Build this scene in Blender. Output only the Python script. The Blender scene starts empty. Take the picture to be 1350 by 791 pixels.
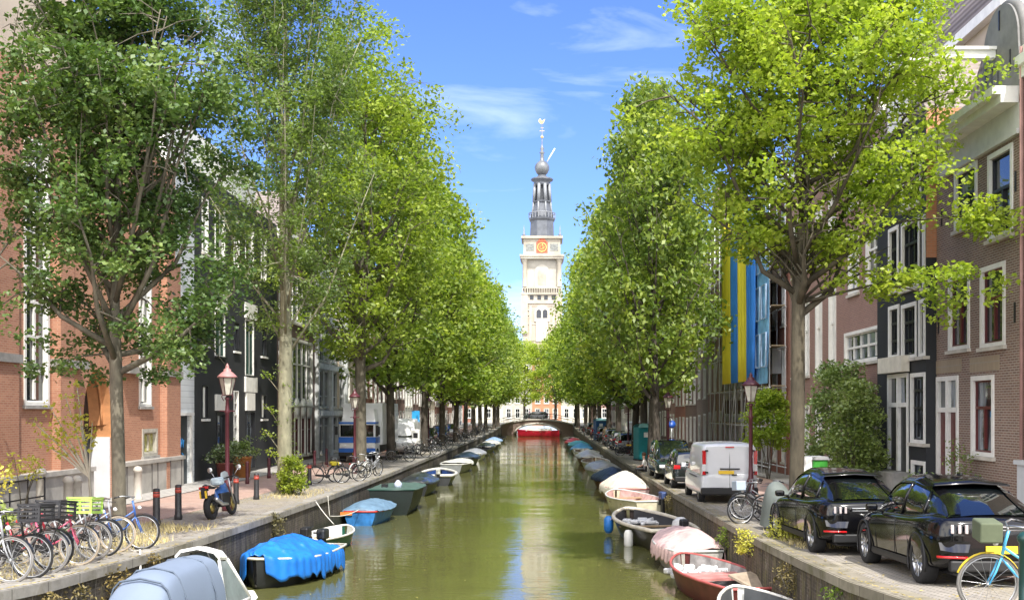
import bpy, bmesh, math, random
import numpy as np
from mathutils import Vector, Matrix
R = math.radians
PI = math.pi
random.seed(7)
# ------------------------------------------------------------------ camera, sky, sun, exposure
scene = bpy.context.scene
EYE = 4.3
F, VX, HY = 1450.0, 720.0, 541.0           # measured on the photograph (1350 px wide)
cd = bpy.data.cameras.new('camera'); cam = bpy.data.objects.new('camera', cd)
scene.collection.objects.link(cam); scene.camera = cam
cam.location = (0, 0, EYE); cam.rotation_euler = (R(90), 0, 0)
cd.sensor_width = 36; cd.lens = 36 * F / 1350
cd.shift_x = (675 - VX) / 1350; cd.shift_y = (HY - 395.5) / 1350
cd.clip_start = 0.1; cd.clip_end = 3000
SUN = Vector((0.36, -0.93, 0)).normalized(); ELEV = R(57)
world = bpy.data.worlds.new("World"); scene.world = world; world.use_nodes = True
wn = world.node_tree; wn.nodes.clear()
def N(nt, t, **kw):
    n = nt.nodes.new(t)
    for k, v in kw.items(): setattr(n, k, v)
    return n
wo = N(wn, 'ShaderNodeOutputWorld'); bg = N(wn, 'ShaderNodeBackground'); bg.inputs[1].default_value = 0.15
sky = N(wn, 'ShaderNodeTexSky', sky_type='NISHITA'); sky.sun_disc = False
sky.sun_elevation = ELEV; sky.sun_rotation = math.atan2(SUN.x, SUN.y)
sky.air_density = 1.0; sky.dust_density = 0.15; sky.ozone_density = 2.5; sky.altitude = 100
tc = N(wn, 'ShaderNodeTexCoord'); mp = N(wn, 'ShaderNodeMapping'); mp.inputs['Scale'].default_value = (1.2, 1.0, 5.5)
mp.inputs['Rotation'].default_value = (0.0, R(14), 0.0)
wn.links.new(tc.outputs['Generated'], mp.inputs[0])
nz = N(wn, 'ShaderNodeTexNoise'); nz.inputs['Scale'].default_value = 3.1; nz.inputs['Detail'].default_value = 7; nz.inputs['Roughness'].default_value = .55
nz.inputs['Distortion'].default_value = .6
wn.links.new(mp.outputs[0], nz.inputs[0])
cr = N(wn, 'ShaderNodeValToRGB'); cr.color_ramp.elements[0].position = .53; cr.color_ramp.elements[1].position = .82
cr.color_ramp.elements[0].color = (0, 0, 0, 1); cr.color_ramp.elements[1].color = (.55, .55, .55, 1)
wn.links.new(nz.outputs[0], cr.inputs[0])
mx = N(wn, 'ShaderNodeMix', data_type='RGBA'); mx.inputs[7].default_value = (6.0, 6.6, 7.4, 1)
tint = N(wn, 'ShaderNodeMix', data_type='RGBA', blend_type='MULTIPLY'); tint.inputs[0].default_value = 1.0
tint.inputs[7].default_value = (0.46, 0.57, 0.95, 1)
wn.links.new(sky.outputs[0], tint.inputs[6]); wn.links.new(cr.outputs[0], mx.inputs[0]); wn.links.new(tint.outputs[2], mx.inputs[6])
# unseen bright cloud fill, added behind the camera to lift the shaded fronts
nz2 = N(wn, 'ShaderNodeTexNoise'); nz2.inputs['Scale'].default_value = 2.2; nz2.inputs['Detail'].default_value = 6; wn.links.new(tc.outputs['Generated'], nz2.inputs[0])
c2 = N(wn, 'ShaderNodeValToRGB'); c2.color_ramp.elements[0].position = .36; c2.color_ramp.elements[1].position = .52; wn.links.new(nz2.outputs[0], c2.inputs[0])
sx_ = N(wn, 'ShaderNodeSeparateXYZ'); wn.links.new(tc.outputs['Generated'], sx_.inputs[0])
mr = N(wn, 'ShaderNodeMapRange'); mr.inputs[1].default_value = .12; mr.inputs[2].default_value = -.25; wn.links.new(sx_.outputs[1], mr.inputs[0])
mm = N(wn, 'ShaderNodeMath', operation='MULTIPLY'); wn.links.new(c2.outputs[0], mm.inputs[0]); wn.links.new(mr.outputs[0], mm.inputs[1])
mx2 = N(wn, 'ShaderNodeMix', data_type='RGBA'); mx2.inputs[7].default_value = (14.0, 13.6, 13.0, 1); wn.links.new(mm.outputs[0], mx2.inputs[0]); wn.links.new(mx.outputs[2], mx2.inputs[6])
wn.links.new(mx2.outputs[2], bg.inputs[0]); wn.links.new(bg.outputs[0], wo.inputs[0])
ld = bpy.data.lights.new('sun', 'SUN'); ld.energy = 3.4; ld.angle = R(.5); ld.color = (1, .955, .88)
sun = bpy.data.objects.new('sun', ld); scene.collection.objects.link(sun)
sdir = Vector((SUN.x * math.cos(ELEV), SUN.y * math.cos(ELEV), math.sin(ELEV)))
sun.rotation_euler = sdir.to_track_quat('Z', 'Y').to_euler()
vs = scene.view_settings; vs.view_transform = 'Standard'; vs.look = 'None'; vs.gamma = 1; vs.use_curve_mapping = False
vs.exposure = 0.97
scene.render.engine = 'CYCLES'
cy = scene.cycles; cy.use_denoising = True; cy.max_bounces = 6; cy.transparent_max_bounces = 8; cy.caustics_reflective = False; cy.caustics_refractive = False
cy.diffuse_bounces = 4; cy.glossy_bounces = 3; cy.transmission_bounces = 3

# ------------------------------------------------------------------ helpers
COL = scene.collection
def link(o, parent=None):
    COL.objects.link(o)
    if parent is not None: o.parent = parent
    return o
def tag(o, label=None, cat=None, group=None, kind=None):
    if label: o['label'] = label
    if cat: o['category'] = cat
    if group: o['group'] = group
    if kind: o['kind'] = kind
    return o
def empty(name, loc=(0, 0, 0), rz=0, label=None, cat=None, group=None):
    o = bpy.data.objects.new(name, None); o.empty_display_size = .3
    o.location = loc; o.rotation_euler = (0, 0, rz); link(o)
    return tag(o, label, cat, group)
class MB:
    def __init__(s): s.v = []; s.f = []; s.m = []; s.s = []
    def add(s, vs, fs, m=0, sm=False):
        o = len(s.v); s.v += [tuple(p) for p in vs]
        for f in fs: s.f.append(tuple(i + o for i in f)); s.m.append(m); s.s.append(sm)
        return s
    def box(s, x0, x1, y0, y1, z0, z1, m=0):
        v = [(x0,y0,z0),(x1,y0,z0),(x1,y1,z0),(x0,y1,z0),(x0,y0,z1),(x1,y0,z1),(x1,y1,z1),(x0,y1,z1)]
        return s.add(v, [(0,3,2,1),(4,5,6,7),(0,1,5,4),(1,2,6,5),(2,3,7,6),(3,0,4,7)], m)
    def cbox(s, c, d, rz=0, m=0, rx=0):
        M = Matrix.Translation(c) @ Matrix.Rotation(rz, 4, 'Z') @ Matrix.Rotation(rx, 4, 'X')
        v = [M @ Vector((sx*d[0]/2, sy*d[1]/2, sz*d[2]/2)) for sz in (-1,1) for sx, sy in ((-1,-1),(1,-1),(1,1),(-1,1))]
        return s.add(v, [(0,3,2,1),(4,5,6,7),(0,1,5,4),(1,2,6,5),(2,3,7,6),(3,0,4,7)], m)
    def tube(s, pts, rad, n=8, m=0, closed=False, caps=True, sm=True):
        pts = [Vector(p) for p in pts]; k = len(pts)
        if not hasattr(rad, '__len__'): rad = [rad] * k
        vs = []; prev = None
        for i, p in enumerate(pts):
            if closed: t = pts[(i+1) % k] - pts[i-1]
            else: t = pts[min(i+1, k-1)] - pts[max(i-1, 0)]
            if t.length < 1e-9: t = Vector((0,0,1))
            t.normalize()
            if prev is None:
                a = t.cross(Vector((0,0,1)))
                if a.length < .05: a = t.cross(Vector((1,0,0)))
            else: a = prev - t * prev.dot(t)
            a.normalize(); prev = a; b = t.cross(a)
            for j in range(n):
                an = 2*PI*j/n; vs.append(p + (a*math.cos(an) + b*math.sin(an))*rad[i])
        fs = []
        for i in range(k if closed else k-1):
            i2 = (i+1) % k
            for j in range(n): fs.append((i*n+j, i*n+(j+1)%n, i2*n+(j+1)%n, i2*n+j))
        if caps and not closed: fs += [tuple(range(n))[::-1], tuple((k-1)*n+j for j in range(n))]
        return s.add(vs, fs, m, sm)
    def lathe(s, prof, n=16, c=(0,0,0), m=0, axis='z', sm=True, rot=0, cap=True):
        vs = []
        for r_, h in prof:
            for j in range(n):
                a = 2*PI*j/n + rot; x, y = r_*math.cos(a), r_*math.sin(a)
                if axis == 'z': p = (x, y, h)
                elif axis == 'x': p = (h, x, y)
                else: p = (x, h, y)
                vs.append((p[0]+c[0], p[1]+c[1], p[2]+c[2]))
        fs = [(i*n+j, i*n+(j+1)%n, (i+1)*n+(j+1)%n, (i+1)*n+j) for i in range(len(prof)-1) for j in range(n)]
        if cap: fs += [tuple(range(n))[::-1], tuple((len(prof)-1)*n+j for j in range(n))]
        return s.add(vs, fs, m, sm)
    def loft(s, secs, m=0, sm=True, closed=False, caps=False):
        n = len(secs[0]); vs = [p for q in secs for p in q]
        e = n if closed else n-1
        fs = [(i*n+j, i*n+(j+1)%n, (i+1)*n+(j+1)%n, (i+1)*n+j) for i in range(len(secs)-1) for j in range(e)]
        if caps: fs += [tuple(range(n))[::-1], tuple((len(secs)-1)*n+j for j in range(n))]
        return s.add(vs, fs, m, sm)
    def prism(s, poly, y0, y1, m=0):                    # polygon in xz, extruded along y
        n = len(poly); v = [(x, y0, z) for x, z in poly] + [(x, y1, z) for x, z in poly]
        return s.add(v, [tuple(range(n)), tuple(range(n, 2*n))[::-1]] + [((i+1)%n, i, i+n, (i+1)%n+n) for i in range(n)], m)
    def mesh(s, name, mats):
        me = bpy.data.meshes.new(name); me.from_pydata(s.v, [], s.f)
        if not isinstance(mats, (list, tuple)): mats = [mats]
        for a in mats: me.materials.append(a)
        me.polygons.foreach_set('material_index', s.m); me.polygons.foreach_set('use_smooth', s.s)
        me.update(); return me
    def build(s, name, mats, parent=None, loc=(0,0,0), rz=0, bevel=0, subsurf=0, recalc=True):
        me = s.mesh(name, mats)
        if recalc:
            bm = bmesh.new(); bm.from_mesh(me); bmesh.ops.recalc_face_normals(bm, faces=bm.faces); bm.to_mesh(me); bm.free()
        o = bpy.data.objects.new(name, me); o.location = loc; o.rotation_euler = (0,0,rz); link(o, parent)
        if subsurf: md = o.modifiers.new('s', 'SUBSURF'); md.levels = md.render_levels = subsurf
        if bevel: md = o.modifiers.new('b', 'BEVEL'); md.width = bevel; md.segments = 2; md.limit_method = 'ANGLE'
        return o
def applied(o):
    dg = bpy.context.evaluated_depsgraph_get(); dg.update()
    me = bpy.data.meshes.new_from_object(o.evaluated_get(dg)); o.modifiers.clear(); o.data = me; return o
def kids(o): return [c for c in scene.objects if c.parent == o]
def copy_tree(o, parent=None, table=None):
    if table is None:
        table = {}
        for c in scene.objects:
            if c.parent: table.setdefault(c.parent.name, []).append(c)
    c = o.copy(); link(c, parent)
    for ch in table.get(o.name, []): copy_tree(ch, c, table)
    return c
# pavement height above the water along the canal (rises towards the bridge the picture is taken from)
PZ = [(-40,2.75),(0,2.7),(8,2.3),(12,1.97),(14.5,1.8),(17,1.64),(20,1.54),(24,1.44),(28,1.38),(32,1.33),(40,1.25),(55,1.2),(80,1.2),(120,1.2),(160,1.25),(180,1.5),(190,1.75),(230,1.75),(700,1.75)]
def pz(y):
    for (a, za), (b, zb) in zip(PZ, PZ[1:]):
        if y <= b: return za + (zb-za)*(y-a)/(b-a)
    return PZ[-1][1]
QL, QR, FL, FR = -7.7, 4.7, -15.0, 11.5     # quay edges and house fronts
def LY(x): return FL*F/(x-VX)               # depth on the left house fronts of a photo column
def RY(x): return FR*F/(x-VX)
def ZZ(y, Y): return EYE + (HY-y)*Y/F

# ------------------------------------------------------------------ materials
def newmat(name):
    m = bpy.data.materials.new(name); m.use_nodes = True; nt = m.node_tree
    return m, nt, nt.nodes['Principled BSDF']
def noise(nt, scale, detail=4, vec=None, rough=.6):
    n = N(nt, 'ShaderNodeTexNoise'); n.inputs['Scale'].default_value = scale; n.inputs['Detail'].default_value = detail; n.inputs['Roughness'].default_value = rough
    if vec is not None: nt.links.new(vec, n.inputs[0])
    return n
def objco(nt, scale=(1,1,1)):
    t = N(nt, 'ShaderNodeTexCoord'); m = N(nt, 'ShaderNodeMapping'); m.inputs['Scale'].default_value = scale
    nt.links.new(t.outputs['Object'], m.inputs[0]); return m.outputs[0]
def mixc(nt, fac, a, b, bt='MIX'):
    m = N(nt, 'ShaderNodeMix', data_type='RGBA', blend_type=bt)
    for k, v in ((0, fac), (6, a), (7, b)):
        if hasattr(v, 'is_linked') or hasattr(v, 'links'): nt.links.new(v, m.inputs[k])
        elif k == 0: m.inputs[0].default_value = v
        else: m.inputs[k].default_value = (*v[:3], 1)
    return m.outputs[2]
def ramp(nt, fac, p0, p1, c0=(0,0,0), c1=(1,1,1)):
    r = N(nt, 'ShaderNodeValToRGB'); e = r.color_ramp.elements; e[0].position = p0; e[1].position = p1
    e[0].color = (*c0, 1); e[1].color = (*c1, 1); nt.links.new(fac, r.inputs[0]); return r.outputs[0]
def bump(nt, b, h, strength=.3, dist=.02):
    n = N(nt, 'ShaderNodeBump'); n.inputs['Strength'].default_value = strength; n.inputs['Distance'].default_value = dist
    nt.links.new(h, n.inputs['Height']); nt.links.new(n.outputs[0], b.inputs['Normal']); return n
_mc = {}
def mat(name, col, rough=.6, metal=0, var=.25, scale=3.0, bmp=0, coat=0, spec=.5, bscale=None, stretch=(1,1,1)):
    if name in _mc: return _mc[name]
    m, nt, b = newmat(name); v = objco(nt, stretch)
    n = noise(nt, scale, 5, v)
    lo = tuple(c*(1-var) for c in col); hi = tuple(min(1, c*(1+var*.6)) for c in col)
    c = ramp(nt, n.outputs[0], .3, .7, lo, hi)
    nt.links.new(c, b.inputs['Base Color']); b.inputs['Roughness'].default_value = rough; b.inputs['Metallic'].default_value = metal
    b.inputs['Coat Weight'].default_value = coat; b.inputs['Coat Roughness'].default_value = .03; b.inputs['Specular IOR Level'].default_value = spec
    if bmp: bump(nt, b, noise(nt, bscale or scale*6, 3, v).outputs[0], bmp, .02)
    _mc[name] = m; return m
def brick(name, c1, c2, mortar=(.32,.29,.25), bw=.22, bh=.065, dirt=.35, seam=.012, bmpv=.4):
    if name in _mc: return _mc[name]
    m, nt, b = newmat(name)
    t = N(nt, 'ShaderNodeTexCoord'); sp = N(nt, 'ShaderNodeSeparateXYZ'); nt.links.new(t.outputs['Object'], sp.inputs[0])
    ad = N(nt, 'ShaderNodeMath', operation='ADD'); nt.links.new(sp.outputs[0], ad.inputs[0]); nt.links.new(sp.outputs[1], ad.inputs[1])
    cb = N(nt, 'ShaderNodeCombineXYZ'); nt.links.new(ad.outputs[0], cb.inputs[0]); nt.links.new(sp.outputs[2], cb.inputs[1])
    br = N(nt, 'ShaderNodeTexBrick'); nt.links.new(cb.outputs[0], br.inputs[0])
    br.inputs['Color1'].default_value = (*c1,1); br.inputs['Color2'].default_value = (*c2,1); br.inputs['Mortar'].default_value = (*mortar,1)
    br.inputs['Scale'].default_value = 1; br.inputs['Mortar Size'].default_value = seam; br.inputs['Brick Width'].default_value = bw; br.inputs['Row Height'].default_value = bh
    br.inputs['Bias'].default_value = -.1
    n1 = noise(nt, .55, 6, t.outputs['Object'], .65)
    n2 = noise(nt, 14, 3, t.outputs['Object'])
    c = mixc(nt, ramp(nt, n1.outputs[0], .35, .75), br.outputs[0], (tuple(x*(1-dirt) for x in c1)), 'MIX')
    c = mixc(nt, .35, c, ramp(nt, n2.outputs[0], .3, .7, (.6,.6,.6), (1.15,1.12,1.1)), 'MULTIPLY')
    cc = mixc(nt, .45, br.outputs[0], c)
    nt.links.new(cc, b.inputs['Base Color']); b.inputs['Roughness'].default_value = .85
    bump(nt, b, br.outputs['Fac'], -bmpv, .01)
    _mc[name] = m; return m
def leafmat(name, c1, c2, c3, trans=.45, gloss=.35, rough=.45, thr=.5):
    m, nt, b = newmat(name)
    g = N(nt, 'ShaderNodeNewGeometry'); r = N(nt, 'ShaderNodeValToRGB'); e = r.color_ramp.elements
    e[0].position = 0; e[0].color = (*c1,1); e[1].position = 1; e[1].color = (*c3,1); x = e.new(thr); x.color = (*c2,1)
    n = noise(nt, .55, 3, objco(nt))
    ad = N(nt, 'ShaderNodeMath', operation='MULTIPLY_ADD'); nt.links.new(n.outputs[0], ad.inputs[0]); ad.inputs[1].default_value = 1.5; ad.inputs[2].default_value = -.52
    a2 = N(nt, 'ShaderNodeMath', operation='MULTIPLY_ADD'); nt.links.new(g.outputs['Random Per Island'], a2.inputs[0]); a2.inputs[1].default_value = .5; nt.links.new(ad.outputs[0], a2.inputs[2])
    nt.links.new(a2.outputs[0], r.inputs[0]); oi = N(nt, 'ShaderNodeObjectInfo'); vr = mixc(nt, 1.0, r.outputs[0], ramp(nt, oi.outputs['Random'], 0, 1, (.70,.80,.85), (1.12,1.06,.95)), 'MULTIPLY')
    nt.links.new(vr, b.inputs['Base Color'])
    b.inputs['Roughness'].default_value = rough; b.inputs['Specular IOR Level'].default_value = gloss
    tr = N(nt, 'ShaderNodeBsdfTranslucent'); tcol = mixc(nt, 1.0, vr, (1.25,1.35,.55), 'MULTIPLY'); nt.links.new(tcol, tr.inputs[0])
    ms = N(nt, 'ShaderNodeMixShader'); ms.inputs[0].default_value = trans
    nt.links.new(b.outputs[0], ms.inputs[1]); nt.links.new(tr.outputs[0], ms.inputs[2])
    nt.links.new(ms.outputs[0], nt.nodes['Material Output'].inputs[0]); return m
def glassmat(name, c=(.02,.025,.03), rough=.02, var=True):
    m, nt, b = newmat(name)
    oi = N(nt, 'ShaderNodeObjectInfo'); r = ramp(nt, oi.outputs['Random'], .45, 1.0, c, tuple(min(1, x*7+.06) for x in c))
    n = noise(nt, 2.2, 2, objco(nt, (1,1,.25)))
    cc = mixc(nt, ramp(nt, n.outputs[0], .45, .6), r, tuple(x*.6 for x in c))
    nt.links.new(cc, b.inputs['Base Color']); b.inputs['Roughness'].default_value = rough; b.inputs['IOR'].default_value = 1.6
    b.inputs['Specular IOR Level'].default_value = .75
    bump(nt, b, noise(nt, 1.1, 1, objco(nt)).outputs[0], .12, .03)
    return m
WHITE = mat('white_paint', (.78,.77,.73), .5, var=.12); CREAM = mat('cream_paint', (.68,.64,.54), .6, var=.15)
REDP = mat('dark_red_paint', (.11,.02,.018), .35, var=.2); GREENP = mat('dark_green_paint', (.02,.05,.04), .35, var=.2); BLACKP = mat('black_paint', (.018,.019,.022), .4, var=.3)
STONE = mat('grey_stone', (.30,.29,.27), .8, var=.35, scale=2.2, bmp=.3); LSTONE = mat('pale_stone', (.52,.49,.43), .8, var=.25, scale=1.6, bmp=.2)
LEADM = mat('lead_cover', (.20,.225,.27), .5, metal=.25, var=.3, scale=1.2)
GOLD = mat('gilding', (.85,.62,.2), .35, metal=.6, var=.05)
GLASS = glassmat('window_glass'); GLASSG = glassmat('green_window_glass', (.015,.035,.025))
CARGL = mat('car_glass', (.004,.006,.007), .015, var=.1, coat=1.0, spec=.9)
RUBBER = mat('rubber', (.016,.016,.017), .8, var=.3, scale=20); STEEL = mat('steel', (.55,.56,.57), .3, metal=.9, var=.1); DKST = mat('dark_metal', (.03,.03,.033), .45, metal=.4, var=.3)
ALU = mat('alloy', (.50,.51,.53), .28, metal=.85, var=.1)
PLATE = mat('yellow_plate', (.80,.52,.03), .4, var=.05); REDL = mat('red_lens', (.55,.012,.015), .12, var=.2, coat=.8); CLRL = mat('clear_lens', (.72,.72,.72), .1, var=.1, coat=.8)
TILE = None
def tilemat():
    m, nt, b = newmat('roof_tiles'); v = objco(nt)
    w = N(nt, 'ShaderNodeTexWave'); w.bands_direction = 'Z'; w.inputs['Scale'].default_value = 1.5; w.inputs['Distortion'].default_value = .5; nt.links.new(v, w.inputs[0])
    w2 = N(nt, 'ShaderNodeTexWave'); w2.bands_direction = 'X'; w2.inputs['Scale'].default_value = 1.3; nt.links.new(v, w2.inputs[0])
    c = mixc(nt, w.outputs[1], (.20,.16,.14), (.36,.30,.27)); c = mixc(nt, .4, c, w2.outputs[0], 'MULTIPLY')
    c = mixc(nt, .4, c, ramp(nt, noise(nt, 5, 4, v).outputs[0], .3, .7, (.6,.6,.6), (1.1,1.1,1.1)), 'MULTIPLY')
    nt.links.new(c, b.inputs['Base Color']); b.inputs['Roughness'].default_value = .7; bump(nt, b, w.outputs[1], .5, .04); return m
TILE = tilemat()
def pavmat(name, c1, c2, bw, bh, mort, rot=0, dirtc=None, dirt=.5, ds=.35):
    m, nt, b = newmat(name); t = N(nt, 'ShaderNodeTexCoord'); mpn = N(nt, 'ShaderNodeMapping'); mpn.inputs['Rotation'].default_value = (0,0,rot)
    nt.links.new(t.outputs['Object'], mpn.inputs[0])
    br = N(nt, 'ShaderNodeTexBrick'); nt.links.new(mpn.outputs[0], br.inputs[0])
    br.inputs['Color1'].default_value = (*c1,1); br.inputs['Color2'].default_value = (*c2,1); br.inputs['Mortar'].default_value = (*mort,1)
    br.inputs['Scale'].default_value = 1; br.inputs['Mortar Size'].default_value = .012; br.inputs['Brick Width'].default_value = bw; br.inputs['Row Height'].default_value = bh
    n1 = noise(nt, ds, 7, t.outputs['Object'], .7); n2 = noise(nt, 3.5, 5, t.outputs['Object'], .7)
    c = mixc(nt, ramp(nt, n1.outputs[0], .48, .66), br.outputs[0], dirtc or tuple(x*.55 for x in c1))
    c = mixc(nt, dirt, br.outputs[0], c); c = mixc(nt, .7, c, ramp(nt, n2.outputs[0], .3, .7, (.62,.62,.62), (1.15,1.15,1.15)), 'MULTIPLY')
    nt.links.new(c, b.inputs['Base Color']); b.inputs['Roughness'].default_value = .85; bump(nt, b, br.outputs['Fac'], -.35, .01); return m
PAVG = pavmat('grey_clinker', (.37,.335,.29), (.31,.28,.245), .2, .1, (.12,.11,.09), R(45), (.30,.26,.17), .7)
PAVP = pavmat('pink_clinker', (.42,.27,.22), (.47,.32,.26), .2, .1, (.30,.22,.18), R(45), (.38,.30,.26), .5)
PAVT = pavmat('pale_slabs', (.44,.42,.39), (.40,.38,.35), .3, .3, (.22,.21,.19), 0, (.33,.31,.28), .6)
COPE = pavmat('coping_stone', (.34,.32,.285), (.26,.245,.22), 1.15, 3.0, (.07,.065,.055), R(90), (.19,.17,.12), .9, 1.1)
COPER = pavmat('mossy_coping', (.27,.24,.185), (.21,.185,.14), 1.15, 3.0, (.06,.055,.04), R(90), (.13,.12,.06), .9, 1.1)
GRND = mat('city_ground', (.26,.25,.23), .9, var=.3, scale=.5)
def quaymat(name, c, moss):
    m, nt, b = newmat(name); t = N(nt, 'ShaderNodeTexCoord'); sp = N(nt, 'ShaderNodeSeparateXYZ'); nt.links.new(t.outputs['Object'], sp.inputs[0])
    cb = N(nt, 'ShaderNodeCombineXYZ'); nt.links.new(sp.outputs[1], cb.inputs[0]); nt.links.new(sp.outputs[2], cb.inputs[1])
    br = N(nt, 'ShaderNodeTexBrick'); nt.links.new(cb.outputs[0], br.inputs[0]); br.inputs['Scale'].default_value = 1
    br.inputs['Color1'].default_value = (*c,1); br.inputs['Color2'].default_value = (*[x*.55 for x in c],1); br.inputs['Mortar'].default_value = (*[x*.7+.04 for x in c],1)
    br.inputs['Brick Width'].default_value = .22; br.inputs['Row Height'].default_value = .07; br.inputs['Mortar Size'].default_value = .012
    st = noise(nt, 1.0, 8, objco(nt, (1, 3.5, .5)), .75)
    k = mixc(nt, ramp(nt, st.outputs[0], .45, .65), br.outputs[0], tuple(x*.3 for x in c))
    st2 = noise(nt, 1.3, 8, objco(nt, (1, 2.4, .8)), .8)
    k = mixc(nt, ramp(nt, st2.outputs[0], .50, .62), k, moss)
    st3 = noise(nt, 2.3, 8, objco(nt, (1, 5, .6)), .8)
    k = mixc(nt, ramp(nt, st3.outputs[0], .57, .66), k, (.42,.40,.35))
    st4 = noise(nt, 1.6, 9, objco(nt, (1, 2.8, .35)), .85); k = mixc(nt, 1.0, k, ramp(nt, st4.outputs[0], .36, .64, (.30,.30,.32), (1.7,1.65,1.5)), 'MULTIPLY')
    wl = N(nt, 'ShaderNodeMapRange'); wl.inputs[1].default_value = .12; wl.inputs[2].default_value = .42; wn_ = noise(nt, 1.5, 5, t.outputs['Object'])
    az = N(nt, 'ShaderNodeMath', operation='MULTIPLY_ADD'); nt.links.new(wn_.outputs[0], az.inputs[0]); az.inputs[1].default_value = -.35; nt.links.new(sp.outputs[2], az.inputs[2]); nt.links.new(az.outputs[0], wl.inputs[0])
    k = mixc(nt, wl.outputs[0], (.028,.034,.014), k)
    nt.links.new(k, b.inputs['Base Color']); b.inputs['Roughness'].default_value = .9; bump(nt, b, st4.outputs[0], 1.0, .10); return m
QML = quaymat('left_quay_brick', (.11,.09,.075), (.10,.09,.045)); QMR = quaymat('right_quay_brick', (.16,.125,.09), (.15,.14,.05))
def watermat():
    m, nt, b = newmat('canal_water')
    n0 = noise(nt, .05, 3, objco(nt))
    nt.links.new(ramp(nt, n0.outputs[0], .3, .7, (.088,.091,.030), (.115,.116,.040)), b.inputs['Base Color'])
    b.inputs['Roughness'].default_value = .045; b.inputs['IOR'].default_value = 1.33; b.inputs['Specular IOR Level'].default_value = .62
    a = noise(nt, 2.4, 3, objco(nt, (.7,1.6,1)), .55); c = noise(nt, .55, 2, objco(nt, (.8,1.3,1)), .5); d = noise(nt, .18, 2, objco(nt, (.25,1,1)))
    mk = ramp(nt, d.outputs[0], .42, .62, (.25,.25,.25), (1,1,1))
    h = mixc(nt, 1.0, a.outputs[0], mk, 'MULTIPLY')
    b1 = N(nt, 'ShaderNodeBump'); b1.inputs['Strength'].default_value = .30; b1.inputs['Distance'].default_value = .04; nt.links.new(h, b1.inputs['Height'])
    b2 = N(nt, 'ShaderNodeBump'); b2.inputs['Strength'].default_value = .20; b2.inputs['Distance'].default_value = .07; nt.links.new(c.outputs[0], b2.inputs['Height'])
    nt.links.new(b1.outputs[0], b2.inputs['Normal']); nt.links.new(b2.outputs[0], b.inputs['Normal']); return m
WATER = watermat()
BARK = mat('grey_bark', (.13,.115,.085), .9, var=.55, scale=5, bmp=.8, bscale=14, stretch=(1,1,.35)); BARKD = mat('dark_bark', (.075,.062,.048), .9, var=.5, scale=5, bmp=.8, stretch=(1,1,.3))
BARKM = mat('brown_grey_bark', (.085,.072,.048), .9, var=.6, scale=4, bmp=1.0, bscale=12, stretch=(1,1,.3))
BARKL = mat('pale_bark', (.26,.25,.17), .9, var=.5, scale=4, bmp=.8, stretch=(1,1,.4))

# ------------------------------------------------------------------ ground, quays, water
YS = [-40,-20,0,4,8,10,12,13.2,14.5,15.7,17,18.5,20,22,24,26,28,30,32,36,40,47,55,80,120,160,170,180,190]
def strip(name, x0, x1, ys, m, dz=0, kind='structure'):
    mb = MB()
    for a, b in zip(ys, ys[1:]): mb.add([(x0,a,pz(a)+dz),(x1,a,pz(a)+dz),(x1,b,pz(b)+dz),(x0,b,pz(b)+dz)], [(0,1,2,3)])
    o = mb.build(name, m); o['kind'] = kind; return o
strip('ground', -400, QL-.42, YS, GRND); strip('ground', QR+.42, 400, YS, GRND)
g = MB(); g.add([(-400,190,1.75),(QL-.42,190,1.75),(QL-.42,215,1.75),(-400,215,1.75)], [(0,1,2,3)]); g.add([(QR+.42,190,1.75),(400,190,1.75),(400,215,1.75),(QR+.42,215,1.75)], [(0,1,2,3)])
g.add([(-700,215,1.75),(700,215,1.75),(900,1600,1.75),(-900,1600,1.75)], [(0,1,2,3)]); g.build('ground', GRND)['kind'] = 'structure'
strip('quay_pavement', -10.35, QL-.42, YS, PAVG, .004); strip('roadway', -13.3, -10.35, YS, PAVP, .008); strip('footpath', FL, -13.3, YS, PAVT, .03)
strip('quay_pavement', QR+.42, 7.2, YS, PAVG, .004); strip('roadway', 7.2, 10.0, YS, PAVP, .008); strip('footpath', 10.0, FR, YS, PAVT, .03)
k = MB(); k.box(QL-.4, QR+.4, -60, 214.9, -.02, 0); k.build('canal_water', WATER)['kind'] = 'structure'
def quay(sx, m, xe, lab):
    r = empty('quay_wall', (xe, -40, 0), 0, lab, 'quay wall')
    mb = MB(); cp = MB()
    for a, b in zip(YS+[214.9], (YS+[214.9])[1:]):
        za, zb = pz(a), pz(b)
        x0, x1 = (0, sx*.42)
        mb.add([(x0,a+40,-1.2),(x0,b+40,-1.2),(x0,b+40,zb-.14),(x0,a+40,za-.14)], [(0,1,2,3)])
        mb.add([(x1,a+40,-1.2),(x1,b+40,-1.2),(x1,b+40,zb-.14),(x1,a+40,za-.14)], [(0,1,2,3)])
        xa, xb = (-sx*.04, sx*.43)
        v = [(xa,a+40,za-.14),(xb,a+40,za-.14),(xb,a+40,za+.02),(xa,a+40,za+.02),(xa,b+40,zb-.14),(xb,b+40,zb-.14),(xb,b+40,zb+.02),(xa,b+40,zb+.02)]
        cp.add(v, [(0,1,5,4),(1,2,6,5),(2,3,7,6),(3,0,4,7)])
    mb.build('masonry', m, r); cp.build('coping', COPE if sx < 0 else COPER, r)
quay(-1, QML, QL, 'dark stained brick quay wall with pale coping left of the water')
quay(1, QMR, QR, 'brown mossy brick quay wall beside the parked black cars')
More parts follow.
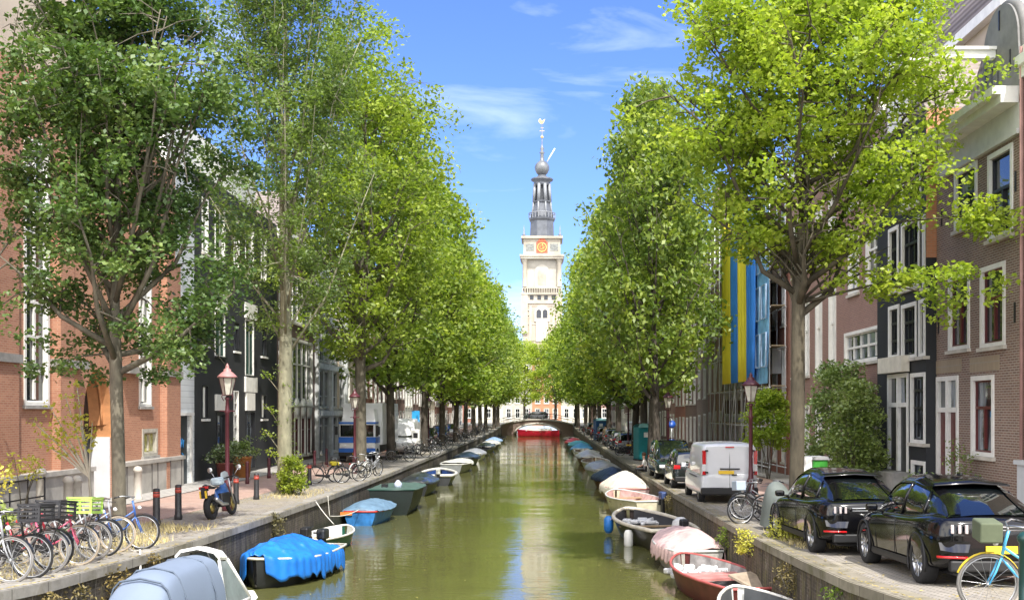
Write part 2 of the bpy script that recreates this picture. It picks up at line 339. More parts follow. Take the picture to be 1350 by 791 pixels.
# ------------------------------------------------------------------ buildings
_wc = {}
def window(root, u0, u1, z0, z1, cas=WHITE, sash=None, nx=2, bars=(.58,), fw=.10, glass=GLASS, sill=LSTONE, rev=.12, split=None, proud=.035, detail=True, name='window'):
    """casing, sash bars, pane and sill fitted into a wall opening (local x along the front, y into the house)"""
    w, h = round(u1-u0, 2), round(z1-z0, 2)
    sash = sash or cas
    key = (w, h, cas.name, sash.name, nx, tuple(bars), fw, glass.name, split)
    if key not in _wc:
        f = MB()
        y0, y1 = -proud, rev-.02
        f.box(0, fw, y0, y1, 0, h); f.box(w-fw, w, y0, y1, 0, h); f.box(fw, w-fw, y0, y1, h-fw, h); f.box(fw, w-fw, y0, y1, 0, fw*.8)
        b = .045
        a, c = rev-.07, rev-.012
        f.box(fw, fw+b, a, c, fw*.8, h-fw, 1); f.box(w-fw-b, w-fw, a, c, fw*.8, h-fw, 1)
        f.box(fw+b, w-fw-b, a, c, h-fw-b, h-fw, 1); f.box(fw+b, w-fw-b, a, c, fw*.8, fw*.8+b, 1)
        zs = [fw*.8+b] + [h*t for t in bars] + [h-fw-b]
        for t in bars: f.box(fw+b, w-fw-b, a-.02, c-.004, h*t-.04, h*t+.04, 1)
        for i in range(1, nx):
            x = fw + (w-2*fw)*i/nx
            wd = .05 if split else .022
            top = split or 1
            for k_ in range(len(zs)-1):
                if k_ >= top and split: break
                f.box(x-wd, x+wd, a-.01, c-.002, zs[k_]+.04, zs[k_+1]-.04, 1)
        p = MB(); p.box(fw, w-fw, rev-.015, rev+.01, fw*.5, h-fw)
        s = MB(); s.box(-.07, w+.07, -.10, rev-.02, -.10, -.002)
        def mk(m_, n_, ms):
            me = m_.mesh(n_, ms); return me
        _wc[key] = (mk(f, 'window', [cas, sash]), mk(p, 'pane', glass), mk(s, 'sill', sill))
    a, b, c = _wc[key]
    o = bpy.data.objects.new(name, a); o.location = (u0, 0, z0); link(o, root)
    q = bpy.data.objects.new('pane', b); link(q, o)
    if sill and detail: q = bpy.data.objects.new('sill', c); link(q, o)
    return o
def wallmesh(root, U, ztop, holes, m, D=9, rev=.13, zbot=-.7, name='wall', u_start=0):
    us = sorted({u_start, U} | {round(h[i], 3) for h in holes for i in (0, 1)}); zs = sorted({zbot, ztop} | {round(h[i], 3) for h in holes for i in (2, 3)})
    mb = MB()
    for a, b in zip(us, us[1:]):
        for c, d in zip(zs, zs[1:]):
            mu, mz = (a+b)/2, (c+d)/2
            if any(h[0] < mu < h[1] and h[2] < mz < h[3] for h in holes): continue
            mb.add([(a,0,c),(b,0,c),(b,0,d),(a,0,d)], [(0,1,2,3)])
    for u0, u1, z0, z1 in [h[:4] for h in holes]:
        r_ = rev + .35
        mb.add([(u0,0,z0),(u1,0,z0),(u1,r_,z0),(u0,r_,z0)], [(0,1,2,3)]); mb.add([(u0,0,z1),(u1,0,z1),(u1,r_,z1),(u0,r_,z1)], [(0,3,2,1)])
        mb.add([(u0,0,z0),(u0,0,z1),(u0,r_,z1),(u0,r_,z0)], [(0,3,2,1)]); mb.add([(u1,0,z0),(u1,0,z1),(u1,r_,z1),(u1,r_,z0)], [(0,1,2,3)])
        mb.add([(u0,r_,z0),(u1,r_,z0),(u1,r_,z1),(u0,r_,z1)], [(0,1,2,3)])
    s = u_start
    mb.add([(s,0,zbot),(s,D,zbot),(s,D,ztop),(s,0,ztop)], [(0,1,2,3)]); mb.add([(U,0,zbot),(U,D,zbot),(U,D,ztop),(U,0,ztop)], [(0,3,2,1)])
    mb.add([(s,D,zbot),(U,D,zbot),(U,D,ztop),(s,D,ztop)], [(0,3,2,1)]); mb.add([(s,0,ztop),(U,0,ztop),(U,D,ztop),(s,D,ztop)], [(0,3,2,1)])
    return mb.build(name, m, root, recalc=False)
class House:
    def __init__(s, side, Y0, Y1, label, name='canal_house', cat='house', group=None, dx=0):
        s.side, s.Y0, s.Y1 = side, Y0, Y1; s.U = Y1-Y0 - .012; s.bz = pz((Y0+Y1)/2)
        if side == 'L': s.root = empty(name, (FL+dx, Y0, s.bz), R(90), label, cat, group)
        else: s.root = empty(name, (FR+dx, Y1, s.bz), R(-90), label, cat, group)
        s.h = []; s.w = []
    def u(s, Y): return Y-s.Y0 if s.side == 'L' else s.Y1-Y
    def win(s, Ya, Yb, Za, Zb, **kw):                   # given in world depth and height
        a, b = sorted((s.u(Ya), s.u(Yb))); a, b = max(.05, a), min(s.U-.05, b)
        s.h.append((round(a,2), round(b,2), round(Za-s.bz,2), round(Zb-s.bz,2))); s.w.append(kw); return s
    def luw(s, u0, u1, z0, z1, **kw): s.h.append((round(u0,2),round(u1,2),round(z0,2),round(z1,2))); s.w.append(kw); return s
    def finish(s, top, m, D=9):                          # top: world height
        s.top = top - s.bz
        wallmesh(s.root, s.U, s.top, s.h, m, D)
        for h, kw in zip(s.h, s.w):
            if kw.get('door'):
                door(s.root, *h, **{k_: v for k_, v in kw.items() if k_ != 'door'})
            else: window(s.root, *h, **kw)
        return s
    def cornice(s, m=WHITE, h=.45, out=.35, z=None):
        z = s.top if z is None else z; mb = MB()
        mb.box(-.02, s.U+.02, -.10, -.002, z-h*1.6, z-h); mb.box(-.03, s.U+.03, -.2, -.002, z-h, z-h*.45); mb.box(-.05, s.U+.05, -out, .15, z-h*.45, z+.06)
        mb.build('cornice', m, s.root)
    def gable_roof(s, h=2.6, m=None, D=9):
        m = m or TILE; mb = MB(); z = s.top
        mb.add([(0,0,z),(s.U,0,z),(s.U,D,z),(0,D,z),(s.U/2,.0,z+h),(s.U/2,D,z+h)], [(0,1,4),(2,3,5),(1,2,5,4),(3,0,4,5)])
        mb.build('roof', m, s.root)
    def hip_roof(s, h=2.4, D=9, m=None):
        mb = MB(); z = s.top+.02; mb.add([(0,.1,z),(s.U,.1,z),(s.U,D,z),(0,D,z),(.3,D*.45,z+h),(s.U-.3,D*.45,z+h)], [(0,1,5,4),(1,2,5),(2,3,4,5),(3,0,4)])
        mb.build('roof', m or TILE, s.root)
def door(root, u0, u1, z0, z1, m=REDP, cas=WHITE, trans=.72, nx=2, glass=GLASS):
    w, h = u1-u0, z1-z0; f = MB(); fw = .13
    f.box(0, fw, -.04, .1, 0, h); f.box(w-fw, w, -.04, .1, 0, h); f.box(fw, w-fw, -.04, .1, h-fw, h); f.box(fw, w-fw, -.035, .09, h*trans-.07, h*trans+.07)
    if nx == 2: f.box(w/2-.09, w/2+.09, -.038, .095, 0, h-fw)
    o = f.build('doorway', cas, root, (u0, 0, z0))
    xs = [(fw, w/2-.09), (w/2+.09, w-fw)] if nx == 2 else [(fw, w-fw)]
    for a, b in xs:
        d = MB(); d.box(a, b, .06, .11, 0, h*trans-.07)
        pw = (b-a)
        for z_ in (.25, 1.15): d.box(a+pw*.18, b-pw*.18, .045, .062, z_, min(z_+.75, h*trans-.2))
        dd = d.build('door', m, o); k_ = MB(); k_.lathe([(.0,.0),(.035,.01),(.035,.05),(.0,.06)], 8, (b-.1, .0, 1.05), axis='y'); k_.build('handle', GOLD, dd)
        p = MB(); p.box(a, b, .07, .09, h*trans+.07, h-fw); p.build('pane', glass, o)
    st = MB(); st.box(-.15, w+.15, -.55, .0-.002, -.9, -.02); st.box(-.05, w+.05, -.002, .12, -.12, -.004); st.build('doorstep', STONE, root, (u0, 0, z0))

B_CH = brick('church_brick', (.48,.225,.135), (.36,.15,.09), (.48,.31,.22), dirt=.5, seam=.010)
B_BR = brick('brown_brick', (.225,.135,.10), (.135,.08,.062), (.36,.32,.275), dirt=.40, seam=.012)
B_PU = brick('purple_brick', (.30,.165,.135), (.24,.13,.11), (.34,.27,.23), dirt=.3, seam=.008)
B_DK = brick('dark_brick', (.16,.09,.07), (.11,.065,.052), (.22,.19,.17), dirt=.3, seam=.008)
B_RD = brick('red_brick', (.36,.13,.085), (.28,.10,.065), (.30,.22,.19), dirt=.3, seam=.008)
B_OR = brick('orange_brick', (.60,.25,.13), (.52,.21,.11), (.5,.3,.2), dirt=.1)
BLK = mat('black_render', (.022,.024,.028), .7, var=.3, scale=.8); BEIGE = mat('beige_render', (.50,.42,.33), .8, var=.2, scale=.6, bmp=.1); GREYC = mat('grey_concrete', (.45,.46,.46), .75, var=.2, scale=.8)
def clapmat():
    m, nt, b = newmat('white_clapboard'); v = objco(nt); w = N(nt, 'ShaderNodeTexWave'); w.wave_profile = 'SAW'; w.bands_direction = 'Z'; w.inputs['Scale'].default_value = 1.3; nt.links.new(v, w.inputs[0])
    nt.links.new(ramp(nt, w.outputs[1], .0, .12, (.30,.32,.34), (.66,.69,.70)), b.inputs['Base Color']); b.inputs['Roughness'].default_value = .6; bump(nt, b, w.outputs[1], .5, .03); return m
CLAP = clapmat()

# --- left 1: neo-gothic brick church front
H = House('L', 18, 44.5, 'tall orange brick church front with pointed doorway behind the bicycles', 'church_building', 'church')
r = H.root
for xa, xb, yt, ys_, ss in ((31,64,330,556,WHITE), (183,199,340,555,WHITE)):
    Ya, Yb = LY(xa), LY(xb); H.win(Ya, Yb, 5.65-1.2+.0, 12.2, cas=ss, nx=2, bars=(.13,.26,.39,.52,.65,.78,.9), fw=.12, split=9, sill=STONE)
H.win(LY(-70), LY(-32), 4.45, 11.5, nx=2, bars=(.13,.26,.39,.52,.65,.78,.9), fw=.12, split=9, sill=STONE)
Yn0, Yn1 = LY(187), LY(207)
H.win(Yn0, Yn1, ZZ(600,42), ZZ(565,42), cas=mat('greybeige_frame', (.42,.40,.34), .7), nx=2, bars=(), fw=.14, glass=mat('yellow_poster_glass', (.35,.34,.08), .15, var=.8, scale=5, coat=.5), sill=STONE)
dY0, dY1 = LY(110), LY(147)
H.luw(dY0-18, dY1-18, -.05, 4.4); H.w[-1] = {'skip': 1}
H.top = 14.2 - H.bz
wallmesh(r, H.U, H.top, H.h, B_CH, 14, rev=.42)
for h, kw in zip(H.h, H.w):
    if 'skip' in kw: continue
    window(r, *h, rev=.12, **kw)
# pointed doorway: orange reveal ring filling the top corners of the opening
u0, u1 = dY0-18, dY1-18; w = u1-u0
def ogive(u0, u1, zs, hh, n=9):
    L_ = []; w = u1-u0
    for i in range(n+1):
        t = i/n; L_.append((u0 + w/2*(1-math.cos(t*PI/2))**1.0*1.0, zs + hh*math.sin(t*PI/2)**.9))
    Rr = [(u0+u1-x, z) for x, z in L_[::-1][1:]]
    return L_ + Rr
arch = ogive(u0+.0, u1, 2.5, 1.85)
m_ = MB(); 
for (xa, za), (xb, zb) in zip(arch, arch[1:]): m_.add([(xa,.0,za),(xb,.0,zb),(xb,.0,4.41),(xa,.0,4.41)], [(0,1,2,3)])
m_.build('arch_spandrel', B_CH, r, (0,.003,0))
OM = mat('orange_mould', (.52,.24,.10), .8, var=.25)
m_ = MB(); m_.loft([[(x,.0,zz) for x, zz in arch],[(x+(-(x-(u0+u1)/2)*.2/w*2),.75,zz-.1) for x, zz in arch]]); m_.box(u1-.03, u1-.003, .01, .75, 2.0, 2.6); m_.build('arch_soffit', OM, r)
m_ = MB(); m_.box(u0+.01, u1-.01, .70, .74, -.2, 4.4); m_.build('doorway_shade', BLACKP, r)  # black sheet standing in for the shade deep in the open doorway
m_ = MB(); m_.box(u1-.10, u1-.035, .03, .69, -.1, 2.05); m_.build('door', mat('pale_door', (.66,.68,.70), .5, var=.1), r)
m_ = MB(); m_.tube([(x+(-(x-(u0+u1)/2)*.1/w*2), .30, zz-.05) for x, zz in arch], .05, 6); m_.build('arch_moulding', OM, r)
# buttresses, ledges and plinth
m_ = MB()
for xa, xb in ((-20,12),(68,86),(211,229)): a, b = LY(xa)-18, LY(xb)-18; m_ = MB(); m_.box(a, b, -.28, -.002, -.6, 8.8); m_.build('buttress', B_CH, r)
m_ = MB()
for xa, xb in ((-22,14),(66,104),(158,180),(209,230)): a, b = LY(xa)-18, LY(xb)-18; m_ = MB(); m_.box(a, b, -.36, -.003, 4.28, 4.52); m_.build('ledge', STONE, r)
m_ = MB(); zt = 1.15
for a, b in ((0, u0-.0), (u1, H.U)): 
    m_ = MB(); m_.box(a, b, -.34, -.004, -.7, zt-.14); m_.box(a-.0, b+.0, -.42, -.005, zt-.14, zt); m_.build('plinth', mat('plinth_stone', (.42,.40,.36), .8, var=.3, scale=1.5, bmp=.2), r)
m_ = MB()
a = LY(168)-18
for du in (.15, 1.3, 2.6, 3.2, 4.6, 5.9): m_ = MB(); m_.box(u1+.3+du, u1+.38+du, -.36, -.342, -.3, zt-.16); m_.build('plinth_joint', mat('joint', (.15,.14,.13), .9), r)
m_ = MB(); m_.box(LY(208)-18, LY(212)-18, -.365, -.342, -.1, zt-.2); m_.build('brick_inset', B_CH, r)
m_ = MB(); m_.prism([(0,H.top),(H.U,H.top),(H.U*.62,H.top+4.2),(H.U*.55,H.top+4.2)], .0, .4); m_.build('gable', BEIGE, r, (0,.5,0))
# --- left 2: white clapboard slab with garage door
H = House('L', 44.5, 46.9, 'narrow white clapboard front over a dark garage door', 'narrow_building', 'building')
wallmesh(H.root, H.U, 12.8, [(0.12, 1.75, -.02, 2.85)], CLAP, 9)
m_ = MB(); m_.box(.12, 1.75, .1, .16, -.1, 2.85); d = m_.build('garage_door', mat('dark_teal_door', (.012,.022,.028), .5), H.root)
m_ = MB(); rnd = random.Random(4)
pts = [(.75,.0,1.9),(.68,0,1.5),(.8,0,1.75),(.92,0,1.5),(.9,0,1.95),(1.05,0,1.55),(1.1,0,1.9),(1.22,0,1.5),(1.3,0,1.85)]
m_.tube([(x, .098, z) for x, y, z in pts], .022, 5); m_.tube([(1.1,.098,1.3),(1.3,.098,1.2),(1.15,.098,1.0),(1.0,.098,1.15),(1.2,.098,.85)], .02, 5)
m_.build('graffiti', mat('blue_spray', (.02,.22,.55), .6), d)
m_ = MB(); m_.box(1.78, 2.0, -.08, -.002, -.3, 2.95); m_.box(-.0, 2.1, -.1, -.002, 2.86, 2.98); m_.build('white_post', WHITE, H.root)
# --- left 3: black modern house with inset tall windows
H = House('L', 46.9, 61.3, 'modern black rendered house with tall green windows and white panels')
N0 = dict(cas=BLACKP, nx=1, bars=(), fw=.05, sill=WHITE)
def zl(y, Y): return ZZ(y, Y)
for xa, xb, yt, yb in ((266,274,405,455),(308,315,425,463),(344,351,425,470),(266,274,508,552),(344,351,520,552)):
    Ya, Yb = LY(xa), LY(xb); Ym = (Ya+Yb)/2; H.win(Ya, Yb, zl(yb,Ym), zl(yt,Ym), **N0)
for xa, xb, yt, yb in ((283,296,411,470),(323,334,422,495)):
    Ya, Yb = LY(xa), LY(xb); Ym = (Ya+Yb)/2; H.win(Ya, Yb, zl(yb,Ym), zl(yt,Ym), cas=WHITE, sash=GREENP, nx=2, bars=(.82,), fw=.05, glass=GLASSG, sill=BLACKP)
for (xa, xb) in ((266,274),(283,296),(308,315),(323,334),(344,351)):
    Ya, Yb = LY(xa), LY(xb); Ym = (Ya+Yb)/2; H.win(Ya, Yb, 11.2, 13.6, cas=WHITE, nx=1, bars=(), fw=.06, glass=GLASSG)
H.win(LY(285), LY(297), 1.3, 4.2, cas=BLACKP, nx=1, bars=(), sill=BLACKP); H.win(LY(324), LY(336), 1.3, 4.3, cas=BLACKP, nx=1, bars=(), sill=BLACKP); H.win(LY(308), LY(314), 2.3, zl(515,53), cas=WHITE, nx=1, bars=(.2,.4,.6,.8), fw=.04, glass=GLASS)
H.finish(14.6, BLK)
for xa, xb, yt, yb in ((283,297,388,410),(322,337,401,421),(322,337,497,517),(283,295,520,541),(323,334,518,541)):
    Ya, Yb = LY(xa), LY(xb); Ym = (Ya+Yb)/2; m_ = MB(); m_.box(Ya-46.9, Yb-46.9, -.10, -.003, zl(yb,Ym)-H.bz, zl(yt,Ym)-H.bz); m_.build('white_panel', WHITE, H.root)
for xa, xb in ((266,271),(344,348)):
    Ya, Yb = LY(xa), LY(xb); m_ = MB(); m_.box(Ya-46.9+.05, Yb-46.9, .02, .09, zl(550,Ya)-H.bz, zl(510,Ya)-H.bz); m_.build('white_curtain', WHITE, H.root)
m_ = MB(); m_.box(0, H.U, 1.2, 6, H.top, H.top+2.6); m_.build('roof_storey', WHITE, H.root)
# --- left 4: brown brick with arched door
H = House('L', 61.3, 71.3, 'dark brown brick house with tall white window strips left of the blue truck')
for a, b, z0, z1, n in ((.35,1.5,5.1,8.2,1),(2.6,9.3,4.6,8.6,5),(2.6,9.3,9.5,12.3,5),(.4,1.6,9.5,12.3,1)): H.luw(a, b, z0-1.2, z1-1.2, nx=n, bars=(.62,), fw=.14, split=None, cas=WHITE)
H.luw(.25, 1.5, -.1, 3.3, door=1, m=REDP, nx=1)
for i in range(3): H.luw(4.2+i*1.75, 5.45+i*1.75, .35, 3.2, cas=WHITE, sash=REDP, nx=2, bars=(.55,))
H.finish(14.5, B_DK); H.cornice()
for i in range(3):
    m_ = MB(); m_.lathe([(.0,-.12),(.62,-.12),(.62,.0),(.0,.0)], 16, (4.82+i*1.75, .05, 3.22), axis='y'); m_.build('window_arch', WHITE, H.root)
H.gable_roof(3, TILE)
# --- left 5: pale concrete frame
H = House('L', 71.3, 82, 'pale grey modern concrete-framed building beside the blue and white truck', 'modern_building', 'building')
for k_ in range(4):
    for a, b in ((.9,2.6),(3.0,4.4),(5.2,7.4),(7.9,10)): H.luw(a, b, .2+3.1*k_, 2.7+3.1*k_, nx=2, bars=(.3,) if k_ else (.75,), cas=GREYC, fw=.07)
H.finish(14.2, GREYC)
m_ = MB()
for u_ in (.0, 4.55, 10.2): m_.box(u_, u_+.45, -.25, -.004, -.6, 12.9)
for k_ in range(4): m_.box(-.0, H.U, -.3, -.255, 2.75+3.1*k_, 3.1+3.1*k_)
m_.build('concrete_frame', mat('pale_frame', (.58,.60,.60), .7), H.root)
m_ = MB(); m_.box(7.7, 7.9, -.12, -.003, 3.3, 12.5); m_.box(7.45,7.7,-.06,-.003,3.3,12.5); m_.build('panel', BEIGE, H.root)

# --- right 0
H = House('R', 14, 26.5, 'brown brick house with pale grey ground floor panel at the right edge')
H.win(26.0, 24.7, 3.0, 7.4, nx=2, bars=(.58,), fw=.14); H.win(26.0, 24.7, 8.6, 11.4, nx=2, bars=(.58,), fw=.14)
for Yc in (22.3, 19.3, 16.3): H.win(Yc+.7, Yc-.7, 3.6, 7.0, nx=2, fw=.14); H.win(Yc+.7, Yc-.7, 8.6, 11.4, nx=2, fw=.14)
H.finish(13.0, B_BR); H.cornice(out=.06); H.hip_roof()
m_ = MB(); m_.box(.15, 9, -.22, -.003, -.6, 1.48); m_.box(.08, 9.05, -.28, -.004, 1.48, 1.58); m_.build('ground_panel', mat('pale_grey_panel', (.50,.53,.56), .6, var=.1), H.root)
m_ = MB(); m_.tube([(.06,-.07,-.5),(.06,-.07,11.5)], .05, 8); m_.build('drainpipe', mat('pink_pipe', (.30,.17,.15), .6), H.root)
# --- right 1: brown brick house with bell gable
H = House('R', 26.6, 32.4, 'brown brick house with grey bell gable and red double doors')
def rw(xa, xb, ya, yb, **kw):
    Ya, Yb = RY(xa), RY(xb); Ym = (Ya+Yb)/2; H.win(Ya, Yb, ZZ(yb,Ym), ZZ(ya,Ym), **kw)
SB = dict(cas=WHITE, sash=REDP, nx=2, bars=(.60,), fw=.13, split=1)
rw(1251,1279,362,461, **SB); rw(1293,1326,349,457, **SB)
rw(1259,1289,220,300, **dict(SB, sash=BLACKP, bars=(.55,))); rw(1303,1336,197,312, **dict(SB, sash=BLACKP, bars=(.55,)))
rw(1281,1311,495,601, **SB)
rw(1233,1264,496,626, door=1, m=REDP, nx=2, trans=.66)
H.finish(11.0, B_BR, 10)
z = H.top; U = H.U
m_ = MB(); m_.box(0, U, -.06, .3, z-.0, z+.75); m_.box(0, U, -.12, -.062, z+.0, z+.12); m_.build('entablature', mat('grey_white_paint', (.62,.62,.60), .6, var=.12), H.root)
m_ = MB(); m_.prism([(0,z+.95),(U,z+.95),(U,z+1.15),(0,z+1.15)], -.70, .3); m_.box(0, U, -.5, -.062, z+.75, z+.95); m_.build('cornice', WHITE, H.root)
cx = 4.15; rad = 1.08
left = [(cx-1.55,z+1.15),(cx-1.5,z+1.4),(cx-1.32,z+1.62),(cx-1.18,z+1.95),(cx-1.10,z+2.4)] + [(cx+rad*math.cos(PI-PI*i/20), z+2.6+rad*math.sin(PI-PI*i/20)) for i in range(11)]
full = left + [(2*cx-x, zz) for x, zz in left[::-1] if x < cx-.001]
m_ = MB(); m_.prism(full, .15, .55); m_.build('bell_gable', mat('gable_grey', (.20,.195,.19), .75, var=.2), H.root)
m_ = MB(); m_.tube([(x, .33, zz) for x, zz in full[1:-1]], .13, 8); m_.build('gable_coping', mat('gable_coping_grey', (.17,.165,.16), .7), H.root)
window(H.root, cx-.62, cx+.02, z+1.45, z+2.3, proud=-.08, nx=1, bars=(), fw=.1)
for ch in H.root.children: pass
w_ = [o for o in scene.objects if o.parent == H.root and o.name.startswith('window')][-1]; w_.location.y = .10
m_ = MB(); m_.box(cx-.45, cx-.22, -1.25, .14, z+2.42, z+2.62); m_.box(cx-.52, cx-.15, -1.32, .14, z+2.62, z+2.70); m_.build('hoist_beam', WHITE, H.root)
m_ = MB()
for (uu, zz) in ((.45,z-1.1),(U/2,z-1.1),(U-.3,z-1.1),(U-.35,z-4.3),(.2,z-4.2),(cx-.85,z+2.1),(cx+.65,z+2.1),(cx,z+3.3)): m_.box(uu-.03, uu+.03, -.03 if zz < z else .12, -.003 if zz < z else .148, zz-.25, zz+.25)
m_.build('wall_anchor', BLACKP, H.root)
m_ = MB(); m_.add([(.1,.55,z+1.2),(U-.1,.55,z+1.2),(U-.1,9.9,z+1.2),(.1,9.9,z+1.2),(U/2,.56,z+3.9),(U/2,9.9,z+3.9)], [(0,1,4),(1,2,5,4),(2,3,5),(3,0,4,5)]); m_.build('roof', TILE, H.root)
m_ = MB()
for xa, xb, yy in ((1233,1268,487),(1279,1318,484)):
    a, b = sorted((H.u(RY(xa)), H.u(RY(xb)))); Ym = (RY(xa)+RY(xb))/2; zz = ZZ(yy, Ym)-H.bz; m_.box(a, b, -.012, -.002, zz-.1, zz+.28)
m_.build('brick_lintel', brick('lintel_brick', (.36,.28,.18), (.30,.22,.14), bw=.065, bh=.3), H.root)
# --- right 2: black narrow house
H = House('R', 32.4, 37.2, 'narrow black painted house with white window frames', dx=-.3)
def rw2(xa, xb, ya, yb, **kw):
    Ya, Yb = 11.2*F/(xa-VX), 11.2*F/(xb-VX); Ym = (Ya+Yb)/2; H.win(Ya, Yb, ZZ(yb,Ym), ZZ(ya,Ym), **kw)
S2 = dict(cas=WHITE, sash=BLACKP, nx=3, bars=(.33,.66), fw=.12)
rw2(1172,1186,403,472, **S2); rw2(1189,1209,400,472, **S2); rw2(1212,1229,393,469, **S2)
rw2(1189,1213,290,380, **S2); rw2(1172,1185,300,384, **S2); rw2(1217,1232,280,378, **S2)
rw2(1201,1226,491,584, **dict(S2, bars=(.3,.5,.75)))
rw2(1171,1198,493,620, door=1, m=BLACKP, nx=2, trans=.68)
rw2(1202,1222,607,650, **dict(S2, nx=2, bars=()))
rw2(1189,1215,195,272, **S2)
H.finish(13.2, BLK, 9)
m_ = MB(); m_.box(H.U-.001, H.U+.02, .0, 9, 7.5, H.top); m_.build('side_wall', B_OR, H.root)
a, b = sorted((H.u(11.2*F/(1169-VX)), H.u(11.2*F/(1201-VX)))); m_ = MB(); m_.box(max(.02,a), b, -.3, -.045, ZZ(492,35.5)-H.bz, ZZ(482,35.5)-H.bz+.25); m_.build('door_canopy', CREAM, H.root)
m_ = MB(); m_.box(H.U*.3, H.U*.7, -.1, .3, H.top, H.top+1.8); m_.prism([(H.U*.25,H.top+1.8),(H.U*.75,H.top+1.8),(H.U*.5,H.top+2.5)], -.2, .3); m_.build('neck_gable', WHITE, H.root); H.gable_roof(2.3)
# building with beige flank and tiled roof rising behind
o = empty('rear_building', (14.2, 34, pz(34)), 0, 'tall rear building with beige flank wall and tiled roof above the gable', 'building')
m_ = MB(); m_.box(0, 14, 0, 9, -.6, 15.4); m_.build('wall', BEIGE, o)
m_ = MB(); m_.box(-.3, 14.3, -.35, 9.3, 15.4, 15.75); m_.build('eaves', WHITE, o)
m_ = MB(); m_.add([(-.3,-.3,15.75),(14.3,-.3,15.75),(14.3,9.3,15.75),(-.3,9.3,15.75),(.6,4.5,20),(13.3,4.5,20)], [(0,1,5,4),(1,2,5),(2,3,4,5),(3,0,4)]); m_.build('roof', TILE, o)
# --- right 3
H = House('R', 37.2, 42.5, 'purplish brick house with a row of five white windows behind the tall shrub')
def rw3(xa, xb, ya, yb, **kw):
    Ya, Yb = RY(xa), RY(xb); Ym = (Ya+Yb)/2; H.win(Ya, Yb, ZZ(yb,Ym), ZZ(ya,Ym), **kw)
H.luw(.15, 5.0, ZZ(478,40)-H.bz, ZZ(434,40)-H.bz, nx=5, bars=(.5,), fw=.12, split=None)
H.luw(.7, 2.1, 7.4, 9.7, nx=2, fw=.14); H.luw(3.0, 4.6, 7.4, 9.7, nx=2, fw=.14); H.luw(.8, 2.0, 10.6, 12.4, nx=2, fw=.14); H.luw(3.0, 4.4, 10.6, 12.4, nx=2, fw=.14)
H.luw(.6, 2.2, .7, 3.3, nx=2, fw=.14); H.luw(3.3, 4.6, .2, 3.3, door=1, m=GREENP, nx=1)
H.finish(15, B_PU); H.cornice(); H.hip_roof()
# --- right 4
H = House('R', 42.5, 51.9, 'reddish brick house with tall blank white windows right of the sunlit trunk')
for i in range(4): H.luw(.6+2.2*i, 1.7+2.2*i, 4.6, 8.0, nx=2, fw=.16, glass=mat('white_blind', (.62,.62,.60), .3, var=.15)); H.luw(.6+2.2*i, 1.7+2.2*i, 9.2, 11.8, nx=2, fw=.14); H.luw(.6+2.2*i, 1.7+2.2*i, .6, 3.3, nx=2, fw=.14)
H.finish(15, B_PU); H.cornice(); H.hip_roof()
# --- right 5
H = House('R', 51.9, 56.3, 'narrow brick house with small white hoist cabin beside the banners')
for k_ in range(4): H.luw(.5, 1.5, .6+3.3*k_, 2.9+3.3*k_, nx=1, fw=.12); H.luw(2.7, 3.6, .6+3.3*k_, 2.9+3.3*k_, nx=1, fw=.12)
H.finish(15.5, B_RD); H.cornice()
m_ = MB(); m_.box(1.75, 2.5, -.45, -.004, 4.9, 6.2); m_.box(1.75, 2.5, -.45, -.004, 9.4, 10.9); m_.build('white_bay', WHITE, H.root)
# --- right 6: house in scaffolding
H = House('R', 56.3, 71.3, 'brick house wrapped in scaffolding behind yellow and blue banners')
for i in range(6):
    for k_ in range(4): H.luw(.7+2.4*i, 2.0+2.4*i, .5+3.3*k_, 2.9+3.3*k_, nx=2, fw=.13)
H.finish(15.5, B_DK); H.cornice(); H.hip_roof()
sc = empty('scaffolding', (FR-.9, 71.2, pz(64)), R(-90), 'white tube scaffolding with blue sheeting on the brick house', 'scaffolding')
m_ = MB()
WP = mat('scaffold_tube', (.70,.72,.74), .35, metal=.2, var=.1)
for i in range(11):
    for y_ in (0, .75): m_.tube([(.2+1.88*i, y_, 0),(.2+1.88*i, y_, 14.6)], .035, 6)
for k_ in range(8):
    for y_ in (0, .75): m_.tube([(.1, y_, .4+1.9*k_),(19.2, y_, .4+1.9*k_)], .03, 6)
for i in range(4): m_.tube([(.2+3.6*i, -.03, 0),(3.8+3.6*i, -.03, 7)], .03, 6)
m_.build('tubes', WP, sc)
m_ = MB()
for k_ in range(1, 7): m_.box(.1, 19.2, .06, .7, .45+1.9*k_, .5+1.9*k_)
m_.build('planks', mat('planks', (.35,.28,.18), .8), sc)
BSH = mat('blue_sheet', (.22,.50,.95), .45, var=.5, scale=1.3, bmp=.5, bscale=3)
m_ = MB()
secs = [[(14.7+ i*.235, -.08+.05*math.sin(i*2.1+z_*.7), z_) for i in range(20)] for z_ in (4.4,5.6,7,8.4,9.8,11.2,12.6,14.4)]
m_.loft(secs); m_.build('sheeting', BSH, sc)
m_ = MB()
for i in range(3):
    for k_ in range(4): 
        a = 14.95+1.5*i; zz = 5.2+2.3*k_; m_.tube([(a,-.17,zz),(a+1.1,-.17,zz),(a+1.1,-.17,zz+1.6),(a,-.17,zz+1.6)], .05, 5, closed=True)
m_.build('sheet_frames', mat('pale_blue_frame', (.45,.6,.8), .5), sc)
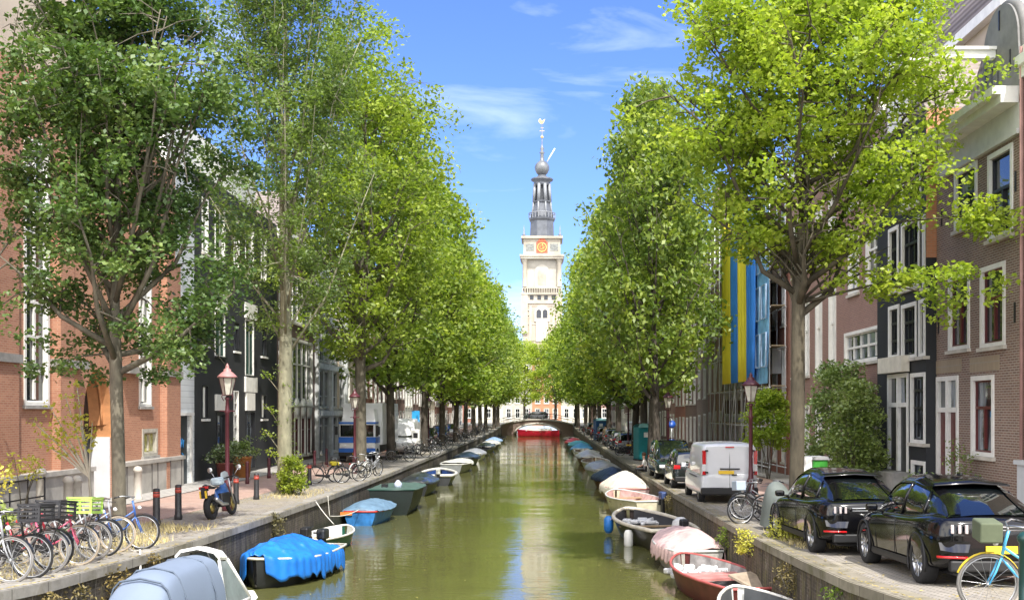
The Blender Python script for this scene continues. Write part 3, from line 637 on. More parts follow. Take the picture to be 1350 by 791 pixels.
def banner(Ya, Yb, m, lab):
    o = empty('banner', (FR-1.15, Yb, 5.8), R(-90), lab, 'banner', 'yellow and blue banners hung on the scaffolding')
    w = Yb-Ya; mb = MB(); n = 14
    secs = [[(w*i/n, -.10*math.sin(i*1.15+z_*.25)-.05, z_) for i in range(n+1)] for z_ in (0,1.5,3,4.5,6,7.5,9.2)]
    mb.loft(secs); c = mb.build('cloth', m, o); md = c.modifiers.new('t', 'SOLIDIFY'); md.thickness = .02
    mb = MB(); mb.tube([(-.05,0,9.22),(w+.05,0,9.22)], .04, 8); mb.build('rod', WP, o)
YB = mat('yellow_cloth', (.95,.80,.06), .7, var=.12, scale=.8); BB = mat('blue_cloth', (.04,.24,.75), .7, var=.15, scale=.8)
e = [10.35*F/(x-VX) for x in (955,966.5,976,987.5,995)]
for i, (m, lab) in enumerate(((YB,'yellow banner farthest along the scaffolding'),(BB,'blue banner hanging between the two yellow banners'),(YB,'yellow banner hanging between the two blue banners'),(BB,'blue banner next to the blue sheeting'))): banner(e[i+1]+.03, e[i]-.03, m, lab)
# --- filler rows down both quays
fr = random.Random(21)
walls = [(B_PU,'purplish brick'),(B_DK,'dark brick'),(WHITE,'white plastered'),(B_RD,'red brick'),(BEIGE,'beige plastered'),(B_BR,'brown brick'),(GREYC,'pale grey')]
ordn = ['first','second','third','fourth','fifth','sixth','seventh','eighth','ninth','tenth','eleventh','twelfth','thirteenth','fourteenth','fifteenth','sixteenth','seventeenth','eighteenth','nineteenth','twentieth','twenty-first','twenty-second','twenty-third','twenty-fourth','twenty-fifth','twenty-sixth','twenty-seventh']
def row(side, Y, Yend, first):
    i = 0; last = None
    while Y < Yend:
        w = fr.uniform(5.2, 7.8); Y2 = min(Y+w, Yend+1)
        while True:
            m, nm = walls[fr.randrange(len(walls))]
            if nm != last: break
        if i == 0 and first: m, nm = first
        last = nm
        s_ = 'left' if side == 'L' else 'right'
        anchor = 'the pale concrete building' if side == 'L' else 'the scaffolded house'
        H = House(side, Y, Y2, f'{nm} canal house, {ordn[i]} beyond {anchor} on the {s_} quay', group='houses along the far quays')
        top = fr.uniform(13.0, 16.5); nw = 3 if w > 5.8 else 2; fl = 4; fh = (top-1.5)/fl - .1
        for k_ in range(fl):
            hh = fh*(.66 if k_ < 3 else .52)
            for q in range(nw):
                c = (q+.5)*(H.U)/nw
                if k_ == 0 and q == 0: H.luw(c-.5, c+.5, .1, hh+.6, door=1, m=fr.choice([REDP,GREENP,BLACKP]), nx=1)
                else: H.luw(c-.55, c+.55, .7+fh*k_, .7+fh*k_+hh, nx=2, bars=(.55,), fw=.13)
        H.finish(top, m)
        t = fr.random()
        if t < .5: H.cornice(fr.choice([WHITE,CREAM])); H.hip_roof(2.2)
        else:
            U, z = H.U, H.top
            pf = [(.0,z),(.0,z+.5),(U*.2,z+.5),(U*.2,z+1.3),(U*.35,z+1.3),(U*.35,z+2.3),(U*.65,z+2.3),(U*.65,z+1.3),(U*.8,z+1.3),(U*.8,z+.5),(U,z+.5),(U,z)] if t < .75 else [(0,z),(U*.12,z+.7),(U*.3,z+1.2),(U*.34,z+2.6),(U*.5,z+3.1),(U*.66,z+2.6),(U*.7,z+1.2),(U*.88,z+.7),(U,z)]
            m_ = MB(); m_.prism(pf, .0, .35); m_.build('gable', m, H.root); H.gable_roof(2.4)
        Y = Y2; i += 1
row('L', 82, 196, (BEIGE,'beige plastered')); row('R', 71.3, 196, (B_PU,'purplish brick'))
# houses closing the view beyond the bridge, facing the camera
WPL = mat('plaster_offwhite', (.50,.47,.42), .8, var=.25, scale=.7)
fx = -34; i = 0; pal = [(B_DK,'dark brick'),(WPL,'white plastered'),(B_RD,'red brick'),(CREAM,'cream plastered'),(WPL,'white plastered'),(B_OR,'orange brick'),(CREAM,'cream plastered'),(B_PU,'purplish brick'),(B_DK,'dark brick'),(CREAM,'cream plastered'),(B_RD,'red brick')]
while fx < 34:
    w = 6.2; m, nm = pal[i % len(pal)]
    o = empty('canal_house', (fx, 236, 1.75), 0, f'{nm} house facing the canal end, {ordn[i]} from the left beyond the far bridge', 'house', 'houses closing the view behind the far bridge')
    h_ = []; 
    for k_ in range(4):
        for q in range(3): h_.append((round(.6+q*1.9,2), round(1.75+q*1.9,2), round(.9+3.1*k_,2), round(3.0+3.1*k_,2)))
    wallmesh(o, w-.02, 13.2, h_, m, 9)
    for a in h_: window(o, *a, fw=.12)
    mb = MB(); mb.box(-.02, w, -.3, .1, 13.2, 13.6); mb.build('cornice', WHITE, o)
    mb = MB(); mb.add([(0,.2,13.6),(w,.2,13.6),(w,9,13.6),(0,9,13.6),(.3,4,16),(w-.3,4,16)], [(0,1,5,4),(1,2,5),(2,3,4,5),(3,0,4)]); mb.build('roof', TILE, o)
    fx += w; i += 1

# ------------------------------------------------------------------ clock tower
TY = 262.0; PPM = F/TY
t = empty('church_tower', ((714.5-VX)/PPM, TY+5, 1.75), 0, 'tall cream stone clock tower with grey tiered spire beyond the trees', 'church tower')
def tz(y): return EYE + (HY-y)/PPM - 1.75
CRS = mat('tower_stone', (.42,.38,.31), .75, var=.3, scale=.35); CRB = brick('tower_brick', (.42,.34,.27), (.38,.30,.24), (.5,.45,.38), dirt=.1)
q4 = dict(n=4, rot=PI/4, sm=False); s2 = 2**.5
def sq(mb, r, z0, z1): mb.box(-r, r, -r, r, z0, z1)
m_ = MB(); sq(m_, 4.5, -1, tz(400)); m_.build('lower_stage', CRB, t)
for yy_ in (402, 426, 448, 470):
    m_ = MB(); sq(m_, 4.62, tz(yy_+1.4), tz(yy_)); m_.build('string_course', mat('course_stone', (.44,.40,.33), .8, var=.3, scale=.5), t)
for dx in (-2.75, 2.75):
    m_ = MB(); m_.box(dx-.3, dx+.3, -4.66, -4.5, tz(448), tz(402)); m_.build('pilaster', mat('course_stone', (.44,.40,.33)), t)
for r_, a, b in ((4.75,400,396),(4.6,396,388),(5.0,388,386),(4.55,380,378),(5.1,341,338),(5.3,338,335.5),(4.4,335.5,314),(4.95,314,311)):
    m_ = MB(); sq(m_, r_, tz(a), tz(b)); m_.build('stone_band', CRS, t)
for sx in (-1,1):
    for sy in (-1,1): m_ = MB(); m_.box(sx*4.15-.75, sx*4.15+.75, sy*4.15-.75, sy*4.15+.75, tz(440), tz(386)); m_.build('corner_pier', CRS, t)
m_ = MB(); sq(m_, 3.7, tz(386), tz(341)); m_.build('pilaster_stage', mat('tower_white', (.46,.43,.37), .7, var=.25, scale=.4), t)
for sx in (-1,1):
    for sy in (-1,1):
        m_ = MB(); m_.lathe([(.65,tz(378)),(.6,tz(377)),(.55,tz(345)),(.8,tz(342)),(.8,tz(341))], 12, (sx*4.1, sy*4.1, 0)); m_.build('column', CRS, t)
        m_ = MB(); m_.lathe([(.35,tz(311)),(.45,tz(309)),(.2,tz(307)),(.15,tz(302)),(.02,tz(296))], 8, (sx*4.3, sy*4.3, 0)); m_.build('corner_finial', LEADM, t)
m_ = MB()
for i in range(17):
    x = -4.6+9.2*i/16
    for y_ in (-4.9, 4.6): m_.box(x-.12, x+.12, y_, y_+.25, tz(386), tz(380))
m_.build('balustrade', CRS, t)
def archpoly(w, z0, z1, n=8):
    r_ = w/2; return [(-r_,z0),(r_,z0),(r_,z1-r_)] + [(r_*math.cos(PI*i/n), z1-r_+r_*math.sin(PI*i/n)) for i in range(1, n)] + [(-r_,z1-r_)]
m_ = MB(); m_.prism(archpoly(3.3, tz(378), tz(348)), -3.95, -3.7); m_.prism(archpoly(3.6, tz(424), tz(402)), -4.8, -4.5); m_.box(-1.4,1.4,-4.75,-4.5,tz(450),tz(424)); m_.build('arch_surround', mat('tower_white2', (.50,.47,.41), .7, var=.1), t)
m_ = MB(); m_.prism(archpoly(2.2, tz(376), tz(352)), -4.0, -3.95); m_.build('niche', CRS, t)
DKO = mat('dark_opening', (.05,.055,.065), .8)
m_ = MB()
for dx in (-.75,.75): m_.prism([(x+dx, z_) for x, z_ in archpoly(1.1, tz(419), tz(408))], -4.86, -4.8)
for dx in (-2.9,-1.1,.5,2.3): m_.box(dx, dx+.9, -4.66, -4.6, tz(395), tz(389.5))
m_.build('bell_opening', DKO, t)
m_ = MB()
for dx in (-3.4, 3.4): m_.tube([(dx+.8*math.cos(a), -4.55, tz(412)+.6*math.sin(a)) for a in [2*PI*i/14 for i in range(14)]], .16, 6, closed=True)
m_.build('oval_frame', CRS, t)
for nm, sy in (('clock', -1), ('clock', 1)):
    ck = MB(); y_ = sy*4.4
    ck.box(-1.35, 1.35, min(y_, y_+sy*.1), max(y_, y_+sy*.1), tz(333), tz(318.5)); c = ck.build(nm, mat('clock_red', (.42,.10,.05), .5, var=.15), t)
    ck = MB(); ck.tube([(1.05*math.cos(a), y_+sy*.14, tz(325.7)+1.05*math.sin(a)) for a in [2*PI*i/24 for i in range(24)]], .09, 6, closed=True)
    ck.tube([(.5*math.cos(a), y_+sy*.14, tz(325.7)+.5*math.sin(a)) for a in [2*PI*i/16 for i in range(16)]], .05, 6, closed=True)
    for i in range(12): a = PI*i/6; ck.tube([(.78*math.cos(a), y_+sy*.13, tz(325.7)+.78*math.sin(a)),(.98*math.cos(a), y_+sy*.13, tz(325.7)+.98*math.sin(a))], .05, 4)
    ck.build('clock_ring', GOLD, c)
    ck = MB(); ck.tube([(0,y_+sy*.17,tz(325.7)),(.45,y_+sy*.17,tz(325.7)-.35)], .07, 4); ck.tube([(0,y_+sy*.17,tz(325.7)),(.1,y_+sy*.17,tz(325.7)+.85)], .06, 4); ck.build('clock_hand', GOLD, c)
m_ = MB(); m_.prism([(-1.1,tz(318.4)),(1.1,tz(318.4)),(.7,tz(315)),(.0,tz(312.5)),(-.7,tz(315))], -4.6, -4.4); m_.build('red_crest', mat('crest', (.5,.12,.05), .5), t)
m_ = MB()
for sx in (-1,1): m_.box(sx*2.9-.95, sx*2.9+.95, -4.45, -4.4, tz(330.5), tz(321))
m_.build('relief_panel', mat('relief_grey', (.22,.23,.22), .8, var=.5, scale=3), t)
LD2 = mat('lead_pale', (.24,.255,.275), .5, metal=.15, var=.2, scale=1); LD3 = mat('lead_grey', (.11,.12,.14), .5, metal=.15, var=.3, scale=1)
m_ = MB(); m_.lathe([(3.3,tz(311)),(3.15,tz(309)),(3.0,tz(288)),(3.3,tz(286)),(3.4,tz(284)),(3.1,tz(283.5))], 8, rot=PI/8, sm=False); m_.build('octagon_drum', LD3, t)
m_ = MB()
for i in range(24): a = 2*PI*i/24; m_.box(3.2*math.cos(a)-.06, 3.2*math.cos(a)+.06, 3.2*math.sin(a)-.06, 3.2*math.sin(a)+.06, tz(284), tz(277))
m_.tube([(3.2*math.cos(2*PI*i/24), 3.2*math.sin(2*PI*i/24), tz(277)) for i in range(24)], .12, 6, closed=True); m_.build('gallery_rail', LD2, t)
m_ = MB(); m_.lathe([(2.85,tz(283.5)),(2.5,tz(276)),(2.25,tz(268)),(2.15,tz(264)),(2.5,tz(262)),(2.5,tz(261)),(1.2,tz(261))], 8, rot=PI/8, sm=False); m_.build('flared_stage', LD3, t)
m_ = MB()
for i in range(8):
    a = 2*PI*i/8+PI/8; m_.tube([(2.75*math.cos(a),2.75*math.sin(a),tz(283)),(2.35*math.cos(a),2.35*math.sin(a),tz(270)),(2.25*math.cos(a),2.25*math.sin(a),tz(262))], .22, 6)
    m_.tube([(2.1*math.cos(a),2.1*math.sin(a),tz(261)),(1.85*math.cos(a),1.85*math.sin(a),tz(238))], .42, 6)
m_.build('lantern_column', LD2, t)
m_ = MB(); m_.lathe([(1.75,tz(261)),(1.5,tz(238))], 8, rot=PI/8, sm=False); m_.build('lantern_core', DKO, t)
m_ = MB(); m_.lathe([(2.0,tz(240)),(2.1,tz(237)),(1.9,tz(235)),(2.6,tz(233)),(2.75,tz(231)),(2.5,tz(230)),(1.6,tz(229)),(1.0,tz(226)),(.9,tz(224))], 16); m_.build('lantern_cornice', LD3, t)
m_ = MB(); m_.lathe([(.9,tz(225)),(1.35,tz(223)),(1.7,tz(219)),(1.8,tz(215)),(1.6,tz(211)),(1.1,tz(208)),(.55,tz(206)),(.4,tz(200)),(.5,tz(199)),(.35,tz(197)),(.7,tz(195.5)),(.3,tz(193)),(.5,tz(190)),(.3,tz(187)),(.12,tz(184)),(.1,tz(156))], 16); m_.build('onion_spire', mat('lead_light', (.17,.18,.19), .4, metal=.3, var=.25, scale=1), t)
m_ = MB(); m_.lathe([(.0,-.4),(.35,-.2),(.4,.05),(.25,.3),(.0,.42)], 12, (0,0,tz(174))); m_.tube([(-.6,0,tz(166)),(.6,0,tz(166))], .08, 6); m_.tube([(-.35,0,tz(162)),(.35,0,tz(162))], .07, 6); m_.build('spire_ornament', GOLD, t)
m_ = MB(); m_.prism([(-.7,tz(155)),(-.2,tz(156.5)),(.35,tz(155.5)),(.75,tz(150)),(.35,tz(151.5)),(.0,tz(153)),(-.5,tz(149.5)),(-.85,tz(152))], -.12, .12); m_.build('weathercock', GOLD, t)
m_ = MB(); m_.tube([(1.2,-.4,tz(208)),(3.1,-.4,tz(190))], .16, 6); m_.build('flagpole', WHITE, t)
# ------------------------------------------------------------------ far bridge
bz = 1.75
b = empty('canal_bridge', (-1.5, 190, 0), 0, 'low brick bridge with a flat pale arch crossing the far end of the canal', 'bridge')
def deckz(x): return 2.75 - .95*(x/6.4)**2 if abs(x) < 6.4 else 1.8
m_ = MB(); 
xs = [-6.3+12.6*i/24 for i in range(25)]
def archz(x):
    return .15 + 1.75*math.sqrt(max(0, 1-(x/4.0)**2)) if abs(x) < 4.0 else -.8
top = [(x, deckz(x)-.12) for x in xs]; bot = [(x, archz(x)) for x in [-6.3,-4.01]+[-4+8*i/20 for i in range(21)]+[4.01,6.3]]
v = []; f = []
xx = sorted(set([round(x,3) for x, z in bot]+[round(x,3) for x in xs]))
for a, c in zip(xx, xx[1:]):
    m_.add([(a,0,archz(a) if abs(a)<4 or abs(c)<4 else -.8),(c,0,archz(c) if abs(c)<4 or abs(a)<4 else -.8),(c,0,deckz(c)-.12),(a,0,deckz(a)-.12)], [(0,1,2,3)])
    m_.add([(a,9,-.8 if abs(a)>=4 and abs(c)>=4 else archz(a)),(c,9,-.8 if abs(a)>=4 and abs(c)>=4 else archz(c)),(c,9,deckz(c)-.12),(a,9,deckz(a)-.12)], [(3,2,1,0)])
    if abs(a) <= 4.01 and abs(c) <= 4.01: m_.add([(a,0,archz(a)),(c,0,archz(c)),(c,9,archz(c)),(a,9,archz(a))], [(3,2,1,0)])
m_.build('brickwork', brick('bridge_brick', (.22,.12,.09), (.16,.09,.07), dirt=.3), b)
m_ = MB(); pts = [(x, -.12, archz(x)+.12) for x in [-3.99+7.98*i/20 for i in range(21)]]; m_.tube(pts, .2, 6); m_.build('arch_ring', LSTONE, b)
m_ = MB()
for a, c in zip(xs, xs[1:]): m_.add([(a,-.2,deckz(a)-.12),(c,-.2,deckz(c)-.12),(c,-.2,deckz(c)+.1),(a,-.2,deckz(a)+.1),(a,9.2,deckz(a)-.12),(c,9.2,deckz(c)-.12),(c,9.2,deckz(c)+.1),(a,9.2,deckz(a)+.1)], [(0,1,2,3),(3,2,6,7),(7,6,5,4),(0,4,5,1)])
m_.build('deck', LSTONE, b)
m_ = MB()
for y_ in (0, 8.9):
    m_.tube([(x, y_, deckz(x)+1.05) for x in xs], .04, 6); m_.tube([(x, y_, deckz(x)+.6) for x in xs], .03, 6)
    for x in xs[::2]: m_.tube([(x, y_, deckz(x)), (x, y_, deckz(x)+1.08)], .035, 6)
m_.build('railing', mat('green_iron', (.05,.06,.055), .5), b)

# ------------------------------------------------------------------ trees
from mathutils import noise as mnoise
LM1 = leafmat('lime_leaf', (.03,.065,.02), (.085,.155,.042), (.24,.32,.11), .36, .5, .45)
LM2 = leafmat('airy_leaf', (.12,.17,.05), (.22,.28,.075), (.34,.39,.11), .48, .5)
LM3 = leafmat('elm_leaf', (.115,.18,.036), (.27,.345,.055), (.47,.52,.09), .48, .4)
LM4 = leafmat('sunny_leaf', (.16,.25,.038), (.33,.42,.06), (.54,.60,.09), .50, .4)
LM5 = leafmat('dark_elm_leaf', (.07,.13,.035), (.16,.235,.05), (.33,.40,.085), .45, .4)
def leafobj(name, C_, n_per, cr_, L, W, seed, m, parent, flat=.65, up=.55, clip=1.9):
    rg = np.random.default_rng(seed); C_ = np.asarray(C_, float)
    if not hasattr(cr_, '__len__'): cr_ = np.full(len(C_), cr_)
    cr_ = np.asarray(cr_)
    k = rg.poisson(n_per, len(C_)) + 1
    idx = np.repeat(np.arange(len(C_)), k); n = len(idx)
    d = rg.normal(size=(n,3)); ln = np.linalg.norm(d, axis=1); d *= (np.minimum(ln, clip)/np.maximum(ln,1e-6))[:,None]
    d[:,2] *= flat
    P = C_[idx] + d*cr_[idx][:,None]*.62
    nrm = rg.normal(size=(n,3)); nrm[:,2] = np.abs(nrm[:,2])*.8 + up; nrm /= np.linalg.norm(nrm, axis=1)[:,None]
    a = np.cross(nrm, rg.normal(size=(n,3))); a /= np.linalg.norm(a, axis=1)[:,None]; bb = np.cross(nrm, a)
    s_ = rg.uniform(.65,1.25,n)[:,None]
    a *= L/2*s_; bb *= W/2*s_; dn = nrm*(W*.18)*s_
    V = np.empty((n,4,3)); V[:,0] = P-a; V[:,1] = P+bb-dn*0-a*.1; V[:,2] = P+a-dn; V[:,3] = P-bb-a*.1
    me = bpy.data.meshes.new(name); me.vertices.add(4*n); me.vertices.foreach_set('co', V.reshape(-1))
    me.loops.add(4*n); me.loops.foreach_set('vertex_index', np.arange(4*n, dtype=np.int32))
    me.polygons.add(n); me.polygons.foreach_set('loop_start', np.arange(0,4*n,4,dtype=np.int32)); me.polygons.foreach_set('loop_total', np.full(n,4,dtype=np.int32))
    me.materials.append(m); me.update(calc_edges=True)
    o = bpy.data.objects.new(name, me); link(o, parent); return o
def prof_ov(t): return math.sin(PI*min(1,max(0,t))**.62)**.62 if 0 < t < 1 else 0.0
def prof_up(t): return (.25+.75*min(1, t/.35))*(1-.55*max(0,(t-.45)/.55)**1.6) if 0 <= t <= 1 else 0.0
def make_tree(loc, h0, h1, Rr, nlimb, nsec, nper, clr, L, W, tr, bark, leaf, seed, label=None, group=None, off=(0,0), prof=prof_ov, upr=.5, bend=(0,0), twig=True, fill=0, fork=None, name='canal_tree', cat='tree', limbk=.42, shell=.55, extra=(), cull=-.16, along=False):
    """heights are above the tree's own base"""
    rd = random.Random(seed)
    root = empty(name, loc, 0, label, cat, group)
    T = MB()
    fork = fork or h0*.9
    ph = rd.uniform(0, 6)
    def cen(h): 
        t = max(0, (h-fork)/(h1-fork)); s_ = h/h1
        return Vector((bend[0]*s_+off[0]*t + .12*math.sin(h*.7+ph)*s_, bend[1]*s_+off[1]*t + .12*math.cos(h*.6+ph)*s_, h))
    hs = [0,.12,.35,.8] + [fork*q for q in (.35,.6,.85,1)] + [fork+(h1*.86-fork)*q for q in (.15,.35,.55,.75,1)]
    def trr(h): return tr*(1.55 if h < .05 else 1.25 if h < .2 else 1.08 if h < .5 else 1.0) * (1-.12*min(1,h/fork)) if h <= fork else tr*.80*max(.06, 1-(h-fork)/(h1*.9-fork))
    T.tube([cen(h) for h in hs], [trr(h) for h in hs], 12)
    cl = []; cr_ = []
    for i in range(nlimb):
        t = (i+.5)/nlimb
        a = i*2.39996 + rd.uniform(-.35,.35)
        h = fork*.93 + (h1*.80-fork)*t**1.1
        he = h + (h1-h)*upr*rd.uniform(.55,1.0) if t > .12 else h + (h1-h)*upr*rd.uniform(.1,.6)
        he = max(h0*.95, min(h1*.99, he)); tt = (he-h0)/(h1-h0)
        rr = Rr*max(.12, prof(tt))*rd.uniform(.72,1.05)
        p0 = cen(h); c = cen(he); p3 = Vector((c.x+math.cos(a)*rr, c.y+math.sin(a)*rr, he))
        p1 = p0.lerp(p3, .33) + Vector((math.cos(a), math.sin(a), 0))*rr*.12; p2 = p0.lerp(p3, .68)+Vector((rd.uniform(-.2,.2),rd.uniform(-.2,.2),rd.uniform(-.1,.25)))
        r0 = trr(h)*limbk*(1.25-.35*t) + .012
        T.tube([p0,p1,p2,p3], [r0, r0*.72, r0*.42, .012], 7)
        P = [p0,p1,p2,p3]
        for s_ in range(nsec):
            u = .22 + .78*(s_+rd.random())/nsec; sg = min(2, int(u*3)); f_ = u*3-sg; base = P[sg].lerp(P[sg+1], f_)
            dv = Vector((rd.gauss(0,1), rd.gauss(0,1), rd.gauss(.25,.7)*(1+upr)));
            dv.normalize(); ln = rd.uniform(.45,1.0)*min(1.9, .33*Rr+.25)
            tip = base + dv*ln
            tt2 = (tip.z-h0)/(h1-h0)
            if tt2 < 0 or tt2 > 1.03: tip.z = max(h0+.1, min(h1, tip.z))
            if twig: T.tube([base, base.lerp(tip,.5)+Vector((0,0,.08)), tip], [r0*.22+.008, r0*.14+.006, .005], 4, caps=False)
            for q, wq in ((1.0,1.0),(.55,.85)):
                cl.append(base.lerp(tip, q)); cr_.append(clr*rd.uniform(.6,1.25)*wq)
        cl.append(p3); cr_.append(clr)
        if along:
            for q in (.3,.42,.54,.66,.78,.9): sg = min(2, int(q*3)); cl.append(P[sg].lerp(P[sg+1], q*3-sg)+Vector((rd.gauss(0,.15),rd.gauss(0,.15),rd.gauss(0,.1)))); cr_.append(clr*.8)
    for i in range(fill):
        t = rd.random()**.85; a = rd.uniform(0, 2*PI); lump = 1+.16*math.sin(a*3+t*9+seed)+.12*math.sin(a*5-t*13+seed*2)
        rr = Rr*prof(max(.01,t))*lump*rd.uniform(shell,1.0); c = cen(h0+(h1-h0)*t)
        cl.append(Vector((c.x+math.cos(a)*rr, c.y+math.sin(a)*rr, c.z))); cr_.append(clr*rd.uniform(.5,1.2))
    for (ex, ey, ez, er, en) in extra:
        c = Vector((ex, ey, ez)); h = min(max(fork, ez-1.2), h1*.7)
        T.tube([cen(h), cen(h).lerp(c,.5)+Vector((0,0,.5)), c], [tr*.25, tr*.14, .012], 6)
        for q in range(en): cl.append(c+Vector((rd.gauss(0,er),rd.gauss(0,er),rd.gauss(0,er*.45)))); cr_.append(clr*rd.uniform(.5,1))
    T.build('trunk', bark, root, recalc=False)
    off3 = Vector((seed*7.3, seed*3.1, 0)); keep = [(p, c) for p, c in zip(cl, cr_) if mnoise.noise(p*(1.9/Rr)*1.15+off3) + .25*mnoise.noise(p*1.3+off3) > cull]
    cl = [p for p, c in keep]; cr_ = [c for p, c in keep]
    leafobj('crown', [tuple(p) for p in cl], nper, cr_, L, W, seed, leaf, root)
    return root
def TB(X, Y): return (X, Y, pz(Y))
make_tree(TB(-9.55,24.6), 3.4, 14.5, 3.15, 44, 9, 88, .46, .13, .085, .155, BARK, LM1, 3, 'dark glossy-leaved tree in front of the orange brick church', prof=prof_ov, upr=.62, fill=280, fork=3.9, bend=(-.15,0))
T2 = make_tree(TB(-9.5,40), 5.4, 24, 3.2, 40, 9, 46, .55, .17, .075, .27, BARKL, LM2, 5, 'tall airy tree with pale ivy-covered trunk in front of the black house', prof=prof_up, upr=.72, fill=150, fork=5.2, limbk=.15, cull=-.5, along=True)
make_tree(TB(-9.6,57), 6.0, 24.0, 4.9, 42, 9, 36, .75, .27, .14, .30, BARK, LM3, 8, 'broad tree behind the row of bicycles, third along the left quay', off=(.3,0), upr=.5, fill=420, prof=prof_ov)
# elm prototypes, then copies
def elm(seed, leaf, bark, Rr, h1, h0=4.2, nper=26): return make_tree((0,0,0), h0, h1, Rr, 30, 8, nper, .95, .36, .21, .27, bark, leaf, seed, off=(0,0), upr=.5, fill=380, fork=h0*.9)
pA = elm(11, LM3, BARKD, 4.7, 20.5); pB = elm(12, LM3, BARKD, 4.3, 19, 4.0); pC = elm(13, LM4, BARKD, 4.6, 18.5); pD = elm(14, LM5, BARKD, 4.5, 21)
lefts = [(69,-9.7,pA,1.02,'fourth'),(83,-9.2,pB,1.08,'fifth'),(95,-9.0,pC,1.08,'sixth'),(108,-8.9,pA,1.0,'seventh'),(121,-8.9,pD,.98,'eighth'),(134,-8.8,pB,1.05,'ninth'),(147,-8.8,pC,1.12,'tenth'),(160,-8.8,pA,1.0,'eleventh'),(173,-8.2,pB,1.1,'twelfth'),(185,-8.1,pC,1.12,'thirteenth')]
rights = [(53,5.35,pD,.95,'second'),(62,5.9,pA,.97,'third'),(69,6.2,pB,.98,'fourth'),(76,6.1,pD,.92,'fifth'),(92,6.0,pA,1.02,'sixth'),(105,6.0,pB,1.05,'seventh'),(120,5.9,pC,1.12,'eighth'),(134,5.9,pB,1.1,'ninth'),(148,5.9,pC,1.12,'tenth'),(163,5.9,pA,1.02,'eleventh'),(178,5.2,pC,1.12,'twelfth'),(187,5.1,pB,1.05,'thirteenth')]
rt = random.Random(5); used = set(); tb_ = {}
for c in scene.objects:
    if c.parent: tb_.setdefault(c.parent.name, []).append(c)
def place(p, X, Y, s_, rz, label, group, z=None):
    o = p if p.name not in used else copy_tree(p, None, tb_)
    used.add(p.name); o.location = (X, Y, pz(Y) if z is None else z); o.scale = (s_*.80, s_*.80, s_) if Y == 53 else (s_, s_, s_); o.rotation_euler = (rt.uniform(-.03,.03), rt.uniform(-.03,.03), rz); o.scale.z *= rt.uniform(.90,1.07); w_ = rt.uniform(.86,1.04); o.scale.x *= w_; o.scale.y *= w_
    return tag(o, label, 'tree', group)
for Y, X, p, s_, od in lefts: place(p, X, Y, s_, rt.uniform(0,6.28), f'leafy canal tree, {od} along the left quay counted from the church', 'trees lining the left quay')
for Y, X, p, s_, od in rights: place(p, X, Y, s_, rt.uniform(0,6.28), f'leafy canal tree, {od} along the right quay counted from the black cars', 'trees lining the right quay')
for i, (X, Y, p, s_) in enumerate(((-14,208,pB,1.0),(-4.4,222,pC,1.04),(1.9,224,pC,1.06),(10,209,pA,1.0),(19,207,pD,1.0),(-24,209,pA,1.0),(-9.4,203,pB,.78),(7.2,204,pB,.78))):
    place(p, X, Y, s_, rt.uniform(0,6), f'leafy tree standing beyond the far bridge, {ordn[i]} one placed there', 'trees beyond the far bridge', 1.75)
for o, od in zip([q for q in scene.objects if q.get('group') == 'trees beyond the far bridge'], ['leafy tree beyond the far bridge, second from the left','small sunny tree beyond the far bridge left of the clock tower','small sunny tree beyond the far bridge right of the clock tower','leafy tree beyond the far bridge, second from the right','dark tree beyond the far bridge, farthest right','leafy tree beyond the far bridge, farthest left','short tree just past the left end of the far bridge','short tree just past the right end of the far bridge']): o['label'] = od
make_tree(TB(6.25,27.6), 7.0, 16.8, 4.1, 46, 10, 64, .48, .145, .095, .19, BARKM, LM4, 21, 'large sunny yellow-green tree rising behind the parked black cars', upr=.42, fill=330, fork=5.6, off=(.2,0), bend=(.35,0), prof=prof_ov, shell=.4,
          extra=((3.9,-1.2,5.5,.5,18),(3.2,-1.0,6.1,.5,16),(4.4,-1.5,7.6,.5,16),(1.8,-.8,6.2,.5,12)))
# ------------------------------------------------------------------ shrubs and ground plants
def shrub(loc, rx, ry, h, n, nper, clr, L, W, leaf, seed, label, name='shrub', cat='shrub', stems=6, zb=.05, group=None, thin=1.0):
    rd = random.Random(seed); root = empty(name, loc, 0, label, cat, group); T = MB(); cl = []
    for i in range(n):
        z = rd.uniform(zb, 1)*h; t = z/h; k = math.sin(PI*min(.97,(.22+.70*t)))**.55; a = rd.uniform(0, 2*PI); q = rd.uniform(.35,1)**.6
        cl.append((rx*k*q*math.cos(a)*(1+.15*math.sin(a*3+z*2)), ry*k*q*math.sin(a), z))
    for i in range(stems):
        e = cl[rd.randrange(len(cl))]; T.tube([(rd.uniform(-.1,.1)*rx, rd.uniform(-.1,.1)*ry, -.02),(e[0]*.4,e[1]*.4,e[2]*.55), e], [.02*thin,.015*thin,.006], 5)
    T.build('stem', BARK, root, recalc=False); leafobj('foliage', cl, nper, clr, L, W, seed, leaf, root); return root
LMS = leafmat('shrub_leaf', (.12,.17,.04), (.26,.33,.085), (.50,.56,.24), .3, .7, .35); LMD = leafmat('shrub_dark', (.05,.08,.03), (.13,.18,.06), (.46,.52,.30), .2, .8, .3)
LMY = leafmat('yellow_leaf', (.45,.42,.06), (.60,.58,.12), (.65,.68,.2), .4, .4)
shrub((10.2,38.2,pz(38)), 1.15, 1.2, 4.6, 230, 40, .32, .13, .09, LMS, 31, 'tall dense shrub against the purplish brick house', stems=9)
shrub((10.0,35.6,pz(36)), .85, 1.1, 3.9, 170, 46, .28, .12, .09, LMS, 32, 'glossy shrub beside the black house door', stems=7)
shrub((10.0,49.5,pz(50)), 1.0, 1.0, 4.0, 120, 36, .34, .16, .11, LM4, 33, 'light green shrub below the banners', stems=5, zb=.35)
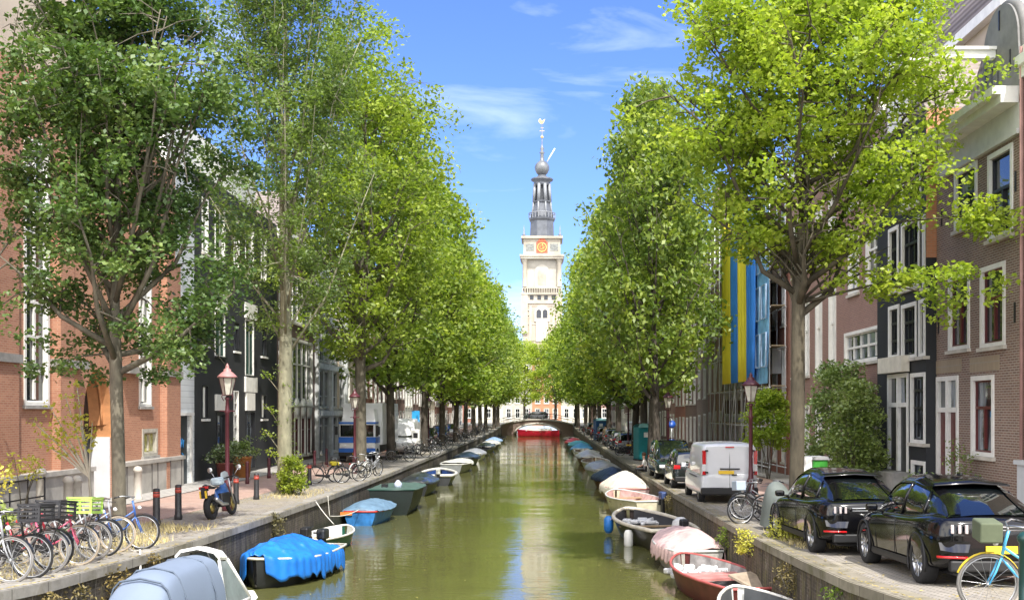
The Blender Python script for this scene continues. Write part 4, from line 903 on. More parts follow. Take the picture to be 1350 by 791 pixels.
shrub((10.7,31.4,pz(31)), .45, .5, 1.2, 40, 26, .2, .09, .06, LMS, 34, 'small shrub at the doorstep between black and brown houses', stems=4)
shrub((10.9,29.0,pz(29)), .4, .5, 2.1, 36, 18, .2, .09, .05, LM2, 35, 'thin climbing plant under the red-framed window', stems=4)
shrub((-9.15,39.7,pz(40)), .42, .42, 1.35, 70, 36, .2, .10, .07, LM3, 36, 'bright green bush at the foot of the pale ivy-covered trunk', stems=5)
iv = [(.30*math.cos(a_)*1.0, .30*math.sin(a_)-.0, z_) for z_ in [ .5+.13*i for i in range(36)] for a_ in [random.uniform(0,6.28)]]
leafobj('ivy', iv, 9, .17, .09, .06, 37, LM2, T2)
for i, (dx, dz) in enumerate(((-.75,4.2),(-.65,3.0),(-.5,1.4),(-.7,2.1))):
    mb = MB(); mb.tube([(-.2,-.1,dz-.45),(dx*.6,-.2,dz-.1),(dx,-.25,dz+.25)], [.02,.014,.006], 5); mb.build('branch', BARKL, T2)
    leafobj('sprout', [(dx*q,-.2,dz-.2+.4*q) for q in (.6,.8,1.0)], 12, .16, .11, .07, 40+i, LM3, T2)
# thin bare shrub with yellow leaves before the church door
rd = random.Random(9); s_ = empty('young_tree', (-11.9, 28.6, pz(28.6)), 0, 'thin pale sapling with sparse yellow leaves in front of the church door', 'sapling'); T = MB(); cl = []
for tip in ((-1.45,0,2.65),(-1.1,.1,3.1),(-.6,0,3.3),(-.25,0,2.8),(-1.3,-.1,2.2),(-.9,0,2.45),(.1,0,2.6),(-.35,.1,3.6)):
    T.tube([(.1,0,0),(.02,0,1.2),(tip[0]*.5,tip[1]*.5,1.3+(tip[2]-1.3)*.5),tip], [.045,.035,.022,.008], 5)
    for q in (.5,.62,.75,.88,1): cl.append((tip[0]*q*.5+tip[0]*.5*q, 0, 1.3+(tip[2]-1.3)*q))
T.build('trunk', mat('pale_stem', (.45,.42,.34), .8), s_, recalc=False); leafobj('foliage', cl, 9, .17, .12, .09, 41, LMY, s_)
shrub((-11.3,22.6,pz(22.6)), .40, .35, 1.7, 12, 12, .16, .09, .06, LMY, 42, 'yellow-leaved weedy shrub among the parked bicycles', stems=4, zb=.3)
shrub((-10.0,19.5,pz(19.5)), .42, .4, 1.15, 50, 30, .2, .10, .06, LMS, 43, 'leafy green plant behind the bicycle crates at the left edge', stems=4)
shrub((-13.9,29.2,pz(29)), .5, .5, 1.9, 14, 14, .2, .11, .07, LMY, 44, 'small yellow-leaved plant below the left church window', stems=4, zb=.6)
shrub((5.35,24.6,pz(24)), .35, .6, .5, 40, 26, .14, .09, .03, LMY, 45, 'tuft of yellow-green weeds beside the covered scooter', stems=2)
shrub((4.62,25.2,pz(25)-.45), .22, .7, .55, 36, 18, .13, .08, .04, LMY, 46, 'yellow-green weeds growing out of the right quay wall', stems=2)
def tufts(name, x0, x1, y0, y1, n, h, m, seed, dens=None):
    rg = random.Random(seed); mb = MB()
    for i in range(n):
        x = rg.uniform(x0,x1); y = rg.uniform(y0,y1)
        if dens and not dens(x,y): continue
        hh = h*rg.uniform(.4,1.1); a = rg.uniform(0,6.28); w = .010; lx, ly = rg.gauss(0,.4)*hh, rg.gauss(0,.4)*hh
        z = pz(y)+.004
        mb.add([(x-w*math.cos(a),y-w*math.sin(a),z),(x+w*math.cos(a),y+w*math.sin(a),z),(x+lx,y+ly,z+hh)], [(0,1,2)])
    o = mb.build(name, m, recalc=False); tag(o, 'sparse dry grass and weeds growing between the paving by the left quay' if x0 < 0 else 'sparse weeds along the right quay edge', 'grass', kind='stuff'); return o
DRY = mat('dry_grass', (.50,.42,.20), .9, var=.3, scale=3)
tufts('dry_grass', -10.3, -8.2, 22.6, 28.6, 2400, .17, DRY, 3, lambda x, y: math.sin(x*2.3+y*.9)+math.sin(y*1.7) > -.1)
tufts('dry_grass', -10.2, -8.3, 16.0, 22.5, 1300, .10, DRY, 4); tufts('dry_grass', -10.0, -8.2, 37.5, 42.5, 600, .13, DRY, 5); tufts('dry_grass', 5.1, 6.2, 22.4, 26.0, 800, .14, DRY, 6)

# ------------------------------------------------------------------ boats
def boat(loc, rz, L, B, H, label, hullm, rimm, inner=None, stern=.72, bowsharp=1.0, bench=(), cover=None, motor=None, sheer=.25, name='moored_boat', group=None, rim=.035, floor=None, fenders=(), bottom=None, coverkw={}, tilt=0):
    """bow points along local +y; z=0 is the waterline"""
    root = empty(name, loc, rz, label, 'boat', group)
    n = 16; inner = inner or hullm
    def hb(t):
        if t < .5: return B/2*(stern+(1-stern)*math.sin(t/.5*PI/2))
        return B/2*max(.0, 1-((t-.5)/.5)**(2.1*bowsharp))**.75
    def gz(t): return H + sheer*H*max(0,(t-.35)/.65)**2 + .06*H*(1-t)**3
    def kz(t): return -.25 + .5*max(0,(t-.75)/.25)**2*.6
    def sec(t, off=0, fl=None):
        w = max(.012, hb(t)-off); y = -L/2 + L*t - (off if t > .9 else 0); g_ = gz(t) ; k_ = kz(t) if fl is None else fl; out = []
        for j in range(-6, 7):
            s_ = j/6; a = abs(s_)
            x = math.copysign(w*(a**.42 if a else 0)*(.80+.20*a), s_) if j else 0; z = k_ + (g_-k_)*(a**2.3)
            out.append((x, y + (g_-z)*-.12*(1 if t > .85 else 0), z))
        return out
    ts = [i/n for i in range(n)] + [.97, .995]
    h = MB(); h.loft([sec(t) for t in ts]); s0 = sec(0); h.add(s0, [tuple(range(13))]); h.build('hull', bottom or hullm, root)
    fl = floor if floor is not None else -.02
    i_ = MB(); i_.loft([sec(t, .045, fl) for t in ts[:-1]]); s0 = [(x, y+.04, z) for x, y, z in sec(0,.045,fl)]; i_.add(s0, [tuple(range(13))]); i_.build('interior', inner, root)
    rl = [(hb(t), -L/2+L*t, gz(t)) for t in ts] + [(-hb(t), -L/2+L*t, gz(t)) for t in ts[::-1]]
    r_ = MB(); r_.tube(rl, rim, 8, closed=True); r_.build('rim', rimm, root)
    for t in bench:
        m_ = MB(); w = hb(t)-.05; y = -L/2+L*t; m_.box(-w, w, y-.14, y+.14, gz(t)-.2, gz(t)-.16); m_.build('bench', mat('wood_bench', (.38,.27,.15), .6, var=.3), root)
    if cover:
        cm = cover; kw = dict(peak=.3, drop=.15, t0=0, t1=.98, ridge=None, wr=.03, crumple=.045); kw.update(coverkw); rdm = random.Random(hash(label) % 999 if 0 else len(label)*7)
        ph = [rdm.uniform(0,6) for _ in range(6)]
        c = MB(); secs = []
        for i in range(49):
            t = kw['t0'] + (kw['t1']-kw['t0'])*i/48; w = hb(t)+.03; y = -L/2+L*t; g_ = gz(t)+.03; pk = kw['peak']*(math.sin(PI*min(1,max(0,(t-kw['t0'])/(kw['t1']-kw['t0'])))**(kw.get('pw',.8))))**.6 if not kw['ridge'] else kw['ridge'](t)
            row = []
            for j in range(-18, 19):
                s_ = j/18; a = abs(s_)
                if a > .8: d_ = (a-.8)/.2; x = math.copysign(w+.02+.025*math.sin(i*1.9+ph[0])+.03*d_, s_); z = g_ - kw['drop']*d_*(1+.28*mnoise.noise(Vector((i*.35,s_*2,ph[1])))*2)
                else: q = a/.8; x = s_/.8*w; z = g_ + pk*(1-q**1.5)
                q3 = Vector((x*1.3+ph[2], y*1.1+ph[3], z*.8)); rdg = 1-2*abs(mnoise.noise(q3*1.6)); rd2 = 1-2*abs(mnoise.noise(q3*3.7)); nz_ = kw['wr']*1.2*mnoise.noise(q3*.8) + kw['crumple']*(max(0,rdg)**3*.8+max(0,rd2)**3*.4-.3)
                row.append((x, y + nz_*.5, z+nz_*(1 if a < .95 else .3)))
            secs.append(row)
        c.loft(secs); o = c.build('cover', cm, root); md = o.modifiers.new('s', 'SUBSURF'); md.levels = md.render_levels = 1; m2 = o.modifiers.new('t','SOLIDIFY'); m2.thickness = .015
    if motor:
        m_ = MB(); y = -L/2-.12; x = motor[0]
        m_.cbox((x, y-.12, H+.28), (.26,.40,.30), 0); o = m_.build('outboard_motor', motor[1], root, bevel=.06)
        q = MB(); q.cbox((x, y-.12, H-.15), (.12,.20,.62)); q.cbox((x, y+.06, H+.02), (.2,.16,.22)); q.tube([(x,y-.05,H+.3),(x,y+.5,H+.38)], .025, 6); q.build('motor_leg', DKST, o)
    for (fx_, fy_, fz_, fr_, fm_) in fenders:
        m_ = MB(); m_.lathe([(.0,-.3),(fr_*.6,-.27),(fr_,-.18),(fr_,.18),(fr_*.6,.27),(.03,.3),(.03,.42),(.0,.43)], 12, (fx_,fy_,fz_)); m_.build('fender', fm_, root)
    return root
def P_(n, c, r=.4, **k): return mat(n, c, r, **k)
TARP = mat('blue_tarp', (.015,.17,.60), .38, var=.35, scale=1.5, bmp=.6, bscale=5, coat=.3)
DHULL = mat('dark_hull', (.018,.02,.022), .45, var=.4, scale=2, coat=.2); WHULL = mat('white_hull', (.66,.66,.62), .35, var=.2, scale=1.5, coat=.3)
boat((-6.62,28.3,0), R(169), 4.0, 1.85, .60, 'dark boat half covered by a crumpled bright blue tarpaulin', DHULL, mat('pale_rim', (.55,.53,.47), .5), inner=LSTONE, stern=.85, cover=TARP, coverkw=dict(peak=.40, drop=.52, t0=.12, t1=.97, wr=.03, pw=.9, crumple=.11), motor=(.0,DHULL))
boat((-6.85,34.6,0), R(-8), 3.5, 1.35, .42, 'small open dinghy with green hull and white rim between the blue boats', mat('green_hull', (.015,.09,.06), .35), mat('white_rim', (.7,.68,.62), .4), inner=WHULL, bench=(.3,.6), motor=(0,DKST))
B4 = boat((-6.85,42.9,0), R(-3), 3.8, 1.65, .50, 'blue rowing boat with red rim and grey-blue cover', mat('blue_hull', (.03,.16,.42), .4, var=.5), mat('red_rim', (.50,.04,.03), .4), cover=mat('greyblue_cover', (.13,.22,.31), .6, var=.3), bowsharp=1.6, coverkw=dict(peak=.32, drop=.02, t0=.02, t1=.95, wr=.02))
m_ = MB(); m_.box(-.72,-.28,-1.96,-1.92,.40,.52); m_.build('orange_patch', mat('orange_patch', (.75,.25,.06), .5), B4)
B5 = boat((-6.35,47.6,0), 0, 5.0, 1.95, .98, 'high dark green steel barge with flat grey-green deck', mat('barge_green', (.005,.012,.009), .5, var=.4, coat=0), mat('barge_rim', (.02,.06,.045), .4), stern=.95, bowsharp=2.0, sheer=.02, cover=mat('deck_green', (.07,.12,.10), .5, var=.15), coverkw=dict(peak=.03, drop=.01, t0=.01, t1=.97, wr=.003))
m_ = MB(); m_.cbox((-.5,-.9,1.1),(.25,.3,.16)); m_.build('hatch', DKST, B5); m_ = MB(); m_.lathe([(.0,1.0),(.16,1.02),(.17,1.22),(.06,1.36),(.0,1.38)], 10, (.1,-1.2,0)); m_.build('deck_fitting', mat('bluish_white', (.5,.55,.68), .5), B5)
boat((-6.6,57.5,0), 0, 5.0, 1.9, .62, 'low black boat under a glossy black cover', DHULL, DHULL, cover=mat('black_cover', (.03,.034,.04), .28, var=.4, coat=.4), coverkw=dict(peak=.42, drop=.1, wr=.02))
boat((-6.4,65.5,0), R(5), 5.6, 2.1, .55, 'dark sloop with blue interior and white inflated rim', DHULL, mat('white_tube', (.68,.66,.60), .5), inner=mat('navy_interior', (.02,.06,.22), .5, var=.5), bench=(.35,.6), rim=.09, motor=(0,WHULL))
boat((-6.3,78,0), R(-3), 6.5, 2.1, .6, 'white and grey open boat, seventh from the blue tarpaulin boat', mat('grey_hull',(.25,.26,.27),.4), WHITE, inner=WHULL, bench=(.3,.5), cover=WHULL, coverkw=dict(peak=.15, t0=.4, wr=.02))
LB = [(-6.4,88,DHULL,mat('navy_cover',(.015,.03,.06),.4,coat=.3),'dark'),(-6.3,96,WHULL,mat('grey_cover',(.30,.31,.33),.5),'grey covered'),(-6.4,105,DHULL,None,'black open'),(-6.3,114,DHULL,mat('black_cover',(.03,.034,.04),.28),'black covered'),(-6.3,124,mat('navy_hull',(.03,.05,.1),.4),WHULL,'navy hulled white-topped'),(-6.3,136,WHULL,mat('pale_blue_cover',(.25,.38,.6),.5),'small pale blue covered'),(-6.3,150,DHULL,None,'dark open distant')]
for i, (x, y, hm, cv, w) in enumerate(LB): boat((x+random.uniform(-.2,.2), y, 0), R(random.uniform(-4,4)), random.uniform(5.5,7), 2.0, .62, f'{w} boat moored far along the left quay', hm, WHULL if i % 2 else DHULL, inner=BLACKP, cover=cv, bench=(.3,.6) if not cv else (), coverkw=dict(peak=.35), group='boats moored along the left quay')
# right side
boat((4.15,19.7,0), R(8), 5.0, 1.75, .62, 'white open boat at the bottom edge below the pink dinghy', WHULL, mat('white_rim', (.7,.68,.62), .4), inner=mat('dark_inner',(.06,.065,.07),.6), bench=(.55,), floor=.12)
PK = mat('faded_pink', (.55,.22,.20), .6, var=.4, scale=3)
B2 = boat((3.95,25.4,0), R(11), 5.1, 1.75, .56, 'faded red open dinghy with pink bench and folded tarpaulin', mat('maroon_hull', (.11,.025,.022), .5, var=.4), mat('pinkred_rim', (.42,.10,.09), .5), inner=mat('greywhite_inner', (.30,.28,.27), .7, var=.6, scale=3), floor=.1)
m_ = MB(); m_.box(-.72,.72,-.2,.75,.40,.46); m_.build('bench', PK, B2); m_ = MB(); m_.cbox((.35,-1.35,.55),(.75,.85,.05), .5, rx=.3); m_.build('wooden_panel', mat('weathered_wood', (.34,.27,.20), .8, var=.4), B2)
m_ = MB(); m_.cbox((-.1,-.75,.26),(1.2,.7,.12)); m_.build('dark_mat', mat('dark_mat', (.05,.05,.06), .8), B2)
m_ = MB(); rd = random.Random(2)
for i in range(26): m_.cbox((rd.uniform(-.6,.5), rd.uniform(.9,1.9), .32+rd.uniform(0,.18)), (.25,.25,.14), rd.uniform(0,3), rx=rd.uniform(-.4,.4))
m_.build('plastic_sheet', mat('white_plastic', (.62,.62,.62), .4), B2, bevel=.04)
boat((3.85,30.4,0), R(4), 3.9, 1.7, .62, 'lumpy boat wrapped in a pale pink stained cover', mat('pale_hull',(.45,.42,.38),.5), WHULL, cover=mat('pink_cover', (.60,.42,.40), .7, var=.35, scale=2.2, bmp=.5), coverkw=dict(peak=.42, drop=.35, wr=.06))
B3 = boat((3.45,36.6,0), R(9), 6.4, 2.15, .62, 'black open sloop with wide cream rim and white bags', mat('blackbrown_hull', (.03,.022,.02), .4, var=.5, coat=.3), mat('cream_rim', (.68,.62,.50), .5), inner=mat('black_inner', (.035,.035,.04), .6), rim=.07, floor=.05, bench=(.5,))
m_ = MB(); rd = random.Random(6)
for i in range(24): m_.cbox((rd.uniform(-.7,.7), 1.0+rd.uniform(0,1.2), .35+rd.uniform(0,.15)), (.35,.3,.12), rd.uniform(0,3), rx=rd.uniform(-.3,.3))
m_.build('white_sheet', mat('white_plastic', (.62,.62,.62), .4), B3, bevel=.04)
m_ = MB(); m_.lathe([(.0,.2),(.28,.25),(.32,.5),(.26,.8),(.1,.92),(.0,.93)], 9, (.55,-1.8,0)); m_.build('white_bag', mat('white_plastic', (.62,.62,.62), .4), B3)
m_ = MB(); m_.cbox((.45,-2.5,.75),(.25,.3,.35)); m_.build('outboard_motor', DKST, B3, bevel=.05)
m_ = MB(); m_.lathe([(.0,-.3),(.1,-.27),(.17,-.15),(.17,.2),(.1,.3),(.0,.32)], 10, (-1.05,1.6,.35)); m_.build('blue_fender', mat('blue_fender', (.03,.2,.6), .4), B3)
m_ = MB(); m_.lathe([(.0,-.3),(.1,-.27),(.15,-.15),(.15,.2),(.1,.3),(.0,.32)], 10, (-1.08,-1.5,.2)); m_.build('white_fender', WHITE, B3)
m_ = MB(); m_.tube([(-1.0,1.4,.6),(-1.02,1.5,.45),(-1.05,1.6,.62)], .015, 5); m_.build('fender_line', WHITE, B3)
B5r = boat((3.6,45.3,0), R(14), 4.9, 2.0, .72, 'cream polyester boat with pinkish seats and a blue stern fender', mat('cream_hull', (.62,.57,.42), .35, coat=.3), WHULL, inner=mat('pink_inner', (.52,.33,.30), .6, var=.5, scale=4), bench=(.3,.55,.75), floor=.2, motor=(.3,mat('blueblack',(.05,.08,.2),.4)))
boat((3.7,52.5,0), R(6), 5.2, 2.1, .7, 'boat under a peaked off-white canvas cover with pink trim', mat('pinkwhite_hull', (.55,.38,.36), .5, var=.4, scale=4), PK, cover=mat('offwhite_canvas', (.62,.58,.48), .7, var=.25, bmp=.4), coverkw=dict(peak=.72, drop=.3, t0=.02, t1=.8, wr=.04))
boat((3.6,61,0), R(5), 5.6, 2.0, .6, 'boat with orange-brown cabin and dark blue cover', mat('brown_hull', (.20,.08,.03), .5), DHULL, cover=mat('navy_cover2', (.012,.022,.05), .5), coverkw=dict(peak=.6, t0=.0, t1=.8, wr=.03))
RB = [(3.5,70,WHULL,mat('silver_cover',(.30,.30,.30),.4),'silver-grey covered'),(3.4,79,mat('cream_hull',(.62,.57,.42),.35),None,'cream open'),(3.4,88,mat('brown_hull',(.20,.08,.03),.5),mat('silver_cover',(.30,.30,.30),.4),'brown hulled grey covered'),(3.4,97,WHULL,None,'long white open'),(3.4,107,WHULL,mat('lightblue_cover',(.06,.26,.5),.5),'light blue covered'),(3.4,117,DHULL,mat('teal_cover',(.05,.25,.28),.5),'teal covered'),(3.3,128,mat('green_hull2',(.05,.12,.1),.5),mat('red_cover',(.5,.05,.06),.5),'red covered'),(3.4,142,DHULL,None,'dark open distant')]
for i, (x, y, hm, cv, w) in enumerate(RB): boat((x+random.uniform(-.2,.2), y, 0), R(random.uniform(-4,6)), random.uniform(5.5,7), 2.05, .66, f'{w} boat moored far along the right quay', hm, WHULL if i % 2 else CREAM, inner=mat('mixed_inner',(.35,.28,.22),.6,var=.6,scale=4), cover=cv, bench=(.3,.6) if not cv else (), coverkw=dict(peak=.45), group='boats moored along the right quay')
tb = boat((-1.3,181,0), R(90), 7.0, 2.4, .95, 'red-hulled tour boat crossing in front of the far bridge', mat('bright_red_hull', (.62,.015,.05), .35), mat('red_rim2', (.62,.03,.06), .4), inner=WHULL, bench=(.3,.45,.6), floor=.3, name='tour_boat')
m_ = MB(); m_.box(-.95,.95,-2.2,2.0,.95,1.35); m_.box(-.9,.9,-2.3,1.7,1.75,1.82)
for y_ in (-2.1,-1.0,.2,1.5): m_.box(-.9,-.86,y_,y_+.08,1.35,1.75); m_.box(.86,.9,y_,y_+.08,1.35,1.75)
m_.build('white_cabin', WHITE, tb)
# canvas-covered cruiser in the foreground
cr = boat((-5.9,17.95,0), R(-10), 5.0, 1.9, .80, 'white cruiser with grey-blue canvas hood and raked windscreen nearest the camera', WHULL, WHITE, inner=WHULL, stern=.92, sheer=.1, floor=.3, fenders=(), name='cabin_cruiser')
cr.scale = (.62,.84,1.04)
CANV = mat('greyblue_canvas', (.15,.19,.26), .75, var=.10, scale=1, bmp=.1)
c = MB(); prof = [(-2.45,.84,.86,.88),(-2.2,1.10,.82,.90),(-1.6,1.66,.72,.92),(-1.1,1.76,.66,.92),(0,1.80,.64,.92),(.46,1.79,.62,.90)]
secs = []
for y, zt, wt, wb in prof: secs.append([(-wb,y,.82),(-wb*.96,y,.82+(zt-.82)*.5),(-wt,y,zt-.10),(-wt*.8,y,zt-.02),(0,y,zt+.06),(wt*.8,y,zt-.02),(wt,y,zt-.10),(wb*.96,y,.82+(zt-.82)*.5),(wb,y,.82)])
c.loft(secs, sm=True); hd_ = c.build('canvas_hood', CANV, cr); md = hd_.modifiers.new('s','SUBSURF'); md.levels = md.render_levels = 2
for y, zt, wt, wb in prof[2:5]:
    q = MB(); q.tube([(-wb,y,.84),(-wb*.965,y,.82+(zt-.82)*.5),(-wt,y,zt-.13),(-wt*.75,y,zt-.02),(0,y,zt+.035),(wt*.75,y,zt-.02),(wt,y,zt-.13),(wb*.965,y,.82+(zt-.82)*.5),(wb,y,.84)], .018, 5); q.build('hood_seam', mat('hood_seam', (.10,.13,.18), .8), cr)
c = MB(); c.loft([[(-0.656,.5,1.74),(-0.492,.5,1.84),(0,.5,1.90),(0.492,.5,1.84),(0.656,.5,1.74)],[(-0.640,.85,1.70),(-0.476,.87,1.80),(0,.9,1.86),(0.476,.87,1.80),(0.640,.85,1.70)]], sm=False)
o = c.build('hardtop', WHITE, cr, (0,0,.055)); md = o.modifiers.new('t','SOLIDIFY'); md.thickness = .05
c = MB(); c.loft([[(-0.853,1.55,1.0),(-0.410,1.75,1.0),(0,1.8,1.0),(0.410,1.75,1.0),(0.853,1.55,1.0)],[(-0.623,.85,1.70),(-0.410,.88,1.78),(0,.9,1.84),(0.410,.88,1.78),(0.623,.85,1.70)]], sm=False)
c.add([(-0.869,.5,.95),(-0.853,1.55,1.0),(-0.623,.85,1.70),(-0.640,.5,1.72)], [(0,1,2,3)]); c.add([(0.869,.5,.95),(0.853,1.55,1.0),(0.623,.85,1.70),(0.640,.5,1.72)], [(0,1,2,3)]); c.build('windscreen', mat('windscreen', (.20,.24,.24), .05, coat=1), cr)
c = MB()
for a, b_ in (((-0.853,1.57,1.0),(-0.623,.87,1.72)),((0.853,1.57,1.0),(0.623,.87,1.72)),((0,1.83,1.0),(0,.92,1.86)),((0.869,.48,.95),(0.640,.48,1.75)),((-0.869,.48,.95),(-0.640,.48,1.75)),((-0.853,1.57,1.0),(0,1.83,1.0)),((0,1.83,1.0),(0.853,1.57,1.0)),((0.853,1.57,1.0),(0.869,.48,.97))): c.tube([a, b_], .035, 6)
c.build('windscreen_frame', WHITE, cr)
c = MB(); c.loft([[(-0.869,.4,.86),(0,.4,.98),(0.869,.4,.86)],[(-0.861,1.6,.88),(0,1.8,1.02),(0.861,1.6,.88)],[(-0.492,2.5,.88),(0,2.6,.98),(0.492,2.5,.88)],[(-.05,3.05,.9),(0,3.06,.92),(.05,3.05,.9)]]); c.build('foredeck', WHITE, cr)
fd = MB(); fd.lathe([(.0,-.45),(.11,-.40),(.17,-.25),(.17,.25),(.11,.40),(.03,.45),(.03,.6),(.0,.61)], 14, (0,0,0)); 
fo = fd.build('fender', mat('pale_green_fender', (.22,.32,.30), .35, coat=.3), cr, (1.25,1.5,.35)); fo.rotation_euler = (R(75), 0, R(-70))
def rope(name, pts, r_, m, lab):
    me = MB(); base = Vector(pts[0]); n = 12; P = []
    for i in range(len(pts)-1):
        a, c = Vector(pts[i]), Vector(pts[i+1])
        for q in range(n): t = q/n; p = a.lerp(c, t); p.z -= .10*math.sin(PI*t)*(c-a).length*.4; P.append(p-base)
    P.append(Vector(pts[-1])-base); me.tube(P, r_, 6); o = me.build(name, m, None, base); tag(o, lab, 'rope'); return o
ROPE = mat('white_rope', (.70,.68,.62), .8)
rope('mooring_rope', [(-8.6,22.6,pz(22.6)+.03),(-7.9,21.4,pz(21.4)+.08),(-7.45,20.2,1.25),(-7.1,19.6,1.0)], .022, ROPE, 'thick white mooring rope from the left quay to the cruiser')
rope('mooring_rope', [(-7.66,38.6,1.3),(-7.6,38.6,.6),(-6.95,40.9,.62)], .015, ROPE, 'thin white rope hanging from the left quay to the red-rimmed boat')
rope('mooring_rope', [(-7.7,36.6,1.32),(-7.0,36.3,.55)], .015, ROPE, 'thin white rope from the left quay to the green dinghy')

# weeds hanging on the quay walls, litter of leaves along the edges
LMB = leafmat('dry_weed', (.10,.075,.03), (.22,.17,.07), (.36,.31,.12), .2, .3)
for i, (x, y, dz, w_) in enumerate(((-7.58,16.6,.55,.5),(-7.58,17.9,.6,.6),(-7.58,19.4,.5,.55),(-7.6,21.2,.4,.35),(-7.6,31.0,.35,.25))):
    shrub((x,y,pz(y)-dz-.35), .16, w_, .75, 34, 16, .13, .08, .03, LMB, 70+i, ['brown weeds on the left quay wall, nearest clump','brown weeds on the left quay wall below the black crate bicycle','brown weeds on the left quay wall below the green crate bicycle','small weeds on the left quay wall under the white rope','small weeds on the left quay wall behind the blue tarpaulin boat'][i], name='wall_weeds', cat='weeds', stems=3)
for i, (x, y, dz, w_) in enumerate(((4.60,17.6,.5,.45),(4.60,21.0,.45,.5),(4.62,28.5,.4,.35),(4.62,41,.4,.4))):
    shrub((x,y,pz(y)-dz-.3), .13, w_, .6, 26, 14, .12, .07, .03, LMB if i % 2 else LM3, 80+i, ['weeds on the right quay wall below the nearest black SUV','weeds on the right quay wall below the second black SUV','weeds on the right quay wall beside the pink covered boat','weeds on the right quay wall below the white van'][i], name='wall_weeds', cat='weeds', stems=3)
def litter(x0, x1, y0, y1, n, seed, lab, z=None, m=None):
    rg = random.Random(seed); mb = MB()
    for i in range(n):
        x = rg.choice((x0,x1)) + (rg.random()**2)*(x1-x0)*rg.choice((.5,.9))*(1 if rg.random() < .5 else -1); x = min(max(x,x0),x1); y = y0+(y1-y0)*rg.random()**1.3; a = rg.uniform(0,6.28); s_ = rg.uniform(.02,.05); zz = (pz(y)+.045 if z is None else z)
        mb.add([(x-s_*math.cos(a),y-s_*math.sin(a),zz),(x+s_*.5*math.sin(a),y-s_*.5*math.cos(a),zz+.008),(x+s_*math.cos(a),y+s_*math.sin(a),zz+.003),(x-s_*.5*math.sin(a),y+s_*.5*math.cos(a),zz+.01)], [(0,1,2,3)])
    tag(mb.build('fallen_leaves', m or mat('leaf_litter', (.34,.27,.09), .8, var=.5, scale=2), recalc=False), lab, 'fallen leaves', kind='stuff')
litter(-10.2, -7.7, 15, 60, 1500, 1, 'dry leaves scattered over the left quay paving'); litter(4.8, 7.3, 14, 60, 1300, 2, 'dry leaves scattered over the right quay paving')
litter(-7.6, 4.6, 20, 90, 500, 3, 'small yellow leaves floating on the canal water', .004, mat('floating_leaf', (.42,.40,.10), .6, var=.4, scale=2))
# ------------------------------------------------------------------ vehicles (forward is local +y)
CARP = mat('black_car_paint', (.004,.004,.005), .10, var=.1, coat=.35, spec=.35); CARW = mat('white_van_paint', (.66,.67,.70), .3, var=.04, coat=.6)
TRIM = mat('black_trim', (.012,.012,.013), .55, var=.2)
def wheel(parent, x, y, r, w, side, rimm=ALU, spokes=5, dark=True, name='wheel'):
    """side=-1: outer face looks to -x"""
    o = bpy.data.objects.new(name, None)
    t = MB(); prof = [(r*.70,-w/2),(r*.93,-w/2),(r,-w/2+.03),(r,w/2-.03),(r*.93,w/2),(r*.70,w/2),(r*.66,w*.2),(r*.66,-w*.2)]
    t.lathe(prof+[prof[0]], 36, axis='x', cap=False); wo_ = t.build(name, RUBBER, parent, (x,y,r))
    q = MB(); f = side*(w/2-.015)
    q.lathe([(r*.70,f*.2),(r*.71,f),(r*.66,f),(r*.64,f*.55),(r*.64,f*.2)], 30, axis='x', cap=False)
    q.lathe([(.0,f*.15),(r*.64,f*.15)], 24, axis='x', m=1, cap=False)
    q.lathe([(0,f*.95),(r*.10,f*.95),(r*.16,f*.7),(r*.16,f*.2)], 14, axis='x', cap=False)
    for i in range(spokes):
        for da in (-.13,.13):
            a = 2*PI*i/spokes; c0 = (f*.72, r*.12*math.cos(a+da*3), r*.12*math.sin(a+da*3)); c1 = (f*.86, r*.66*math.cos(a+da*1.6), r*.66*math.sin(a+da*1.6))
            q.tube([c0,c1], [r*.075,r*.065], 5)
    q.build('rim', [rimm, TRIM], wo_); return wo_
def ssec(y, pts): return [(-x, y, z) for x, z in pts[::-1]][:-1] + [(0, y, pts[0][1])] + [(x, y, z) for x, z in pts[1:]]
def cut_arches(o, ys, r, z, W):
    for yy in ys:
        for sx in (-1, 1):
            c = MB(); c.lathe([(r, sx*W*.30),(r, sx*W*.62)], 32, (0,yy,z), axis='x'); co = c.build('cutter', TRIM)
            md = o.modifiers.new('b','BOOLEAN'); md.operation = 'DIFFERENCE'; md.object = co; md.solver = 'EXACT'
            applied(o); bpy.data.objects.remove(co)
